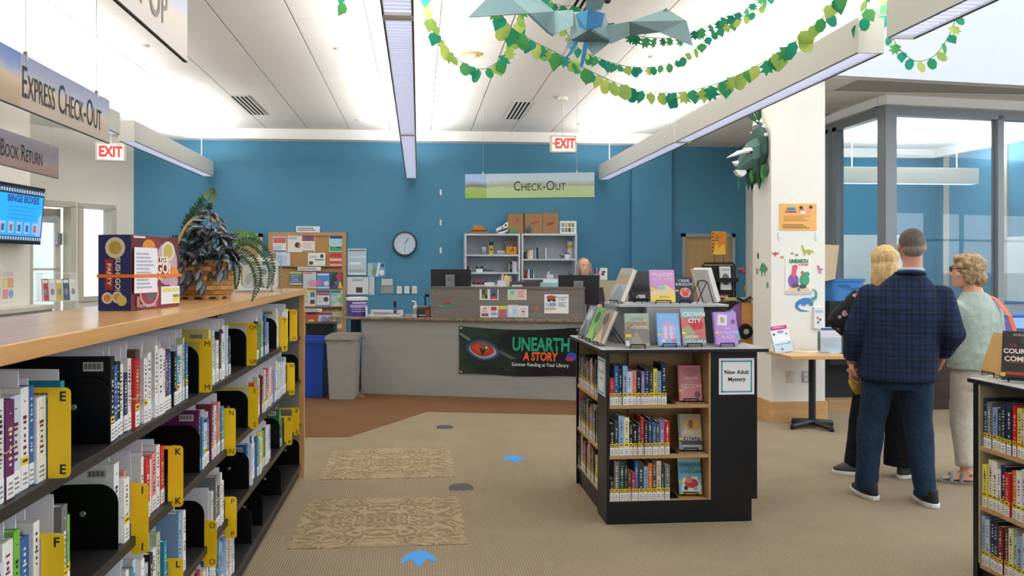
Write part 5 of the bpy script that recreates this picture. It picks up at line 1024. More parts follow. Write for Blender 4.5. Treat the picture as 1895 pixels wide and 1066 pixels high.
p = sx(1040); t = thing('toy_horse', 'small dark figurine beside the white and blue box', 'figurine', (p, SF+.06, T1+.0005)); MB().ell((0, 0, .035), (.035, .015, .018)).ell((-.035, 0, .055), (.014, .01, .012)).cyl((-.02, 0, .03), (-.02, 0, 0), .006).cyl((.02, 0, .03), (.02, 0, 0), .006).obj('body', C('#4a4a4e', .5), t)
p = sx(887); t = thing('desk_model', 'black model with a white card on the middle left staff shelf', 'model', (p, SF+.08, S2+.0005)); MB().box((-.05, -.01, 0), (.05, .0, .055)).obj('card', C('#e4e9e8', .5), t); MB().cyl((-.04, .03, 0), (-.04, .03, .09), .012).cyl((.05, .03, 0), (.05, .03, .09), .012).path([(-.05, .03, .07), (0, .03, .055), (.06, .03, .09)], .01).obj('frame', BLACK, t); MB().path([(.06, .03, .04), (.16, .03, .03), (.22, .03, .025)], [.018, .014, .006]).obj('tail', C('#5c6268', .5), t)
p = sx(866); t = thing('toy_bird', 'maroon and white toy on the middle left staff shelf', 'toy', (p, SF+.08, S2+.0005)); MB().ell((0, 0, .05), (.025, .02, .05)).obj('body', C('#7a3440', .6), t); MB().ell((.04, 0, .03), (.025, .015, .03)).obj('wing', C('#b9a5b0', .6), t)
p = sx(887); t = thing('wire_sculpture', 'red wire model on the bottom left staff shelf', 'model', (p, SF+.08, S3+.0005)); MB().path([(-.07, 0, .02), (-.02, 0, .06), (.02, 0, .02), (.06, 0, .05), (.08, 0, .02)], .012).path([(-.02, 0, .03), (-.015, 0, .1)], .005).obj('wire', C('#c0404a', .4), t); MB().box((-.1, .02, 0), (.12, .06, .05)).obj('box', C('#3c4450', .5), t)
p = sx(1017); t = thing('tissue_box', 'pale tissue box on the middle right staff shelf', 'box', (p, SF+.06, T2+.0005)); MB().box((-.055, 0, 0), (.055, .1, .055)).obj('carton', C('#d3d8d8', .5), t, bev=.003); MB().path([(-.01, .05, .055), (-.02, .05, .08), (.01, .05, .11)], [.022, .02, .004], 7).obj('tissue', C('#eef0ee', .8), t)
p = sx(1055); t = thing('pen_pot', 'pot of pens on the middle right staff shelf beside the woman', 'pot', (p, SF+.06, T2+.0005)); MB().lathe([(.03, 0), (.032, .06), (.028, .06)], n=12).obj('pot', C('#4a4d55', .5), t)
for k in range(5): MB().cyl((-.012+.006*k, 0, .03), (-.04+.02*k, 0, .11+.008*(k % 2)), .004, n=6).obj('pen', C(['#22242a', '#c9ccd0', '#34405a', '#e3e3e0', '#22242a'][k], .4), t)
p = sx(950); t = thing('paper_stack', 'green and white papers on the bottom left staff shelf', 'papers', (p, SF+.06, S3+.0005)); MB().box((-.07, 0, 0), (.07, .1, .03)).obj('sheets', C('#e3e6dc', .7), t); MB().box((-.04, .01, .0305), (.06, .09, .045)).obj('green_sheet', C('#9fc06a', .7), t)
# beige file cabinet and the cup of pens right of the monitor
p, q = at(1108, 520, Y=11.6), at(1172, 516, Y=11.6); t = thing('file_cabinet', 'beige file cabinet behind the kiosk by the blue wall', 'cabinet', (p.x, 11.6, 0)); w = q.x-p.x; zt_ = p.z
MB().box((0, 0, 0), (w, .5, zt_)).obj('body', C('#b9b291', .5, 0, .03), t, bev=.004)
for k in range(4):
    z0 = .05+k*(zt_-.08)/4; d_ = MB().box((.02, -.014, z0), (w-.02, -.0005, z0+(zt_-.08)/4-.015)).obj('drawer', C('#c0b996', .5, 0, .03), t, bev=.003); MB().box((w/2-.05, -.03, z0+.16), (w/2+.05, -.0145, z0+.175)).obj('handle', C('#8d8a78', .4, .5), d_)
p = at(1104, 519, Y=11.75); t = thing('pen_cup', 'cup of purple and red pens on the beige file cabinet', 'cup', (p.x, 11.75, zt_+.0005)); MB().lathe([(.035, 0), (.04, .1), (.035, .1)], n=14).obj('cup', C('#c9b3c9', .5), t)
for k in range(7): MB().cyl((-.02+.007*k, 0, .05), (-.05+.018*k, .01*(k % 3), .17+.02*(k % 2)), .006, n=6).obj('pen', C(['#7a2a5c', '#c0304a', '#4a2a6c', '#b9d3e0', '#a8324a', '#5c2a4c', '#d9d9e0'][k], .4), t)
t = thing('sign_stand', 'white card with a flag drawing behind the pens on the beige cabinet', 'card', (at(1117, 519, Y=11.85).x, 11.85, zt_+.0005)); MB().box((-.055, 0, 0), (.055, .004, .19)).obj('card', C('#eef0f2', .5), t); MB().box((-.06, -.02, 0), (.06, .03, .008)).obj('base', C('#6ab04a', .5), t)
art(t, .11, .19, [('e', .4, .5, .25, .1, '#a8324a'), ('e', .5, .68, .25, .08, '#5c3a5c')], -.001, -.055, 0)
o = poster('paper_notice', 'dark papers lying against the wall on top of the beige file cabinet', 'papers', (at(1160, 515, Y=11.8).x, 11.8, zt_+.03), .18, .06, '#5c5f66', rx=-.5)
# ================================================================ LEFT SIDE
# television on the left wall
p0 = at(69, 400, X=-4.16); tz0, tz1 = at(62, 453, X=-4.16).z, at(69, 349, X=-4.16).z
TVH = tz1-tz0; TVW = TVH*1.72
tv = thing('television', 'wall mounted television showing a blue slide at the left edge', 'television', (-4.16, p0.y-TVW/2, (tz0+tz1)/2), PI/2-.12, rx=0)
tv.rotation_euler = (Matrix.Rotation(PI/2-.10, 4, 'Z') @ Matrix.Rotation(.09, 4, 'X')).to_euler()
MB().box((-TVW/2, -.01, -TVH/2), (TVW/2, .05, TVH/2)).obj('cabinet', C('#1b1d24', .35), tv, bev=.006)
MB().box((-.1, .0505, -.1), (.1, .11, .1)).obj('wall_bracket', BLACK, tv)
sw, sh = TVW-.05, TVH-.06
MB().box((-sw/2, -.0125, -sh/2), (sw/2, -.0105, sh/2)).obj('screen', E('#1f8fd8', .75), tv)
mb = MB(); mats = [E('#26313c', .5), E('#d9dfe4', .6), E('#38507c', .7), E('#7d94b8', .8), E('#8a5a48', .6), E('#2a6fae', .7)]
mb.box((-sw/2, -.0135, sh/2-.075), (sw/2, -.0126, sh/2), 0).box((-sw/2, -.0135, -sh/2), (sw/2, -.0126, -sh/2+.055), 0)
for k in range(46):
    x = -sw/2+.012+k*sw/46; mb.box((x, -.0142, sh/2-.055), (x+.012, -.0136, sh/2-.02), 1 if k % 2 else 5).box((x, -.0142, -sh/2+.012), (x+.012, -.0136, -sh/2+.045), 1 if k % 2 else 5)
for k in range(6): mb.box((sw/2-.17-k*.14, -.0142, -sh/2+.08), (sw/2-.08-k*.14, -.0136, -sh/2+.2), 3).box((sw/2-.15-k*.14, -.0148, -sh/2+.1), (sw/2-.1-k*.14, -.0143, -sh/2+.17), [4, 2, 2, 4, 2, 4][k])
for k in range(4): mb.box((-.1, -.0142, .07-k*.04), (sw/2-.1-.04*(k % 2), -.0136, .08-k*.04), 5)
mb.prism([(sw/2-.1, -sh/2+.06), (sw/2-.01, -sh/2+.06), (sw/2-.01, -sh/2+.3), (sw/2-.06, -sh/2+.27)], -.0142, -.0136, 3)
mb.obj('slide', mats, tv)
text(tv, 'BINGE BOXES', .14, .155, .095, '#2a2f6a', -.0165, sx=.95, bold=.003, mat=E('#2c2f6e', .6))
# small flyer under the television and the magazine rack at the entrance
q0, q1 = at(3, 560, X=-4.29), at(28, 500, X=-4.29)
o = poster('flyer', 'white flyer with pink and yellow blocks under the television', 'flyer', (-4.296, (q0.y+q1.y)/2, (q0.z+q1.z)/2), abs(q1.y-q0.y), q1.z-q0.z, '#f1ece2', [('r', .1, .8, .9, .95, '#e6d2c4'), ('r', .12, .45, .45, .75, '#f0df8c'), ('r', .5, .45, .9, .75, '#f0b48c'), ('r', .12, .1, .5, .4, '#f09cb0'), ('e', .72, .25, .18, .14, '#8fb0e0')], rz=PI/2)
t = thing('magazine_rack', 'white wire rack of magazines standing on the entrance ledge', 'rack', (-4.36, 10.3, 1.128), .75)
for k in range(5):
    z = .02+.0*k; MB().path([(-.2, -.02+.05*k, .0), (-.2, .03+.05*k, .34), (.2, .03+.05*k, .34), (.2, -.02+.05*k, 0)], .004, 5).obj('wire', C('#e9ebec', .4), t)
MB().box((-.21, -.04, 0), (.21, .26, .006)).obj('base', C('#e0e2e2', .4), t)
for k, c in enumerate(('#b0485a', '#d9d6cf', '#c9b56a', '#4f5f74', '#e2e0da')):
    m = thing('magazine', ['red topped magazine at the left of the wire rack', 'white magazine, second in the wire rack', 'yellow green magazine, third in the wire rack', 'dark blue magazine, fourth in the wire rack', 'pale magazine at the right of the wire rack'][k], 'magazine', (-4.36+math.cos(.75)*(-.16+.08*k)-.03, 10.3+math.sin(.75)*(-.16+.08*k)+.05, 1.136), .75, 'magazines in the white wire rack', -.18)
    MB().box((-.037, 0, 0), (.037, .006, .27)).obj('pages', C('#e9e6e0', .6), m); art(m, .074, .27, [('r', 0, 0, 1, 1, c), ('r', .1, .8, .9, .95, '#f0ede6'), ('e', .5, .4, .3, .15, '#8d8f94')], -.0008, -.037, 0)
# game box on the bookcase top
WT = 1.3855
gA, gB = Vector((-1.02, 2.98, WT)), Vector((-.955, 3.325, WT)); gdir = (gB-gA); gw = gdir.length; gang = math.atan2(gdir.y, gdir.x)
gb = thing('game_box', 'boxed card game with an orange band and a white list on its front', 'game box', gA, gang)
GH, GD = .272, .125
MB().box((0, 0, 0), (gw, GD, GH)).obj('carton', C('#6d3038', .4, 0, .04), gb, bev=.002)
def gart(shapes, y=-.0008): return art(gb, gw, GH, shapes, y, 0, 0)
gart([('p', [(.3, 1), (.55, .98), (.95, .55), (1, .3), (1, 0), (.2, 0), (.15, .4)], '#8a3a42'), ('e', .72, .62, .24, .3, '#cfa9bc'), ('e', .34, .85, .13, .1, '#e3933c'), ('e', .75, .8, .15, .14, '#d8dcc0'), ('e', .75, .8, .1, .1, '#c9b25a'), ('r', .46, .42, .7, .7, '#a8322e'), ('e', .88, .48, .1, .1, '#e89a44'), ('e', .86, .37, .11, .09, '#cdb0be'),
      ('e', .34, .22, .2, .19, '#c9a3ac'), ('e', .34, .22, .16, .155, '#a33a44'), ('e', .36, .23, .11, .12, '#6d6a70'), ('r', .58, .05, 1, .3, '#e9ecf2'), ('r', .62, .22, .98, .27, '#dde07a'), ('r', .84, .07, .98, .14, '#e6e25a'), ('r', .84, .14, .98, .18, '#8f9297'), ('r', .02, .96, .25, .985, '#e8e2e4'), ('r', .08, .04, .14, .18, '#c07a6c')])
text(gb, 'SUSHI', .58*gw, .665*GH, .04, '#f3efe6', -.0065, bold=.0012); text(gb, 'GO!', .62*gw, .55*GH, .058, '#f3efe6', -.0065, bold=.0018)
text(gb, 'PARTY', .58*gw, .43*GH, .03, '#f3efe6', -.0065, bold=.001); text(gb, 'PICK AND PASS', .3*gw, .05*GH, .017, '#efe6e2', -.0065)
o = MB().box((.0, -.0098, 0), (.162, -.0093, .165)).obj('paper_sheet', C('#eef0fa', .6, 0, 0), gb, (0.003, 0, .062)); art(gb, .162, .165, [('t', .08, .08, .85, .9, '#b4b9ca', 10)], -.0103, .003, .062, 'sheet_lines')
# spine side of the box faces the viewer: local -x
sp = MB().box((-.0012, .001, .001), (-.0003, GD-.001, GH-.001)).obj('spine_sheet', C('#2a2f6c', .4, 0, .03), gb)
mb = MB(); cols = ['#d9d6b8', '#c9a94a', '#e6dccc', '#e09a50', '#dcd070']
def sdisc(y, z, r, k, off): mb.add([(-.0014-off, y+r*math.cos(a_*PI/8), z+r*math.sin(a_*PI/8)) for a_ in range(16)], [tuple(range(16))], k)
sdisc(.06, .225, .038, 0, 0); sdisc(.06, .225, .024, 1, .0003); sdisc(.09, .045, .021, 2, 0); sdisc(.09, .045, .013, 3, .0003); sdisc(.052, .048, .021, 2, 0); sdisc(.052, .048, .014, 3, .0003); sdisc(.035, .036, .019, 4, .0006)
mb.add([(-.0014, .068, .075), (-.0014, .098, .075), (-.0014, .098, .185), (-.0014, .068, .185)], [(0, 1, 2, 3)], 5); cols.append('#a8322e')
mb.obj('spine_print', [C(c, .5, 0, 0) for c in cols], gb)
def stext(body, y, size, wd):
    o = text(gb, body, 0, 0, size, '#f0ece2', bold=.0006, width=wd); o.location = (-.003, y, .13)
    o.rotation_euler = (Matrix.Rotation(-PI/2, 4, 'Z') @ Matrix.Rotation(PI/2, 4, 'Y') @ Matrix.Rotation(PI/2, 4, 'X')).to_euler()
stext('SUSHI GO!', .05, .026, .118); stext('PARTY', .083, .022, .08)
MB().box((-.0045, -.012, .118), (gw+.002, -.0108, .13)).box((-.0055, -.012, .118), (-.0046, GD+.002, .13)).box((gw+.001, -.0108, .118), (gw+.002, GD+.002, .13)).obj('orange_band', C('#f07a2a', .5, 0, 0), gb)
# basket with the plant
bc = Vector((-1.06, 4.12, WT)); pb = thing('plant_basket', 'woven splint basket holding a dark leafy plant with fern fronds', 'plant', bc, 0)
SPL = [C('#c99a64', .6, 0, .1, 30), C('#b98652', .6, 0, .1, 30)]
mb = MB(); NB, NR = 22, 8; HB = .185
def brad(z): return .118+.02*min(1, z/.05)-.004*max(0, (z-.1)/.08)
for r in range(NR):
    z0, z1 = HB*r/NR, HB*(r+1)/NR-.0025
    for k in range(NB):
        out = (k+r) % 2
        for s_ in range(3):
            a0 = 2*PI*(k+s_/3)/NB; a1 = 2*PI*(k+(s_+1)/3)/NB
            b0 = (.006*math.sin(PI*s_/3) if out else -.004*math.sin(PI*s_/3)); b1 = (.006*math.sin(PI*(s_+1)/3) if out else -.004*math.sin(PI*(s_+1)/3))
            vs = []
            for a_, bb_ in ((a0, b0), (a1, b1)):
                for z in (z0, z1): rr_ = brad(z)+bb_; vs.append((rr_*math.cos(a_), rr_*math.sin(a_), z))
            for a_, bb_ in ((a0, b0), (a1, b1)):
                for z in (z0, z1): rr_ = brad(z)+bb_-.003; vs.append((rr_*math.cos(a_), rr_*math.sin(a_), z))
            mb.add(vs, [(0, 2, 3, 1), (4, 5, 7, 6), (1, 3, 7, 5), (0, 4, 6, 2)], r % 2)
o = mb.obj('woven_bands', SPL, pb); o['kind'] = 'stuff'
for k in range(NB):
    a_ = 2*PI*(k+.5)/NB; mb = MB()
    for z in (.001, .1, HB): rr_ = brad(z)-.002; mb.v += [(rr_*math.cos(a_-.1), rr_*math.sin(a_-.1), z), (rr_*math.cos(a_+.1), rr_*math.sin(a_+.1), z)]
    mb.f = [(0, 1, 3, 2), (2, 3, 5, 4)]; mb.m = [0, 0]; mb.obj('stake', C('#8f6032', .7), pb)
rm = brad(HB); MB().path([(rm*math.cos(i*PI/14), rm*math.sin(i*PI/14), HB) for i in range(28)], .009, 8, closed=True).obj('rim', C('#c08e52', .5, 0, .08), pb, smooth=True)
MB().lathe([(.12, .002), (.122, .012)], n=22).lathe([(.13, .14), (.128, .15)], n=22).obj('inner_soil', C('#3a2c20', .9), pb)
hp = [(-.122*math.cos(t_), -.07*math.cos(t_)-.0, HB-.02+.25*math.sin(t_)) for t_ in [PI*i/16 for i in range(17)]]
mb = MB()
for (x, y, z) in hp: mb.v += [(x, y-.02, z), (x, y+.02, z), (x*.9, y+.02, z-.012 if z > HB+.1 else z), (x*.9, y-.02, z-.012 if z > HB+.1 else z)]
for i in range(16):
    for j in range(4): mb.f.append((4*i+j, 4*i+(j+1) % 4, 4*i+4+(j+1) % 4, 4*i+4+j)); mb.m.append(0)
mb.obj('handle', C('#cfb184', .5, 0, .08), pb)
def leafmesh(name, L, Wd, mats, droop=.3, fold=.18, stripe=True):
    mb = MB(); n = 7
    for i in range(n+1):
        u = i/n; w = Wd*math.sin(PI*min(1, u**.75))*(1-.25*u)+.0005; z = -droop*L*u*u
        for s_, zz in ((-1, fold*w), (-.55, fold*w*.5), (0, 0), (.55, fold*w*.5), (1, fold*w)): mb.v.append((s_*w, u*L, z+zz))
    for i in range(n):
        for j in range(4): mb.f.append((i*5+j, i*5+j+1, i*5+6+j, i*5+5+j)); mb.m.append((1 if j in (1, 2) else 0) if stripe else 0)
    return mb.mesh(name, mats, True)
LD = [C('#55616a', .4, 0, .15, 30), C('#95a3a8', .4, 0, .1, 30)]; LD2 = [C('#3f3a49', .4, 0, .15, 30), C('#6d7080', .4, 0, .1)]; LD3 = [C('#567072', .4, 0, .15), C('#a9b6ba', .4, 0, .1)]
lms = [leafmesh('leaf', .085, .024, LD), leafmesh('leaf', .075, .022, LD2, .5), leafmesh('leaf', .09, .026, LD3, .2)]
rr = random.Random(5)
def leaf(pos, out, size=1.0, m=None, roll=0):
    d = Vector(out).normalized(); o = link('leaf', m or rr.choice(lms), pb, pos)
    M = Vector((0, 1, 0)).rotation_difference(d).to_matrix() @ Matrix.Rotation(roll, 3, 'Y'); o.rotation_euler = M.to_euler(); o.scale = (size,)*3
for k in range(185):
    a_ = rr.uniform(0, 2*PI); u = rr.random()**.55; r_ = .135*u; z = HB-.005+.185*(1-u**2.2)*rr.uniform(.25, 1)
    x, y = .035+r_*math.cos(a_), -.035+r_*math.sin(a_)*.95
    if x < -.06: x += .09
    leaf((x, y, z), (math.cos(a_)*(.25+.6*u)+rr.uniform(-.5, .5), math.sin(a_)*(.25+.5*u)-.55, rr.uniform(-.7, .35)), rr.uniform(.75, 1.1), None, rr.uniform(-.6, .6))
for k in range(22):  # trailing stems over the front
    a_ = rr.uniform(-2.2, -1.2) if k < 16 else rr.uniform(-1.2, -.3); z = rr.uniform(.05 if k < 10 else .12, .21); r_ = brad(max(.02, z))+.018
    leaf((r_*math.cos(a_), r_*math.sin(a_), z), (math.cos(a_)*.4+rr.uniform(-.5, .5), math.sin(a_)*.5, -.8), rr.uniform(.75, 1.05), rr.choice(lms[:2]))
MB().path([(.03, 0, HB), (.04, -.02, HB+.15), (.035, -.03, HB+.26)], .003, 5).obj('stem', C('#4a4450', .6), pb)
for k in range(34):   # the dark tuft at the top
    a_ = rr.uniform(0, 2*PI); u = k/33; r_ = .055*(1-u)+.012; leaf((.04+r_*math.cos(a_), -.03+r_*math.sin(a_), HB+.13+.14*u), (math.cos(a_), math.sin(a_)-.4, rr.uniform(-.4, .4)), .9-.3*u, lms[1] if u > .5 else None)
FR = [C('#2f5a34', .5, 0, .15, 20), C('#5d8a4c', .5, 0, .12, 20), C('#8fa56a', .5, 0, .1, 20)]
def frond(pts, wid, tip=0, name='fern_frond', mi=0):
    """a pinnate fern frond along a bent stem"""
    pts = [Vector(p) for p in pts]; N = 34; mb = MB()
    def pos(u):
        k = u*(len(pts)-1); i = min(int(k), len(pts)-2); f = k-i
        p0, p1, p2, p3 = pts[max(i-1, 0)], pts[i], pts[i+1], pts[min(i+2, len(pts)-1)]
        return .5*((2*p1)+(-p0+p2)*f+(2*p0-5*p1+4*p2-p3)*f*f+(-p0+3*p1-3*p2+p3)*f**3)
    cs = [pos(i/N) for i in range(N+1)]; mb.path(cs, [.0025*(1-.7*i/N) for i in range(N+1)], 5, mi)
    side = None
    for i in range(2, N):
        u = i/N; t_ = (cs[i+1]-cs[i-1]).normalized(); s_ = t_.cross(Vector((0, -1, .25))).normalized() if abs(t_.y) < .95 else Vector((1, 0, 0))
        w = wid*math.sin(PI*min(.98, .12+u*.9))**.7
        for sg in (-1, 1):
            d = (s_*sg+t_*.35+Vector((rr.uniform(-.1, .1), rr.uniform(-.25, .1), rr.uniform(-.15, .1)))).normalized(); e = t_*(.5/N*(cs[-1]-cs[0]).length+.0035)
            q0_ = cs[i]; q1_ = q0_+d*w*.55+e*.9; q2_ = q0_+d*w; q3_ = q0_+d*w*.5-e*.9
            mb.add([q0_, q3_, q2_, q1_], [(0, 1, 2, 3)], mi if u < 1-tip else 2)
    o = mb.obj(name, FR, pb); return o
frond([(-.02, .02, HB), (-.07, .0, HB+.13), (-.03, .0, HB+.24), (.03, .0, HB+.32), (.05, -.02, HB+.36)], .055, .35)
frond([(-.04, .02, HB), (-.08, .02, HB+.1), (-.06, .0, HB+.2), (.0, .0, HB+.28)], .05, 0)
frond([(.06, .0, HB), (.16, -.02, HB+.05), (.24, -.03, HB+.0), (.27, -.04, HB-.1), (.24, -.05, HB-.2)], .035)
frond([(.06, .05, HB), (.18, .06, HB+.1), (.27, .06, HB+.06), (.32, .05, HB-.04), (.3, .03, HB-.14)], .035)
frond([(.06, .05, HB), (.12, .08, HB+.12), (.2, .1, HB+.13), (.27, .1, HB+.08)], .04, 0, mi=1)
frond([(.1, .0, HB), (.15, -.03, HB+.02), (.17, -.05, HB-.06), (.165, -.06, HB-.14)], .03)
frond([(.08, .1, HB), (.12, .15, HB+.1), (.18, .18, HB+.13), (.22, .18, HB+.1)], .04, 0, mi=1)
frond([(-.08, .02, HB), (-.13, .02, HB+.06), (-.17, .0, HB+.05), (-.2, -.01, HB-.01)], .04, 0, mi=1)
frond([(-.06, .04, HB), (-.14, .04, HB+.1), (-.19, .04, HB+.08)], .04)
for k in range(6): leaf((-.14-.012*k, .0, HB-.01+.014*(k % 3)), (-.8, -.4, .3-.2*(k % 3)), .8, lms[2])
# white frame and clear holders behind the plant
p = at(476, 541, z=WT); t = thing('picture_holder', 'white rounded frame standing behind the fern on the bookcase top', 'frame', (p.x, p.y, WT), .12)
W_, H_ = .25, .215
out, inn = rrect(W_, H_, .05, 6, 0, H_/2+.002), rrect(W_-.05, H_-.05, .03, 6, 0, H_/2+.002)
mb = MB(); n = len(out)
for y in (0, .03): mb.v += [(u, y, w) for u, w in out]+[(u, y, w) for u, w in inn]
for i in range(n):
    j = (i+1) % n; mb.f += [(i, j, n+j, n+i), (2*n+i, 3*n+i, 3*n+j, 2*n+j), (i, 2*n+i, 2*n+j, j), (n+i, n+j, 3*n+j, 3*n+i)]; mb.m += [0]*4
mb.obj('frame', C('#eceff0', .3), t); MB().box((-.09, .012, .03), (.09, .02, .17)).obj('picture', C('#c9ccc9', .5), t)
art(t, .18, .14, [('e', .3, .35, .2, .3, '#a9b3ae'), ('p', [(.45, 0), (.6, .5), (.75, 0)], '#8f8a98'), ('p', [(.1, 0), (.35, .3), (.3, 0)], '#d9dcd8'), ('e', .7, .7, .12, .14, '#7f97a8')], .0112, -.09, .03)
MB().box((-.14, -.04, 0), (.1, -.01, .014)).obj('base_tray', C('#a8adb0', .4), t)
p = at(512, 543, z=WT); t = thing('acrylic_stand', 'clear acrylic brochure stand at the far end of the bookcase top', 'stand', (p.x, p.y, WT), .1)
MB().box((-.03, 0, 0), (.03, .003, .28)).box((-.03, -.05, 0), (-.027, -.0005, .2)).box((.027, -.05, 0), (.03, -.0005, .2)).obj('panels', ACRYLIC, t); MB().box((-.03, -.06, 0), (.03, -.0505, .004)).obj('base', C('#d9dfe2', .2), t)
# ================================================================ FLOOR STICKERS
def sticker(lab, x, y, w, l, col, pts):
    c = at(x, y, z=0); o = MB().prism([(u*w, v*l) for u, v in pts], .0, .0012, axis='z').obj('floor_sticker', C(col, .6, 0, .03), None, (c.x, c.y, .0003)); tag(o, lab, 'sticker', 'footprint stickers on the carpet')
BLUEF = [(-.5, -.28), (-.46, -.02), (-.36, .2), (-.18, .4), (0, .47), (.18, .4), (.36, .2), (.46, -.02), (.5, -.28), (.38, -.2), (.25, -.08), (.17, -.1), (.1, -.38), (.0, -.5), (-.1, -.38), (-.17, -.1), (-.25, -.08), (-.38, -.2)]
DARKF = [(-.5, -.1), (-.44, .25), (-.25, .42), (.1, .48), (.35, .38), (.48, .1), (.5, -.28), (.36, -.36), (.26, -.26), (.12, -.42), (-.02, -.28), (-.18, -.42), (-.3, -.26), (-.44, -.4)]
sticker('bright blue three toed footprint sticker nearest the viewer', 775, 1033, .19, .25, '#3d9bea', BLUEF); sticker('bright blue three toed footprint sticker left of the kiosk', 951, 849.5, .185, .26, '#3d9bea', BLUEF)
sticker('dark grey rounded footprint sticker between the blue ones', 853, 902, .175, .22, '#4b4a4a', DARKF); sticker('dark grey rounded footprint sticker near the brown carpet', 823, 790.5, .165, .22, '#4b4a4a', DARKF)
# ================================================================ PILLAR, TABLE AND WHAT HANGS THERE
PF = 7.838
def pp(x, y): return at(x, y, Y=PF)
def ppost(nm, lab, x0, y0, x1, y1, bg, sh=(), tx=(), cat='poster'):
    p, q = pp(x0, y1), pp(x1, y0); return poster(nm, lab, cat, ((p.x+q.x)/2, PF-.003, (p.z+q.z)/2), q.x-p.x, q.z-p.z, bg, sh, tx)
ppost('paper_notice', 'orange notice with two reading children, high on the pillar', 1442, 377, 1511, 426, '#f3b86a', [('r', .22, .72, .45, .88, '#8fb7bd'), ('e', .6, .75, .07, .1, '#d98a6a'), ('e', .58, .85, .05, .06, '#4a342a'), ('e', .8, .78, .08, .1, '#e8a08c'), ('e', .84, .87, .05, .06, '#5a3a2c'), ('r', .56, .62, .7, .72, '#e8e6f0'), ('t', .12, .34, .88, .56, '#d99a52', 4), ('t', .08, .06, .92, .24, '#a5743c', 3)], [('Reading', .3, .8, .026, '#5a4a70', {'bold': .0008}), ('Champions', .3, .69, .026, '#7a3a5c', {'bold': .0008})], 'notice')
ppost('poster', 'poster of two reading cartoon reptiles lettered Unearth a Story on the pillar', 1453, 478, 1502, 545, '#f3f1ec', [('r', 0, 0, 1, .06, '#c9c3e6'), ('p', [(0, .07), (.2, .2), (.8, .22), (1, .07)], '#f0d2a4'), ('e', .3, .38, .2, .2, '#8a62b4'), ('p', [(.22, .5), (.26, .78), (.42, .8), (.44, .7), (.38, .5)], '#e0667e'), ('e', .36, .76, .11, .06, '#e0667e'), ('e', .72, .4, .19, .17, '#4fa583'), ('e', .8, .56, .12, .07, '#4fa583'), ('e', .64, .6, .06, .05, '#d9593c'), ('e', .38, .25, .14, .06, '#5c5a6a'), ('e', .65, .22, .14, .06, '#4a5f58'), ('e', .5, .14, .06, .05, '#8a7f92')], [('UNEARTH', .5, .915, .054, '#1f7a5e', {'sx': .8, 'bold': .002}), ('A STORY', .68, .82, .026, '#d9532c', {'bold': .001})])
for x, nm in ((1443, 'left'), (1511, 'right')):
    c = pp(x, 437); t = thing('adhesive_hook', 'white adhesive hook under the orange notice, %s one' % nm, 'hook', (c.x, PF, c.z)); MB().prism(rrect(.03, .09, .012, 3), -.008, 0).obj('plate', C('#e9eef0', .35), t); MB().path([(0, -.009, -.01), (0, -.02, -.02), (0, -.022, -.005)], .004, 6).obj('hook', C('#f1f4f5', .35), t)
def dino(lab, x, y, sc, col, kind, flip=1, hi='#ffffff'):
    c = pp(x, y); S_ = sc
    P_ = {'long': [(-.5, -.1), (-.25, .08), (.0, .12), (.2, .08), (.3, .2), (.36, .42), (.5, .46), (.48, .36), (.42, .3), (.4, .0), (.28, -.12), (.28, -.3), (.2, -.3), (.18, -.14), (-.05, -.14), (-.08, -.3), (-.16, -.3), (-.18, -.1)],
          'rex': [(-.5, .05), (-.2, .1), (0, .2), (.05, .4), (.25, .45), (.4, .36), (.2, .3), (.2, .12), (.3, .05), (.15, .02), (.1, -.15), (.16, -.4), (.05, -.4), (.0, -.2), (-.06, -.4), (-.16, -.4), (-.12, -.1), (-.3, .0)],
          'wing': [(-.5, .3), (-.3, .1), (-.1, .15), (0, .3), (.1, .15), (.3, .1), (.5, .35), (.35, -.05), (.1, -.1), (0, -.4), (-.12, -.1), (-.35, -.05)],
          'blob': elp(0, 0, .5, .3, 12), 'steg': [(-.5, -.05), (-.3, .15), (-.2, .35), (-.1, .2), (0, .4), (.1, .2), (.2, .32), (.3, .1), (.5, .12), (.45, -.05), (.25, -.1), (.22, -.35), (.12, -.35), (.1, -.12), (-.12, -.12), (-.15, -.35), (-.25, -.35), (-.25, -.08)]}[kind]
    decal('wall_decal', lab, (c.x, PF-.0008, c.z), 0, [([(flip*u*S_, v*S_) for u, v in P_], col)])
dino('red winged reptile decal at the left of the pillar face', 1435, 470, .085, '#c05a4c', 'wing'); dino('small orange egg decal beside the red winged reptile', 1447, 476, .04, '#d98a6a', 'blob')
dino('small green leaf decal over the pillar poster', 1466, 469, .04, '#6f9a6c', 'wing'); dino('small grey blue egg decal over the pillar poster', 1474, 472, .04, '#8f9fae', 'blob')
dino('yellow long necked dinosaur decal on the pillar', 1495, 465, .14, '#b9b84a', 'long', -1); dino('pink running dinosaur decal right of the pillar poster', 1517, 499, .10, '#cf7aa0', 'rex', -1)
def strip(pts_, ws):
    L_, R_ = [], []
    for k in range(len(pts_)):
        a_, b2_ = pts_[max(k-1, 0)], pts_[min(k+1, len(pts_)-1)]; dx, dz = b2_[0]-a_[0], b2_[1]-a_[1]; n_ = math.hypot(dx, dz) or 1
        L_.append((pts_[k][0]-dz/n_*ws[k], pts_[k][1]+dx/n_*ws[k])); R_.append((pts_[k][0]+dz/n_*ws[k], pts_[k][1]-dx/n_*ws[k]))
    return L_+R_[::-1]
c = pp(1492, 557); bl_ = '#3f86c4'
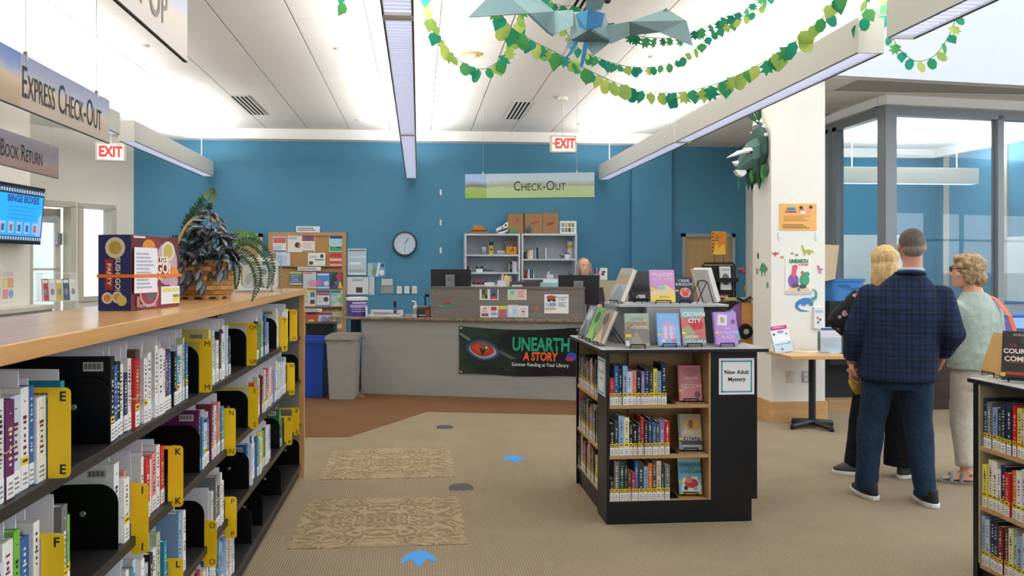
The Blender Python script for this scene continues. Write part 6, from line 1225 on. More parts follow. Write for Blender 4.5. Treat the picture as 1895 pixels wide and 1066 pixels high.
decal('wall_decal', 'large blue long necked dinosaur decal under the pillar poster', (c.x, PF-.0008, c.z), 0, [(elp(0, 0, .075, .032), bl_), (strip([(-.06, -.005), (-.095, -.03), (-.1, -.065), (-.06, -.095), (.03, -.105)], [.024, .02, .015, .011, .002]), bl_), (strip([(.05, .005), (.095, .03), (.105, .075), (.09, .105), (.06, .112)], [.026, .02, .013, .012, .011]), '#7fb4a4'),
      (strip([(.06, .02), (.1, .04), (.1, .09)], [.008, .01, .006]), bl_)]+[([(x_, -.01), (x_+.02, -.01), (x_+.018, -.05), (x_+.002, -.05)], bl_) for x_ in (-.05, -.025, .03, .052)])
SX = 3.508
for k, (y_, z_, col, kd, lb) in enumerate(((8.02, 1.52, '#4f9a6c', 'steg', 'green plated dinosaur decal on the shaded side of the pillar'), (7.92, 1.36, '#6fa88a', 'blob', 'pale green egg decal low on the shaded side of the pillar'), (8.15, 1.66, '#5a7a60', 'blob', 'thin green decal high on the shaded side of the pillar'), (8.17, 1.5, '#8d9a7c', 'blob', 'tiny tan decal by the plated dinosaur on the pillar side'))):
    c = Vector((SX, y_, z_)); sc = .2 if kd == 'steg' else .07; P_ = [(-.5, -.05), (-.3, .15), (-.2, .35), (-.1, .2), (0, .4), (.1, .2), (.2, .32), (.3, .1), (.5, .12), (.45, -.05), (.25, -.1), (.22, -.35), (.12, -.35), (.1, -.12), (-.12, -.12), (-.15, -.35), (-.25, -.35), (-.25, -.08)] if kd == 'steg' else elp(0, 0, .4, .5, 10)
    decal('wall_decal', lb, c, -PI/2, [([(u*sc, v*sc) for u, v in P_], col)])
c = pp(1513, 588); t = thing('leaflet_holder', 'small white leaflet holder fixed low on the pillar', 'holder', (c.x, PF, c.z), 0); MB().box((-.05, -.03, -.11), (.05, -.0005, .11)).obj('holder', C('#e6eaee', .3), t, bev=.004)
art(t, .1, .22, [('e', .35, .5, .12, .06, '#c9824e'), ('e', .6, .42, .12, .06, '#4f5f7a'), ('e', .4, .3, .1, .05, '#39414c'), ('r', .1, .75, .9, .85, '#b9c6dc')], -.0315, -.05, -.11)
for x, col, nm in ((1462, '#d9d2bd', 'beige blank outlet plate under the table on the pillar'), (1491, '#b9bcc0', 'grey double outlet under the table on the pillar')):
    c = pp(x, 697); t = thing('wall_outlet', nm, 'outlet', (c.x, PF, c.z)); MB().box((-.036, -.006, -.058), (.036, 0.001, .058)).obj('plate', C(col, .4), t, bev=.003); MB().box((-.016, -.009, -.04), (.016, -.0065, -.008)).box((-.016, -.009, .008), (.016, -.0065, .04)).obj('socket', C('#e3e3df' if 'grey' in nm else '#cfc8b4', .4), t)
# table
tx0, tx1, ty0, ty1, tzt = 3.43, 4.0, 7.24, 7.80, .72
tb = thing('side_table', 'small maple table with a black cross foot in front of the pillar', 'table', ((tx0+tx1)/2, (ty0+ty1)/2, 0))
MB().box((tx0-3.715, -.28, tzt-.035), (tx1-3.715, .28, tzt)).obj('table_top', wood('table_maple', '#cf9f66', '#deb47e', 0, .35, 5), tb, bev=.004)
MB().cyl((.06, 0, .06), (.06, 0, tzt-.036), .033, n=18).obj('column', C('#26272b', .4), tb); mb = MB()
MB().box((-.07, -.13, tzt-.045), (.19, .13, tzt-.0355)).obj('mounting_plate', BLACK, tb)
for k in range(4):
    a_ = .35+k*PI/2; e = Vector((.06+.25*math.cos(a_), .23*math.sin(a_), .028)); l_ = MB().path([(.06, 0, .055), e], [.034, .024], 10).obj('foot', C('#2c2d31', .4, 0, .05), tb, smooth=False)
    MB().cyl((e.x, e.y, 0), (e.x, e.y, .025), .02, n=10).obj('glide', BLACK, l_)
T0 = tzt+.0005
c = at(1457, 646, Y=7.5); t = thing('brochure_holder', 'clear leaning holder of leaflets with a magenta header on the table', 'holder', (c.x, 7.55, T0), .12)
t.rotation_euler = (Matrix.Rotation(.12, 4, 'Z') @ Matrix.Rotation(-.28, 4, 'X') @ Matrix.Rotation(-.12, 4, 'Y')).to_euler(); MB().box((-.095, 0, .003), (.095, .035, .27)).obj('leaflets', C('#eaecf2', .5), t, bev=.002)
art(t, .19, .27, [('r', .02, .82, .98, .97, '#c2427c'), ('r', .2, .9, .8, .93, '#e9b3d0'), ('e', .55, .74, .2, .05, '#8f8fd0'), ('e', .15, .68, .06, .05, '#4a4f6a'), ('e', .85, .65, .05, .05, '#8f93b0'), ('r', .05, .28, .9, .32, '#8fc9be'), ('p', [(.8, .3), (.9, .4), (.95, .3)], '#7aa8b8'), ('e', .4, .12, .08, .03, '#5a5f74')], -.0008, -.095, .003)
MB().box((-.1, -.03, 0), (.1, -.027, .1)).obj('clear_front', ACRYLIC, t)
c = at(1536, 646, Y=7.5); t = thing('brochure_holder', 'clear box holder of white forms with a blue header on the table', 'holder', (c.x+.01, 7.5, T0), -.1)
MB().box((-.1, 0, .003), (.1, .05, .24)).obj('forms', C('#e9ebf3', .5), t); art(t, .2, .24, [('r', .02, .88, .98, .98, '#3a5fae'), ('t', .1, .2, .9, .8, '#dfe2ee', 8)], -.0008, -.1, .003); MB().box((-.105, -.02, 0), (.105, -.017, .15)).box((-.108, -.02, 0), (-.1055, .06, .22)).box((.1055, -.02, 0), (.108, .06, .22)).obj('clear_box', ACRYLIC, t)
MB().box((-.1086, -.0, .02), (-.1082, .055, .2)).obj('side_picture', C('#5f7a78', .5, 0, .3, 20), t)
for k, (x, y, w, l, rz, col, lb) in enumerate(((1503, 651, .2, .12, .2, '#f1f1ef', 'white sheet lying on the table in front of the forms'), (1478, 650, .14, .09, -.3, '#e9dcc0', 'cream leaflet lying on the table middle'), (1545, 653, .12, .07, .4, '#e2e6dc', 'pale slip lying on the right of the table'))):
    c = at(x, y, z=T0); o = MB().box((-w/2, -l/2, 0), (w/2, l/2, .0015)).obj('paper_sheet', C(col, .6), None, (c.x, min(c.y, 7.7), T0+.0003*k)); o.rotation_euler = (0, 0, rz); tag(o, lb, 'paper')
# horned dinosaur head on the pillar side
c = at(1395, 290, X=3.50); th = thing('dinosaur_head', 'dark green paper trophy head of a horned dinosaur on the pillar side', 'trophy head', (3.508, 8.04, c.z))
def lowpoly(rings_, mi=0):
    mb = MB(); n = len(rings_[0])
    for r_ in rings_: mb.v += r_
    for i in range(len(rings_)-1):
        for j in range(n): mb.f.append((i*n+j, i*n+(j+1) % n, (i+1)*n+(j+1) % n, (i+1)*n+j)); mb.m.append(mi)
    mb.f += [tuple(range(n-1, -1, -1)), tuple((len(rings_)-1)*n+j for j in range(n))]; mb.m += [mi, mi]; return mb
DG = [C('#2f4f4c', .6, 0, .1, 6), C('#4a6b64', .6, 0, .1, 6)]
def ring(x, cz, ry, rz_, n=8, ph=.3): return [(x, ry*math.cos(2*PI*i/n+ph), cz+rz_*math.sin(2*PI*i/n+ph)) for i in range(n)]
lowpoly([ring(-.0, .06, .15, .22), ring(-.045, .07, .2, .26), ring(-.07, .05, .18, .23)]).obj('frill', DG[0], th)
lowpoly([ring(-.071, .0, .12, .17), ring(-.15, -.02, .11, .15), ring(-.22, -.09, .075, .1), ring(-.27, -.15, .04, .06)]).obj('head', DG[1], th)
for k in range(9):
    a_ = -.6+k*.42; MB().cyl((-.045, .2*math.cos(a_), .07+.26*math.sin(a_)), (-.045, .235*math.cos(a_), .07+.3*math.sin(a_)), .022, .004, 6).obj('frill_spike', C('#e9ece8', .5), th)
IV = C('#eff0ec', .5)
for sy in (-1, 1): MB().path([(-.13, sy*.07, .03), (-.22, sy*.085, .02), (-.34, sy*.09, -.03)], [.03, .026, .005], 7).obj('brow_horn', IV, th)
MB().path([(-.24, 0, -.1), (-.29, 0, -.1), (-.32, 0, -.085)], [.035, .025, .005], 7).obj('nose_horn', IV, th); MB().prism([(-.3, -.17), (-.19, -.16), (-.18, -.2), (-.22, -.24), (-.27, -.22)], -.04, .04).obj('beak', IV, th, bev=.008)
for sy in (-1, 1): MB().ell((-.16, sy*.098, .005), (.016, .01, .012)).obj('eye', BLACK, th)
GRN = [C('#2f5a3c', .6, 0, .15), C('#4a8a4c', .6, 0, .15), C('#24443a', .6, 0, .15)]
mb = MB()
for k in range(9):
    a_ = -.2+k*.24; d = Vector((-.55*math.cos(a_+.35)-.0, .3*math.sin(k), math.sin(a_+.35)+.25)).normalized(); q0_ = Vector((-.03, 0, .30)); q1_ = q0_+d*.24; s_ = Vector((-d.z, 0, d.x))*.013
    mb.add([q0_-s_*.4, q0_+d*.13-s_, q1_, q0_+d*.13+s_, q0_+s_*.4], [(0, 1, 2, 3, 4)])
mb.obj('palm_leaf', GRN[0], th)
for k in range(10):
    x = -.02-.026*(k % 6); y = -.15+.03*k; z0_ = -.12-.02*(k % 3); l_ = .14+.04*(k % 3)
    MB().add([(x-.02, y, z0_), (x-.035, y-.01, z0_-l_*.5), (x, y, z0_-l_), (x+.028, y-.01, z0_-l_*.5), (x+.015, y, z0_+.02)], [(0, 1, 2, 3, 4)]).obj('leaf', GRN[k % 3], th)
mb = MB().path([(-.25, 0, -.2), (-.255, 0, -.28), (-.25, .0, -.36)], .003, 5)
for k in range(6): mb.add([(-.25, 0, -.24-.02*k), (-.265+.03*(k % 2), 0, -.25-.02*k), (-.25, 0, -.262-.02*k)], [(0, 1, 2)])
mb.obj('trailing_vine', GRN[1], th)
# ================================================================ BEHIND THE KIOSK: book rack, red label, button, play panel
c = at(1330, 560, Y=9.15); rk = thing('book_rack', 'black wire spinner rack of books with an orange sign on top', 'rack', (c.x, 9.15, 0), .08); zt_ = at(1330, 487, Y=9.15).z
MB().path([(-.2, 0, .05), (-.2, 0, zt_-.03), (-.17, 0, zt_), (.17, 0, zt_), (.2, 0, zt_-.03), (.2, 0, .05)], .012, 8).obj('tube_frame', BLACK, rk)
MB().box((-.19, .02, .2), (.19, .03, zt_-.03)).obj('back_panel', C('#2a2a2c', .6), rk)
for k in range(5): MB().box((-.2, -.09, .25+.28*k), (.2, .019, .262+.28*k)).box((-.2, -.095, .2625+.28*k), (.2, -.09, .3+.28*k)).obj('pocket', BLACK, rk)
MB().box((-.25, -.25, 0), (.25, .25, .05)).obj('base', BLACK, rk, bev=.01)
MB().cyl((-.05, 0, zt_), (-.05, 0, zt_+.1), .004, n=6).cyl((.06, 0, zt_), (.06, 0, zt_+.1), .004, n=6).obj('sign_wire', BLACK, rk)
s_ = MB().box((-.09, -.004, zt_+.1), (.09, .004, zt_+.37)).obj('sign_panel', C('#cf8a2c', .5, 0, .3, 18), rk)
art(rk, .18, .27, [('p', [(.1, 0), (.35, .6), (.5, .2), (.7, .8), (.95, .1), (.9, 0)], '#f0b83c'), ('p', [(.55, .3), (.7, 1), (.85, .5)], '#e0742c')]+[('r', .04, .12+.15*k, .14, .18+.15*k, '#3a2412') for k in range(6)]+[('r', .25, .6+.1*k, .5, .63+.1*k, '#8a3a18') for k in range(3)], -.0055, -.09, zt_+.1)
for k, (dx, zz, w, h, col, lb) in enumerate(((.07, zt_-.31, .13, .27, '#e4e4e2', 'white picture book with a grey drawing high in the wire rack'), (-.15, zt_-.3, .1, .23, '#7a4a34', 'brown and orange book at the left of the wire rack'), (-.12, zt_-.58, .13, .22, '#3f6a58', 'dark green book lower in the wire rack'), (.05, zt_-.58, .13, .22, '#5c3a2e', 'dark red brown book lower in the wire rack'))):
    p = Vector((c.x, 9.15, 0))+Matrix.Rotation(.08, 3, 'Z') @ Vector((dx, -.03, 0)); b = thing('book', lb, 'book', (p.x, p.y, zz), .08, 'books in the black wire rack'); b.rotation_euler = (Matrix.Rotation(.08, 4, 'Z') @ Matrix.Rotation(-.12, 4, 'X')).to_euler()
    MB().box((-w/2, -.02, 0), (w/2, -.017, h)).box((-w/2, -.003, 0), (w/2, 0, h)).obj('cover', C(col, .4), b); MB().box((-w/2+.003, -.0165, .003), (w/2-.003, -.0035, h-.003)).obj('pages', PAGE, b)
    art(b, w, h, [('e', .5, .45, .35, .25, ['#6a7074', '#c9783c', '#8fa06a', '#8a5a3c'][k]), ('r', .1, .82, .9, .92, ['#b9bcbc', '#e3b08a', '#c9d3b0', '#c9a07a'][k])], -.0205, -w/2, 0)
wall_poster('red_label', 'small red label with white capitals on the blue wall by the pillar', 1367, 494, 1393, 504.5, '#a8344a', [], [('BOOK RETURN', .5, .7, .045, '#efe4e6', {'sx': .8}), ('SUPPLY', .5, .28, .045, '#efe4e6', {'sx': .8})], 'label')
c = at(1382.5, 534.5, Y=12.54); t = thing('wall_button', 'yellow push button plate on the blue wall by the pillar', 'button', c); MB().box((-.05, -.012, -.045), (.05, .004, .045)).obj('plate', C('#cdb04a', .4), t, bev=.003); MB().prism(elp(.005, 0, .022, .022, 14), -.022, -.0125).obj('button', C('#4a3a22', .5), t)
c = at(1384, 640, Y=8.47); pl = thing('play_panel', 'purple and orange play panel with a black wheel beside the pillar', 'toy', (c.x-.1, 8.47, 0)); zt_ = at(1380, 556, Y=8.47).z
pts_ = [(.13, 0), (.13, zt_)]+[(.13-.3*math.sin(i*PI/16), zt_-.3+.3*math.cos(i*PI/16)) for i in range(1, 9)]+[(-.17, 0)]
MB().prism(pts_, -.012, .012).obj('purple_panel', C('#9a6cae', .5), pl); MB().box((.02, -.03, 0), (.14, -.0125, zt_-.02)).obj('orange_panel', C('#dfa05c', .5, 0, .1), pl)
MB().box((-.14, -.05, zt_+.0005), (.15, .05, zt_+.03)).obj('yellow_tray', C('#c3b66a', .5), pl); MB().path([(-.05, -.075, zt_+.03), (.02, -.075, zt_+.0), (.1, -.075, zt_+.04)], .014).obj('handle', BLACK, pl)
MB().lathe([(.075, -.02), (.085, 0), (.075, .02)], n=18).obj('wheel', BLACK, pl, (.05, -.055, zt_-.33), (PI/2, 0, 0)); MB().lathe([(.03, -.025), (.03, .025)], n=12).obj('hub', C('#b9b9bd', .4), pl, (.05, -.055, zt_-.33), (PI/2, 0, 0))
MB().box((-.2, .0125, 0), (.2, .2, .05)).obj('base', C('#b58a5c', .6), pl)
# ================================================================ MEETING ROOM THINGS
c0, c1 = at(1548, 533, Y=12.52), at(1702, 435, Y=12.52)
t = thing('whiteboard', 'whiteboard on the far blue wall of the glass room', 'whiteboard', ((c0.x+c1.x)/2, 12.528, (c0.z+c1.z)/2)); w, h = c1.x-c0.x, c1.z-c0.z
MB().box((-w/2, 0, -h/2), (w/2, .02, h/2)).obj('surface', C('#dfe7ea', .2), t); MB().box((-w/2, -.05, -h/2-.03), (w/2, .02, -h/2-.0005)).obj('pen_tray', C('#a9b0b4', .4), t)
c0, c1 = at(1838, 555, X=8.34), at(1960, 430, X=8.34); t = thing('whiteboard', 'whiteboard on the right hand wall of the glass room', 'whiteboard', (8.355, (c0.y+c1.y)/2, (at(1838, 555, X=8.34).z+at(1838, 440, X=8.34).z)/2), -PI/2); w = abs(c0.y-c1.y); h = at(1838, 440, X=8.34).z-at(1838, 555, X=8.34).z
MB().box((-w/2, 0, -h/2), (w/2, .02, h/2)).obj('surface', C('#e3ecef', .2), t); MB().box((-w/2, -.06, -h/2-.03), (w/2, .02, -h/2-.0005)).obj('pen_tray', C('#4a78b8', .4), t)
# blue storage bin, black cabinet, paper, chair
c = at(1568, 590, Y=8.45); cab = thing('equipment_cabinet', 'black equipment cabinet beside the pillar under the blue bin', 'cabinet', (c.x, 8.42, 0)); ct = at(1560, 557, Y=8.3).z
MB().box((-.28, -.12, .5), (.16, .2, ct)).obj('body', C('#17181b', .5), cab, bev=.004); MB().box((-.28, -.1, 0), (.16, .2, .12)).obj('plinth', wood('plinth_maple', '#a98a62', '#bd9d74', 0), cab); MB().box((-.28, .1, .1205), (.16, .2, .4995)).obj('back_board', C('#222326', .5), cab)
c = at(1566, 557, Y=8.3); t = thing('storage_bin', 'blue plastic storage bin on the black cabinet beside the pillar', 'bin', (c.x+.03, 8.42, ct+.0005)); bh_ = at(1560, 516, Y=8.3).z-ct; BP = C('#3f7fc0', .35, 0, .05)
mb = MB(); mb.rings([(0, 0, 0, .17, .12), (0, 0, bh_-.03, .185, .13)], 24, 0, 6); mb.obj('tub', BP, t); MB().rings([(0, 0, bh_-.0295, .2, .14), (0, 0, bh_-.005, .2, .14), (0, 0, bh_, .195, .135)], 24, 0, 6).obj('lid', C('#356fae', .35, 0, .05), t); MB().path([(-.12, -.142, bh_-.07), (-.02, -.146, bh_-.07), (.0, -.146, bh_-.1), (.12, -.142, bh_-.1)], .006, 6).obj('moulded_rib', C('#2f5f9c', .4), t)
c0, c1 = at(1505, 525, Y=8.29), at(1550, 452, Y=8.29); o = MB().add([(c0.x, 8.282, c0.z), (c1.x-.03, 8.282, c0.z+.05), (c1.x+.005, 8.265, c1.z-.01), (c0.x, 8.282, c1.z), (c0.x, 8.286, c0.z), (c1.x-.03, 8.286, c0.z+.05), (c1.x+.005, 8.269, c1.z-.01), (c0.x, 8.286, c1.z)], [(0, 1, 2, 3), (7, 6, 5, 4), (0, 4, 5, 1), (1, 5, 6, 2), (2, 6, 7, 3), (3, 7, 4, 0)]).obj('brown_paper', C('#c9b394', .8, 0, .05)); tag(o, 'loose brown paper sheet sticking out behind the pillar', 'paper')
c = at(1545, 735, z=.03); ch = thing('office_chair', 'black office chair on casters behind the small table', 'chair', (c.x+.0, c.y+.25, 0), .3)
for k in range(5):
    a_ = .2+k*2*PI/5; e = Vector((.28*math.cos(a_), .28*math.sin(a_), .075)); l_ = MB().path([(0, 0, .1), e], [.025, .018], 7).obj('leg', BLACK, ch); MB().lathe([(.02, -.02), (.03, -.015), (.03, .015), (.02, .02)], n=12).obj('caster', C('#2a2a2e', .5), l_, (e.x, e.y, .0305), (PI/2, 0, a_))
MB().cyl((0, 0, .08), (0, 0, .42), .025).obj('column', BLACK, ch); MB().rings([(0, 0, .42, .2, .2), (0, 0, .44, .24, .23), (0, 0, .49, .24, .23), (0, 0, .5, .2, .2)], 22, 0, 3).obj('seat', C('#1c1d20', .8), ch)
# dark desk seen between the man and the woman, blue shelf behind the woman
c0, c1 = at(1700, 742, Y=8.35), at(1790, 655, Y=8.35); dd = thing('service_desk', 'dark brown desk behind the man and the grey haired woman', 'desk', (0, 0, 0)); zt_ = c1.z+.03
MB().box((c0.x-.1, 8.35, 0), (c1.x+.6, 8.38, zt_-.031)).box((c0.x-.1, 8.381, 0), (c0.x-.07, 8.7, zt_-.031)).obj('front_panel', wood('wenge', '#3b2c25', '#4c3a31', 0, .5, 5), dd); MB().box((c0.x-.12, 8.33, zt_-.03), (c1.x+.62, 8.7, zt_)).obj('desk_top', C('#57473e', .4, 0, .1), dd)
c = at(1767, 650, Y=8.4); t = thing('desk_toy', 'small gold patterned card standing on the dark brown desk', 'card', (c.x-.03, 8.42, zt_+.0005)); MB().box((-.05, 0, 0), (.05, .01, .09)).obj('card', C('#d9cfb4', .5), t); art(t, .1, .09, [('e', .5, .5, .3, .3, '#8d8468'), ('e', .5, .5, .15, .15, '#e9e2c8')], -.001, -.05, 0)
c0 = at(1868, 640, d=7.5); t = thing('media_shelf', 'bright blue rack of media cases behind the woman at the right edge', 'rack', (c0.x+.25, c0.y, 0)); zt_ = at(1880, 590, d=7.5).z
MB().box((-.3, 0, 0), (.5, .35, zt_-.12)).box((-.3, .2, zt_-.119), (.5, .35, zt_+.02)).obj('rack', C('#2f66b0', .5), t, bev=.003)
for k in range(4):
    m = MB().box((-.085, 0, 0), (.085, .015, .12)).obj('media_case', C(['#6a4a8c', '#8fb0d8', '#c9a04a', '#4a8c6a'][k], .3, 0, .3, 30), None, (c0.x+.03+k*.18, c0.y+.12, zt_-.1185)); m.rotation_euler = (-.2, 0, 0); tag(m, ['purple', 'pale blue', 'gold', 'green'][k]+' media case in the bright blue rack at the right edge', 'case', 'media cases in the blue rack')
# ================================================================ GARLANDS AND FLYING REPTILE
def thin_paper(h):
    m, nt, b = nodemat('crepe_paper_'+h[1:], .7); v, s_ = objxyz(nt); c = mixc(nt, noise_f(nt, v, 4, 2), tuple(k*.85 for k in rgb(h)[:3])+(1,), rgb(h)); nt.links.new(c, b.inputs['Base Color'])
    tr_ = nd(nt, 'ShaderNodeBsdfTranslucent'); nt.links.new(c, tr_.inputs[0]); mx = nd(nt, 'ShaderNodeMixShader'); mx.inputs[0].default_value = .45
    nt.links.new(b.outputs[0], mx.inputs[1]); nt.links.new(tr_.outputs[0], mx.inputs[2]); nt.links.new(mx.outputs[0], nt.nodes['Material Output'].inputs[0]); return m
LG = [thin_paper(h) for h in ('#37a578', '#b0d06c', '#5cb368', '#2fa58c', '#cfe27a')]; LDK = [thin_paper(h) for h in ('#2b8a5e', '#26806a', '#4aa566')]
def gleaf(kind, m):
    if kind == 0: pts_ = [(0, 0), (.32, -.2), (.38, -.55), (.22, -.9), (0, -1), (-.22, -.9), (-.38, -.55), (-.32, -.2)]
    elif kind == 1: pts_ = [(0, 0), (.4, -.18), (.45, -.5), (.2, -.8), (0, -1.05), (-.2, -.8), (-.45, -.5), (-.4, -.18)]
    else: pts_ = [(0, 0), (.22, -.1), (.5, -.25), (.28, -.38), (.52, -.6), (.22, -.65), (.2, -.9), (0, -.75), (-.2, -.95), (-.24, -.65), (-.52, -.55), (-.26, -.4), (-.48, -.2), (-.2, -.1)]
    mb = MB(); o_ = [(u, .12*u*u*2-.05*w, w) for u, w in pts_]; n = len(o_)
    mb.add(o_+[(0, .04, -.45)], [(i, (i+1) % n, n) for i in range(n)]); return mb.mesh('leaf', m, True)
GLM = {(k, i): gleaf(k, m) for k in range(3) for i, m in enumerate(LG)}; GLD = {(k, i): gleaf(k, m) for k in range(3) for i, m in enumerate(LDK)}
gr = random.Random(3)
def garland(lab, pix, d, size, step, dark=False, wide=False):
    """paper leaf garland hung through real points: (pixel x, pixel y, distance)"""
    P_ = [at(x, y, d=dd) for x, y, dd in pix]; t = thing('leaf_garland', lab, 'garland', P_[0], group='paper leaf garlands'); P_ = [p-P_[0] for p in P_]
    pts_ = []
    for i in range(len(P_)-1):
        p0, p1, p2, p3 = P_[max(i-1, 0)], P_[i], P_[i+1], P_[min(i+2, len(P_)-1)]
        for k in range(10): f = k/10; pts_.append(.5*((2*p1)+(-p0+p2)*f+(2*p0-5*p1+4*p2-p3)*f*f+(-p0+3*p1-3*p2+p3)*f**3))
    pts_.append(P_[-1]); MB().path(pts_, .0025, 5).obj('string', C('#4e8a4a', .7), t)
    acc = 0; last = pts_[0]; n = 0; src = GLD if dark else GLM; nc = len(LDK) if dark else len(LG)
    for p in pts_[1:]:
        seg = (p-last).length; td = (p-last).normalized() if seg > 1e-6 else Vector((1, 0, 0))
        while acc+seg >= step:
            f = (step-acc)/seg; last = last.lerp(p, f); seg = (p-last).length; acc = 0
            o = link('leaf', src[(gr.choice([0, 1, 0, 1, 2]) if not dark else 2, (n+gr.choice([0, 0, 1])) % nc)], t, last); n += 1
            s_ = size*gr.uniform(.8, 1.15); o.scale = (s_,)*3; ang = math.atan2(td.z, max(.05, abs(td.x)))*math.copysign(1, td.x) if abs(td.z) > .8 else 0
            o.rotation_euler = (gr.uniform(-.5, .5), gr.uniform(-.5, .5)-ang*.4, gr.uniform(-.6, .6))
        acc += seg; last = p
garland('paper leaf garland looping below the orange ceiling sensor', [(780, -70, 5.0), (797, 25, 5.2), (818, 78, 5.4), (850, 112, 5.5), (893, 128, 5.5), (930, 106, 5.4), (950, 65, 5.2), (962, 28, 5.0), (968, -60, 4.8)], 0, .09, .06)
garland('long paper leaf garland sweeping from the reptile to the right fixture', [(905, -40, 4.4), (930, 30, 4.5), (962, 62, 4.6), (1030, 98, 4.8), (1110, 140, 4.9), (1180, 166, 5.0), (1245, 172, 5.0), (1320, 157, 4.9), (1400, 122, 4.7), (1470, 78, 4.5), (1525, 30, 4.3), (1565, -30, 4.1)], 0, .098, .052)
garland('shorter paper leaf garland behind the legs of the flying reptile', [(1010, -20, 5.6), (1060, 78, 5.6), (1110, 108, 5.7), (1170, 124, 5.8), (1230, 120, 5.8), (1285, 92, 5.7), (1325, 55, 5.6), (1400, 20, 5.4), (1440, -40, 5.3)], 0, .072, .052)
garland('dark green paper leaf garland just behind the right wing', [(1000, 0, 6.0), (1040, 10, 6.0), (1075, 16, 6.0), (1165, 62, 6.0), (1240, 70, 6.0), (1290, 55, 5.9), (1335, 36, 5.8), (1390, 10, 5.6), (1430, -40, 5.5)], 0, .085, .06, dark=True)
garland('paper leaf garland hanging behind the gap in the right fixture', [(1608, -40, 4.8), (1600, 30, 5.0), (1590, 50, 5.2)], 0, .08, .07)
garland('paper leaf garland loop in front of the white upper wall at the right', [(1632, -50, 5.2), (1640, 20, 5.3), (1655, 75, 5.4), (1672, 98, 5.4), (1695, 113, 5.4), (1725, 106, 5.3), (1748, 80, 5.2), (1762, 52, 5.1), (1790, -30, 4.9)], 0, .085, .07)
garland('single tuft of paper leaves at the top edge left of the central light', [(636, -30, 5.0), (637, 4, 5.0), (640, 9, 5.0)], 0, .075, .06)
# pteranodon: folded paper, hung by threads
D_ = 4.2
def pt(x, y, dd=0): return at(x, y, d=D_+dd)
O_ = pt(1095, 60); pter = thing('paper_pterosaur', 'folded paper flying reptile in grey blue hanging from the ceiling', 'paper model', O_)
def fold(name, tris, mats, th_=.006):
    mb = MB()
    for vs, fs, mi in tris: mb.add([v-O_ for v in vs], fs, mi)
    o = mb.obj(name, mats, pter); m = o.modifiers.new('paper', 'SOLIDIFY'); m.thickness = th_; return o
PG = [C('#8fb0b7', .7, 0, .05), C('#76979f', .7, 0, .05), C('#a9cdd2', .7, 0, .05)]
# left wing: leading edge, fold line, trailing edge
A, B_, Cc, Dd, Ee, Ff = pt(866, 33, -.25), pt(920, -22, -.1), pt(975, -18, 0), pt(1025, 22, .05), pt(1060, 48, 0), pt(1012, 58, -.05)
G_, H_, I_, J_ = pt(978, 26, -.08), pt(1024, 66, .02), pt(1075, 85, .05), pt(1060, 20, .1)
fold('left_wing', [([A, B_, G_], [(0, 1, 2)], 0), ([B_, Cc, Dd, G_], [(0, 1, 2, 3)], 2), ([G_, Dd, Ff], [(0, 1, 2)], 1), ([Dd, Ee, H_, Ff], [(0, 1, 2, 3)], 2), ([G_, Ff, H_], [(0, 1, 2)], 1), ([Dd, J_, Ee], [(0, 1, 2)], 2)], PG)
K_, L_, M_, N_, P1, Q1 = pt(1282, 85, -.2), pt(1270, 38, -.12), pt(1233, 16, -.06), pt(1165, 40, 0), pt(1122, 48, 0), pt(1165, 66, .05)
R1, S1_ = pt(1222, 60, -.03), pt(1130, 82, .05)
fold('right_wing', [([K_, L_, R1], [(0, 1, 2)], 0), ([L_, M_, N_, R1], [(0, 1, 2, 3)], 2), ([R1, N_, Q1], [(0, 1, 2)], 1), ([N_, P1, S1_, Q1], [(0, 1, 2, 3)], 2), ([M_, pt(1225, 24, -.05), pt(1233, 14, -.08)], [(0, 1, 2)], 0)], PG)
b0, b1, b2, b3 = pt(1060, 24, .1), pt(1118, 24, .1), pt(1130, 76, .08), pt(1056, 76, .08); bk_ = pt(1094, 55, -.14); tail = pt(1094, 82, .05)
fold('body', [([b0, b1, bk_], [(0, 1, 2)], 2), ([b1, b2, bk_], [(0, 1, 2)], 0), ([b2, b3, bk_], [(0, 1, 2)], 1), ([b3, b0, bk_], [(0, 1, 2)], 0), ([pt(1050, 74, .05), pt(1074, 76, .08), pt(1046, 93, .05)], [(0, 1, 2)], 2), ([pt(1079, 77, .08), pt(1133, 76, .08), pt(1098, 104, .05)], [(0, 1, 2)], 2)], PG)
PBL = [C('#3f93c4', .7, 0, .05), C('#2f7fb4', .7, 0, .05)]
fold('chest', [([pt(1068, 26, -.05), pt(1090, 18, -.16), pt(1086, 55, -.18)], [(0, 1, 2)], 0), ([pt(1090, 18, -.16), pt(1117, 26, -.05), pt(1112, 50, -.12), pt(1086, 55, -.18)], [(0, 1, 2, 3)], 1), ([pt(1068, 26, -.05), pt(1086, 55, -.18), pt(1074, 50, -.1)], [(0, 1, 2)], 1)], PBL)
for nm, pts_ in (('left', [(1066, 78), (1056, 98), (1044, 110)]), ('right', [(1084, 80), (1080, 102), (1076, 122)])):
    vs = [pt(x, y, .0) for x, y in pts_]; w_ = Vector((.014, 0, .004))
    fold('leg', [([vs[0]-w_, vs[0]+w_, vs[1]+w_*.8, vs[1]-w_*.8], [(0, 1, 2, 3)], 0), ([vs[1]-w_*.8, vs[1]+w_*.8, vs[2]+w_*.6, vs[2]-w_*.5], [(0, 1, 2, 3)], 1), ([vs[2]-w_*.5, vs[2]+w_*.6, vs[2]+Vector((.0, -.02, -.02))], [(0, 1, 2)], 1)], PBL, .012)
h0, h1, h2, h3 = pt(1088, 22, -.05), pt(1112, 18, -.05), pt(1122, -6, -.2), pt(1090, -14, -.2)
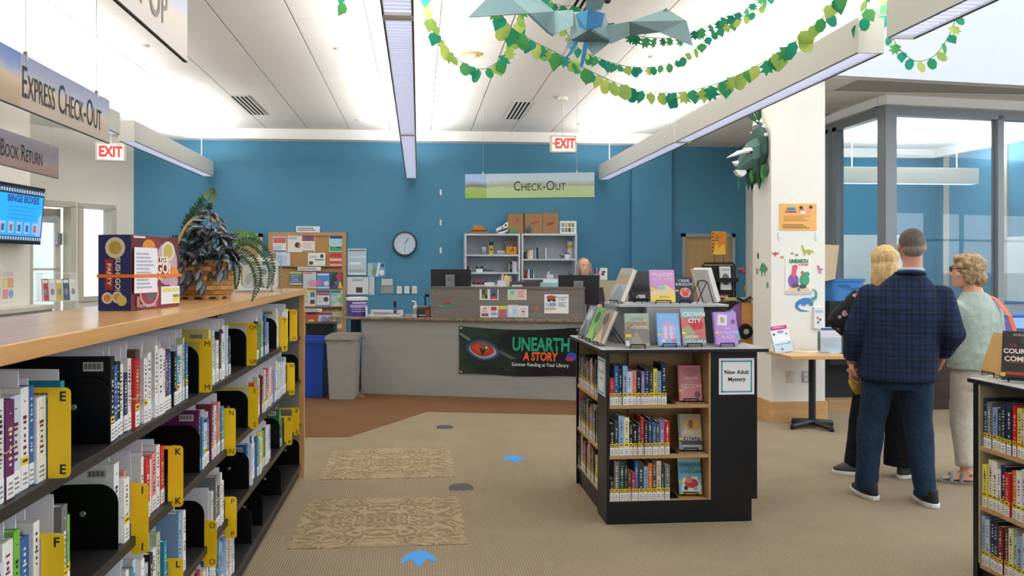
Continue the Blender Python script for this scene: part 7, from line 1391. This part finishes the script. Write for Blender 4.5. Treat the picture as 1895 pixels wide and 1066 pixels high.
fold('head', [([h0, h1, h2, h3], [(0, 1, 2, 3)], 2), ([h3, h2, pt(1126, 0, -.36)], [(0, 1, 2)], 0), ([h3, h2, pt(1085, -50, .05)], [(0, 1, 2)], 1), ([h0, h3, pt(1126, 0, -.36)], [(0, 1, 2)], 1)], PG, .015)
MB().ell(pt(1124, 0, -.36)-O_, .018, 10, 6).obj('beak_tip', C('#2a3550', .5), pter)
for x in (960, 1094, 1230):
    q_ = pt(x, -10 if x == 960 else 20)-O_; MB().cyl(q_, (q_.x, q_.y, CZ-O_.z-.002), .0012, n=5).obj('thread', C('#c9c9c4', .5), pter)
# ================================================================ PEOPLE
def blob(name, mb, vox, mats, parent, it=3, amp=0, sc=9, matfn=None):
    """fuse the closed shapes of a builder into one continuous smooth surface"""
    o = mb.obj('tmp', []); m = o.modifiers.new('r', 'REMESH'); m.mode = 'VOXEL'; m.voxel_size = vox
    m = o.modifiers.new('s', 'SMOOTH'); m.iterations = it; m.factor = .5
    dg = bpy.context.evaluated_depsgraph_get(); me = bpy.data.meshes.new_from_object(o.evaluated_get(dg)); me.name = name
    old = o.data; bpy.data.objects.remove(o); bpy.data.meshes.remove(old)
    if amp:
        for v in me.vertices:
            k = noise.noise(Vector((v.co.x*sc, v.co.y*sc, v.co.z*sc*.7)))+.5*noise.noise(v.co*sc*2.3); v.co += v.normal*(amp*k)
    me.materials.clear()
    for m in (mats if isinstance(mats, list) else [mats]): me.materials.append(m)
    if matfn:
        for p in me.polygons: p.material_index = matfn(p.center)
    me.polygons.foreach_set('use_smooth', [True]*len(me.polygons))
    return link(name, me, parent)
def moved(mb, M):
    mb.v = [tuple(M @ Vector(v)) for v in mb.v]; return mb
def join(*ms):
    r = MB()
    for m in ms: r.add(m.v, m.f)
    return r
def head_mb():
    h = MB()
    h.rings([(0, .056, -.12, .026, .024), (0, .048, -.108, .04, .042), (0, .028, -.082, .054, .066), (0, .012, -.045, .066, .085), (0, .002, 0, .073, .094), (0, -.003, .04, .0755, .097), (0, -.006, .078, .067, .086), (0, -.008, .104, .045, .06), (0, -.008, .118, .014, .02)], 24, 0, 2.05)
    h.path([(0, .09, .022), (0, .104, -.008), (0, .113, -.026)], [.007, .009, .0125], 8).ell((-.012, .1, -.028), .008, 8, 6).ell((.012, .1, -.028), .008, 8, 6)
    for s in (-1, 1): h.ell((s*.077, -.006, -.004), (.011, .022, .033), 10, 8); h.ell((s*.034, .083, .03), (.022, .01, .006), 8, 6); h.ell((s*.045, .06, -.03), (.02, .02, .02), 8, 6)
    h.ell((0, .09, -.066), (.023, .01, .0065), 10, 6).ell((0, .089, -.077), (.019, .011, .007), 10, 6).ell((0, .078, -.105), (.02, .018, .014), 8, 6)
    h.cyl((0, -.016, -.06), (0, -.03, -.22), .056, .062, 16); return h
def hand_mb(w, d, n, curl=.5, sc=1.0):
    """palm and five bent fingers at wrist w, pointing along d, back of the hand facing n"""
    d = Vector(d).normalized(); n = Vector(n); n = (n-d*n.dot(d)).normalized(); s = d.cross(n); h = MB()
    M = Matrix((s, d, n)).transposed(); w = Vector(w)
    def L(x, y, z): return w+M @ Vector((x, y, z))*sc
    h.path([L(0, -.04, 0), L(0, .01, 0)], .026*sc, 10); h.obox(L(0, .048, 0), (.074*sc, .085*sc, .026*sc), M); h.ell(L(0, .045, 0), (.034*sc, .034*sc, .016*sc), 10, 7, 0)
    for k, (x, l) in enumerate(((-.03, .066), (-.01, .076), (.011, .07), (.03, .055))):
        p = Vector((x, .085, 0)); pts = [L(*(p-Vector((0, .02, 0)))), L(*p)]; a = 0
        for seg in (.42, .32, .26):
            a -= curl*1.0; p = p+Vector((0, math.cos(a), math.sin(a)))*l*seg; pts.append(L(*p))
        h.path(pts, [.0095*sc, .0095*sc, .009*sc, .0085*sc, .0075*sc], 8)
    h.path([L(-.026, .015, -.004), L(-.046, .035, -.012), L(-.048, .06, -.026), L(-.038, .08, -.036)], [.013*sc, .012*sc, .0105*sc, .009*sc], 8); return h
def limb(pts, r, n=14): return MB().path(pts, r, n)
def curve3(a, b, c, ra, rb, rc, n=14):
    a, b, c = Vector(a), Vector(b), Vector(c); return MB().path([a, a.lerp(b, .5), a.lerp(b, .88), b+(b-(a+c)/2)*.03, b.lerp(c, .12), b.lerp(c, .5), c], [ra, (ra+rb)/2*1.02, rb*1.02, rb, rb*.99, (rb+rc)/2, rc], n)
def shoe(parent, pos, yaw, L, wd, up, sole, name='shoe', heel=.028):
    t = MB().rings([(0, .02, heel-.004, wd*.5, L*.48), (0, .02, heel+.02, wd*.49, L*.47), (0, -.005, heel+.045, wd*.44, L*.38), (0, -.05, heel+.075, wd*.37, L*.2), (0, -.055, heel+.085, wd*.33, L*.17)], 22, 0, 2.3)
    o = t.obj(name, up, parent, pos, (0, 0, yaw), smooth=True)
    MB().rings([(0, .02, 0, wd*.5, L*.49), (0, .02, .004, wd*.54, L*.51), (0, .02, heel-.004, wd*.54, L*.51), (0, .02, heel, wd*.51, L*.49)], 24, 0, 2.4).obj('sole', sole, o, smooth=False); return o
def eyes(parent, M, iris='#4a5a5c', brow='#8a7a6a', lash=None):
    q = M.to_quaternion().to_euler()
    for s in (-1, 1):
        e = MB().ell((0, 0, 0), (.0135, .008, .0085), 12, 8).obj('eye', C('#e6e3dd', .25), parent, M @ Vector((s*.032, .083, .012)), q, smooth=True)
        MB().ell((0, .0066, 0), (.0058, .003, .0058), 10, 6).obj('iris', C(iris, .2), e)
        MB().path([(s*.016, .094, .034), (s*.032, .094, .039), (s*.05, .083, .034)], [.0028, .0035, .002], 6).obj('eyebrow', C(brow, .8), parent, M @ Vector((0, 0, 0)), q)
    MB().path([(-.022, .0985, -.071), (0, .1015, -.0715), (.022, .0985, -.071)], .0018, 5).obj('mouth_line', C('#8c4a44', .6), parent, M @ Vector((0, 0, 0)), q)
def cloth(name, base, hi, scale=40, amt=.5):
    m, nt, b = nodemat(name, .85); v, s = objxyz(nt); n = noise_f(nt, v, scale, 3); n2 = noise_f(nt, v, 5, 3)
    nt.links.new(ramp(nt, n, [(.3, base), (.75, hi)]), b.inputs['Base Color']); bump(nt, b, mth(nt, 'ADD', n2, mth(nt, 'MULTIPLY', n, .15)), amt, .03); b.inputs['Specular IOR Level'].default_value = .15; return m
def plaid():
    m, nt, b = nodemat('navy_plaid_wool', .9); v, s = objxyz(nt); b.inputs['Specular IOR Level'].default_value = .12
    def line(c, per, off, wd): return mth(nt, 'LESS_THAN', mth(nt, 'ABSOLUTE', mth(nt, 'SUBTRACT', mth(nt, 'FRACT', mth(nt, 'ADD', mth(nt, 'DIVIDE', c, per), off)), .5)), wd)
    n2 = noise_f(nt, v, 6, 3); n = noise_f(nt, v, 160, 2)
    wide = mth(nt, 'MULTIPLY', mth(nt, 'ADD', line(s['X'], .075, .1, .2), line(s['Z'], .075, .3, .2)), .5)
    thin = mth(nt, 'MAXIMUM', line(s['X'], .075, .6, .05), line(s['Z'], .075, .8, .05))
    c = mixc(nt, wide, rgb('#232b40'), rgb('#2d3a58')); c = mixc(nt, mth(nt, 'MULTIPLY', thin, .3), c, rgb('#51505f')); c = mixc(nt, mth(nt, 'MULTIPLY', n, .25), c, rgb('#1b2030'))
    nt.links.new(c, b.inputs['Base Color']); bump(nt, b, n2, .5, .03); return m
def floral():
    m, nt, b = nodemat('floral_blouse', .8); v, s = objxyz(nt)
    vo = nd(nt, 'ShaderNodeTexVoronoi'); vo.inputs['Scale'].default_value = 13; nt.links.new(v, vo.inputs['Vector'])
    n = noise_f(nt, v, 42, 2); sp = mth(nt, 'LESS_THAN', mth(nt, 'ADD', vo.outputs['Distance'], mth(nt, 'MULTIPLY', n, .5)), .53)
    c = mixc(nt, sp, rgb('#17161b'), ramp(nt, noise_f(nt, v, 20, 1), [(.35, '#c9a3a8'), (.5, '#b5626c'), (.62, '#9aa6b4')])); nt.links.new(c, b.inputs['Base Color']); return m
def hairmat(name, c0, c1, c2, sc=(60, 60, 9), zr=None):
    m, nt, b = nodemat(name, .6); v, s = objxyz(nt); n = noise_f(nt, scaled(nt, v, sc), 1.0, 4, .4)
    f = n if zr is None else mth(nt, 'ADD', mth(nt, 'MULTIPLY', n, .5), mth(nt, 'MULTIPLY', mth(nt, 'SUBTRACT', s['Z'], zr[0]), zr[1]))
    nt.links.new(ramp(nt, f, [(.2, c0), (.5, c1), (.8, c2)]), b.inputs['Base Color']); bump(nt, b, n, .7, .01); return m
SKIN = C('#c98e74', .55, 0, .05, 20); SKIN2 = C('#dba990', .55, 0, .05, 20)
def T(x, y, z, rz=0, s=1): return Matrix.Translation((x, y, z)) @ Matrix.Rotation(rz, 4, 'Z') @ Matrix.Scale(s, 4)
def ground(x, y): return at(x, y, z=0)
# ---- man in a plaid jacket, seen from behind
g = at(1660, 926, z=0); man = thing('person', 'man in a navy plaid jacket and blue trousers, standing with his back to the viewer', 'person', (g.x, g.y, 0), -.55)
man.rotation_euler = (0, 0, -.53)
HM = T(.085, .0, 1.675, .18)
hip = [(-.095, 0, .93), (.105, 0, .93)]; kn = [(-.155, .03, .5), (.125, .04, .5)]; an = [(-.185, 0, .09), (.165, -.02, .09)]
LA = [(-.165, 0, 1.36), (-.255, .0, 1.10), (-.275, .05, .885)]; RA = [(.255, 0, 1.36), (.325, -.02, 1.11), (.27, .14, .95)]
body = [moved(head_mb(), HM), MB().rings([(0, 0, .84, .14, .1), (0, 0, .95, .165, .11), (.01, 0, 1.1, .155, .1), (.03, 0, 1.28, .18, .11), (.045, 0, 1.40, .17, .095), (.06, 0, 1.47, .1, .07), (.075, -.02, 1.53, .058, .058)], 22)]
for h_, k_, a_ in zip(hip, kn, an): body.append(curve3(h_, k_, a_, .085, .056, .042)); body.append(MB().rings([(a_[0], .05, .03, .03, .07), (a_[0], .03, .06, .03, .05), (a_[0], .01, .11, .032, .036)], 14))
body += [curve3(*LA, .05, .042, .03), curve3(*RA, .05, .042, .03), hand_mb(LA[2], (.02, .05, -1), (-1, .1, 0), .55, 1.05), hand_mb(RA[2], (-.3, .5, -.8), (1, .3, 0), .3)]
blob('body', join(*body), .0065, SKIN, man, 2)
jk = [MB().rings([(-.0, 0, .795, .232, .15), (.0, 0, .83, .235, .152), (.01, 0, .95, .232, .15), (.02, .0, 1.1, .222, .145), (.035, 0, 1.25, .228, .148), (.045, 0, 1.34, .215, .135), (.05, -.005, 1.40, .178, .112), (.06, -.01, 1.45, .135, .09), (.068, -.012, 1.485, .098, .078), (.075, -.015, 1.512, .076, .07)], 30, 0, 2.5),
      curve3(*[Vector(p) for p in LA[:2]], Vector(LA[2])+Vector((0, 0, .035)), .075, .07, .056, 16), curve3(*[Vector(p) for p in RA[:2]], Vector(RA[2])+Vector((.0, 0, .03)), .075, .072, .058, 16), MB().ell(LA[0], (.078, .075, .07)).ell(RA[0], (.078, .075, .07))]
blob('jacket', join(*jk), .011, plaid(), man, 4, .006, 9)
col = MB().path([(.08+.07*math.cos(i*PI/9), -.022+.068*math.sin(i*PI/9), 1.522-.008*math.sin(i*PI/9)) for i in range(18)], .012, 8, closed=True); col.obj('shirt_collar', C('#aebfd6', .7), man, smooth=True)
col = MB().path([(.075+.082*math.cos(i*PI/9), -.02+.078*math.sin(i*PI/9), 1.498-.01*math.sin(i*PI/9)) for i in range(18)], .014, 8, closed=True); col.obj('jacket_collar', cloth('collar_wool', '#1d2334', '#2a3350'), man, smooth=True)
TRM = cloth('navy_trousers', '#213247', '#2a3e56', 60)
tr = [MB().rings([(0, 0, .74, .17, .115), (0, 0, .9, .185, .13), (0, 0, 1.0, .175, .12)], 24)]
for h_, k_, a_ in zip(hip, kn, an): tr.append(curve3((h_[0], 0, .86), k_, (a_[0], a_[1]-.005, .055), .108, .086, .068, 18))
blob('trousers', join(*tr), .011, TRM, man, 3, .007, 8)
SHU = C('#202028', .6, 0, .1); SOL = C('#e2e1de', .5, 0, .02)
shoe(man, (an[0][0], .035, 0), .5, .29, .105, SHU, SOL); shoe(man, (an[1][0]+.01, .015, 0), .35, .29, .105, SHU, SOL)
mh = MB().ell((0, -.014, .036), (.0795, .094, .0875), 22, 14).ell((0, -.05, -.02), (.066, .055, .05), 16, 10); blob('hair', moved(mh, HM), .007, hairmat('cropped_hair', '#8d8378', '#6a5f56', '#3d342e', (70, 70, 40), (1.62, 3.2)), man, 3)
eyes(man, HM)
# crumpled bag in his left hand
hw = man.matrix_basis @ Vector((-.262, .07, .80)); t = thing('snack_bag', 'crumpled yellow wrapper hanging from the left hand of the man', 'wrapper', hw)
mb = MB().rings([(0, 0, .05, .018, .014), (.0, 0, .02, .03, .024), (.01, 0, -.04, .042, .03), (.015, 0, -.09, .035, .024), (.03, 0, -.13, .016, .01)], 14); blob('wrapper', mb, .007, [C('#c9a33a', .35, 0, .35, 24)], t, 1, .012, 30)
# ---- blond woman half hidden behind him
g = at(1643, 884, z=0); wb_ = thing('person', 'blond woman in a black floral blouse, half hidden behind the man', 'person', (g.x, g.y+.05, 0), -.35)
HB_ = T(.0, .02, 1.575, .25)
LA = [(-.15, 0, 1.33), (-.325, -.02, 1.14), (-.2, .19, 1.06)]; RA = [(.15, 0, 1.33), (.24, .02, 1.1), (.2, .15, .95)]
an = [(-.2, .0, .09), (.13, .0, .09)]; kn = [(-.14, .03, .47), (.12, .03, .47)]; hip = [(-.09, 0, .88), (.09, 0, .88)]
body = [moved(head_mb(), HB_), MB().rings([(0, 0, .78, .15, .11), (0, 0, .9, .17, .12), (0, 0, 1.05, .13, .1), (0, 0, 1.25, .15, .11), (0, 0, 1.36, .15, .085), (0, 0, 1.42, .08, .06), (0, -.01, 1.46, .05, .05)], 22)]
for h_, k_, a_ in zip(hip, kn, an): body.append(curve3(h_, k_, a_, .08, .052, .038))
body += [curve3(*LA, .043, .036, .026), curve3(*RA, .043, .036, .026), hand_mb(LA[2], (.6, .5, -.2), (-.3, .3, 1), .5, .9), hand_mb(RA[2], (0, .4, -1), (1, 0, 0), .4, .9)]
blob('body', join(*body), .0065, SKIN2, wb_, 2)
bl = [MB().rings([(-.03, 0, .72, .21, .15), (-.02, 0, .85, .205, .15), (-.01, 0, 1.02, .18, .135), (0, 0, 1.2, .175, .135), (0, 0, 1.3, .165, .115), (0, 0, 1.37, .13, .09), (0, -.01, 1.44, .068, .062)], 26), curve3(*LA[:2], Vector(LA[1]).lerp(Vector(LA[2]), .8), .075, .07, .075, 16), curve3(*RA[:2], Vector(RA[1]).lerp(Vector(RA[2]), .8), .075, .07, .075, 16)]
blob('blouse', join(*bl), .011, floral(), wb_, 3, .008, 9)
tr = [MB().rings([(0, 0, .7, .18, .13), (0, 0, .9, .17, .125), (0, 0, 1.0, .14, .11)], 24), curve3((-.09, 0, .82), kn[0], (-.2, 0, .06), .1, .085, .075, 16), MB().rings([(.13, .0, .085, .135, .1), (.13, 0, .3, .125, .1), (.11, 0, .55, .12, .11), (.08, 0, .8, .12, .11)], 22)]
blob('wide_trousers', join(*tr), .011, cloth('black_trousers', '#131316', '#1f1f24', 50), wb_, 3, .006, 8)
shoe(wb_, (-.21, -.01, 0), 1.6, .25, .095, C('#4a4348', .6), SOL); shoe(wb_, (.15, .02, 0), -.6, .25, .095, C('#3a3d3e', .6), SOL)
hr = MB().ell((0, -.02, .035), (.092, .105, .1), 20, 12).ell((-.0, -.075, -.08), (.09, .06, .13), 18, 10).ell((-.055, -.04, -.1), (.05, .06, .13), 14, 10).ell((.055, -.04, -.1), (.05, .06, .13), 14, 10).ell((-.04, -.07, -.2), (.05, .04, .07), 12, 8)
blob('long_hair', moved(hr, HB_), .009, hairmat('blond_hair', '#a9844c', '#d3b078', '#e8d2a4'), wb_, 3, .008, 22); eyes(wb_, HB_)
# ---- woman in a sage top, at the right
g = at(1806, 893, z=0); wr = thing('person', 'woman in a sage green top and cream trousers with a coral shoulder strap', 'person', (g.x, g.y, 0), .15)
HW = T(-.045, .03, 1.515, .95)
LA = [(-.145, .0, 1.245), (-.2, .06, 1.0), (-.2, .27, .94)]; RA = [(.145, 0, 1.245), (.2, .02, 1.01), (.15, .22, .95)]
an = [(-.1, -.02, .08), (.1, .02, .08)]; kn = [(-.1, .02, .45), (.1, .04, .45)]; hip = [(-.085, 0, .84), (.085, 0, .84)]
body = [moved(head_mb(), HW), MB().rings([(0, 0, .75, .15, .11), (0, 0, .86, .17, .12), (0, 0, 1.0, .14, .105), (0, 0, 1.16, .14, .11), (0, 0, 1.25, .13, .085), (-.01, 0, 1.33, .075, .06), (-.02, 0, 1.40, .05, .05)], 22)]
for h_, k_, a_ in zip(hip, kn, an): body.append(curve3(h_, k_, a_, .08, .052, .038)); body.append(moved(MB().rings([(0, .05, .032, .04, .11), (0, .03, .055, .036, .08), (0, 0, .09, .036, .045)], 14), T(a_[0], a_[1], 0, .95)))
body += [curve3(*LA, .043, .036, .026), curve3(*RA, .043, .036, .026), hand_mb(LA[2], (.5, .8, -.1), (-.3, .2, 1), .5, .9), hand_mb(RA[2], (-.5, .8, -.1), (.3, .2, 1), .5, .9)]
blob('body', join(*body), .0065, SKIN2, wr, 2)
SAGE = cloth('sage_knit', '#9fafa6', '#b3c1b8', 90, .6)
tp = [MB().rings([(0, 0, .815, .2, .145), (0, 0, .86, .2, .145), (0, 0, 1.0, .185, .135), (0, 0, 1.12, .182, .135), (0, 0, 1.22, .172, .12), (-.005, 0, 1.285, .142, .102), (-.012, .0, 1.33, .105, .085), (-.018, .0, 1.36, .078, .072)], 26, 0, 2.3), curve3(*LA[:2], Vector(LA[1]).lerp(Vector(LA[2]), .7), .064, .058, .052, 16), curve3(*RA[:2], Vector(RA[1]).lerp(Vector(RA[2]), .7), .064, .058, .052, 16), MB().ell(LA[0], (.066, .064, .06)).ell(RA[0], (.066, .064, .06))]
blob('sage_top', join(*tp), .01, SAGE, wr, 3, .008, 10)
tr = [MB().rings([(0, 0, .68, .17, .125), (0, 0, .82, .178, .13), (0, 0, .92, .15, .115)], 24)]
for h_, k_, a_ in zip(hip, kn, an): tr.append(curve3((h_[0], 0, .78), k_, (a_[0], a_[1], .13), .1, .08, .07, 16))
blob('cream_trousers', join(*tr), .011, cloth('cream_linen', '#bdb6a8', '#d0c9bc', 60), wr, 3, .007, 8)
hr = MB().ell((0, -.018, .03), (.098, .108, .1), 20, 12).ell((0, -.062, -.045), (.088, .062, .075), 18, 10).ell((-.066, -.02, -.02), (.035, .055, .08), 14, 10).ell((.066, -.02, -.02), (.035, .055, .08), 14, 10).ell((0, .05, .085), (.07, .045, .035), 14, 8)
blob('short_hair', moved(hr, HW), .008, hairmat('ash_blond_hair', '#6d5840', '#a08460', '#cdb48c', (40, 40, 26)), wr, 2, .012, 26); eyes(wr, HW, brow='#7a6248')
gl = MB()
for s in (-1, 1):
    gl.path([(s*.034+.024*math.cos(i*PI/8), .108-.004*abs(math.cos(i*PI/8)), .012+.019*math.sin(i*PI/8)) for i in range(16)], .0028, 6, closed=True); gl.path([(s*.058, .104, .016), (s*.079, .07, .016), (s*.084, .0, .012)], .0026, 6)
gl.path([(-.01, .108, .016), (.01, .108, .016)], .0026, 6); gl.obj('glasses', C('#23242c', .3), wr, HW.translation, (0, 0, .95))
SAND = C('#8d8a84', .6)
for a_ in an:
    s_ = MB().rings([(0, .05, 0, .046, .135), (0, .05, .022, .046, .135)], 20).obj('sandal', SAND, wr, (a_[0], a_[1], 0), (0, 0, .95)); MB().path([(-.045, .1, .02), (-.03, .095, .066), (.03, .095, .066), (.045, .1, .02)], [.014]*4, 6).path([(-.043, .04, .02), (-.035, .03, .078), (.035, .03, .078), (.043, .04, .02)], [.013]*4, 6).path([(-.036, -.02, .07), (-.02, -.055, .075), (.02, -.055, .075), (.036, -.02, .07)], .009, 6).obj('straps', SAND, s_)
sp_ = [(.08, .105, 1.27), (.085, .02, 1.355), (.1, -.075, 1.315), (.15, -.135, 1.2), (.215, -.13, 1.05), (.235, -.06, .96)]
mb = MB()
for p in sp_: mb.v += [(p[0]-.019, p[1]-.004, p[2]), (p[0]+.019, p[1]-.004, p[2]), (p[0]+.019, p[1]+.003, p[2]+.001), (p[0]-.019, p[1]+.003, p[2]+.001)]
for i in range(len(sp_)-1):
    for j in range(4): mb.f.append((4*i+j, 4*i+(j+1) % 4, 4*i+4+(j+1) % 4, 4*i+4+j)); mb.m.append(0)
hg = wr.matrix_basis
bg_ = thing('shoulder_bag', 'tan handbag with a coral strap over the shoulder of the sage dressed woman', 'bag', wr.location, .15)
mb.obj('strap', C('#e2745c', .6), bg_); MB().rings([(.23, .0, .72, .05, .12), (.235, .0, .76, .06, .14), (.235, 0, .92, .05, .13), (.23, 0, .96, .03, .12)], 20, 0, 3).obj('bag', C('#b9785a', .5), bg_, smooth=True); MB().cyl((.213, -.07, .955), (.213, -.04, .985), .012).obj('buckle', C('#c9b98a', .3, .7), bg_)
# ---- staff member behind the desk
g = at(1081, 478, d=10.75); sf = thing('person', 'grey haired staff member facing the viewer behind the black monitor at the desk', 'person', (g.x, g.y, 0), PI+.05)
HS = T(0, .0, g.z-.118-.004, 0, 1.0)
hz = HS.translation.z
LA = [(-.18, 0, hz-.27), (-.23, .03, hz-.53), (-.14, .25, hz-.5)]; RA = [(.18, 0, hz-.27), (.23, .03, hz-.53), (.14, .25, hz-.5)]
body = [moved(head_mb(), HS), MB().rings([(0, 0, .8, .15, .11), (0, 0, .9, .17, .12), (0, 0, 1.1, .14, .1), (0, 0, hz-.33, .16, .1), (0, 0, hz-.24, .14, .08), (0, 0, hz-.18, .07, .06), (0, -.02, hz-.14, .05, .05)], 20)]
for s in (-1, 1): body.append(curve3((s*.09, 0, .86), (s*.1, .02, .46), (s*.1, 0, .09), .085, .055, .04)); body.append(MB().rings([(s*.1, .05, .0, .042, .12), (s*.1, .04, .05, .04, .1), (s*.1, 0, .1, .04, .045)], 14))
body += [curve3(*LA, .045, .038, .028), curve3(*RA, .045, .038, .028), hand_mb(LA[2], (.5, .8, -.1), (0, 0, 1), .5, .9), hand_mb(RA[2], (-.5, .8, -.1), (0, 0, 1), .5, .9)]
blob('body', join(*body), .0065, SKIN2, sf, 2)
blob('cardigan', join(MB().rings([(0, 0, .76, .2, .15), (0, 0, 1.0, .185, .14), (0, 0, hz-.36, .19, .13), (0, 0, hz-.26, .17, .11), (0, 0, hz-.2, .1, .08), (0, -.015, hz-.165, .07, .066)], 24), curve3(*LA[:2], Vector(LA[1]).lerp(Vector(LA[2]), .8), .075, .06, .05), curve3(*RA[:2], Vector(RA[1]).lerp(Vector(RA[2]), .8), .075, .06, .05)), .012, cloth('plum_knit', '#4a3a4c', '#5c4a5e'), sf, 3, .006)
blob('trousers', join(MB().rings([(0, 0, .7, .17, .12), (0, 0, .9, .18, .13)], 20), *[curve3((s*.09, 0, .8), (s*.1, .02, .46), (s*.1, 0, .06), .1, .08, .07) for s in (-1, 1)]), .014, cloth('dark_trousers', '#1c1d24', '#282a33'), sf, 2)
hr = MB().ell((0, -.028, .045), (.088, .09, .085), 20, 12).ell((-.082, -.0, -.06), (.03, .05, .13), 14, 10).ell((.082, -.0, -.06), (.03, .05, .13), 14, 10).ell((0, -.07, -.08), (.08, .05, .12), 16, 10)
blob('hair', moved(hr, HS), .008, hairmat('grey_brown_hair', '#6e6258', '#93867a', '#b5aaa0'), sf, 2, .005, 26); eyes(sf, HS, brow='#6d5d50')

# lettering becomes ordinary mesh
dg = bpy.context.evaluated_depsgraph_get()
_cache = [(o, bpy.data.meshes.new_from_object(o.evaluated_get(dg))) for o in TEXTS]
for o, me in _cache:
    n = link('tmp', me, o.parent, o.location, o.rotation_euler); n.scale = o.scale; nm = o.name.split('.')[0]
    me.materials.clear(); me.materials.append(o.data.materials[0]); bpy.data.objects.remove(o); n.name = nm; me.name = nm
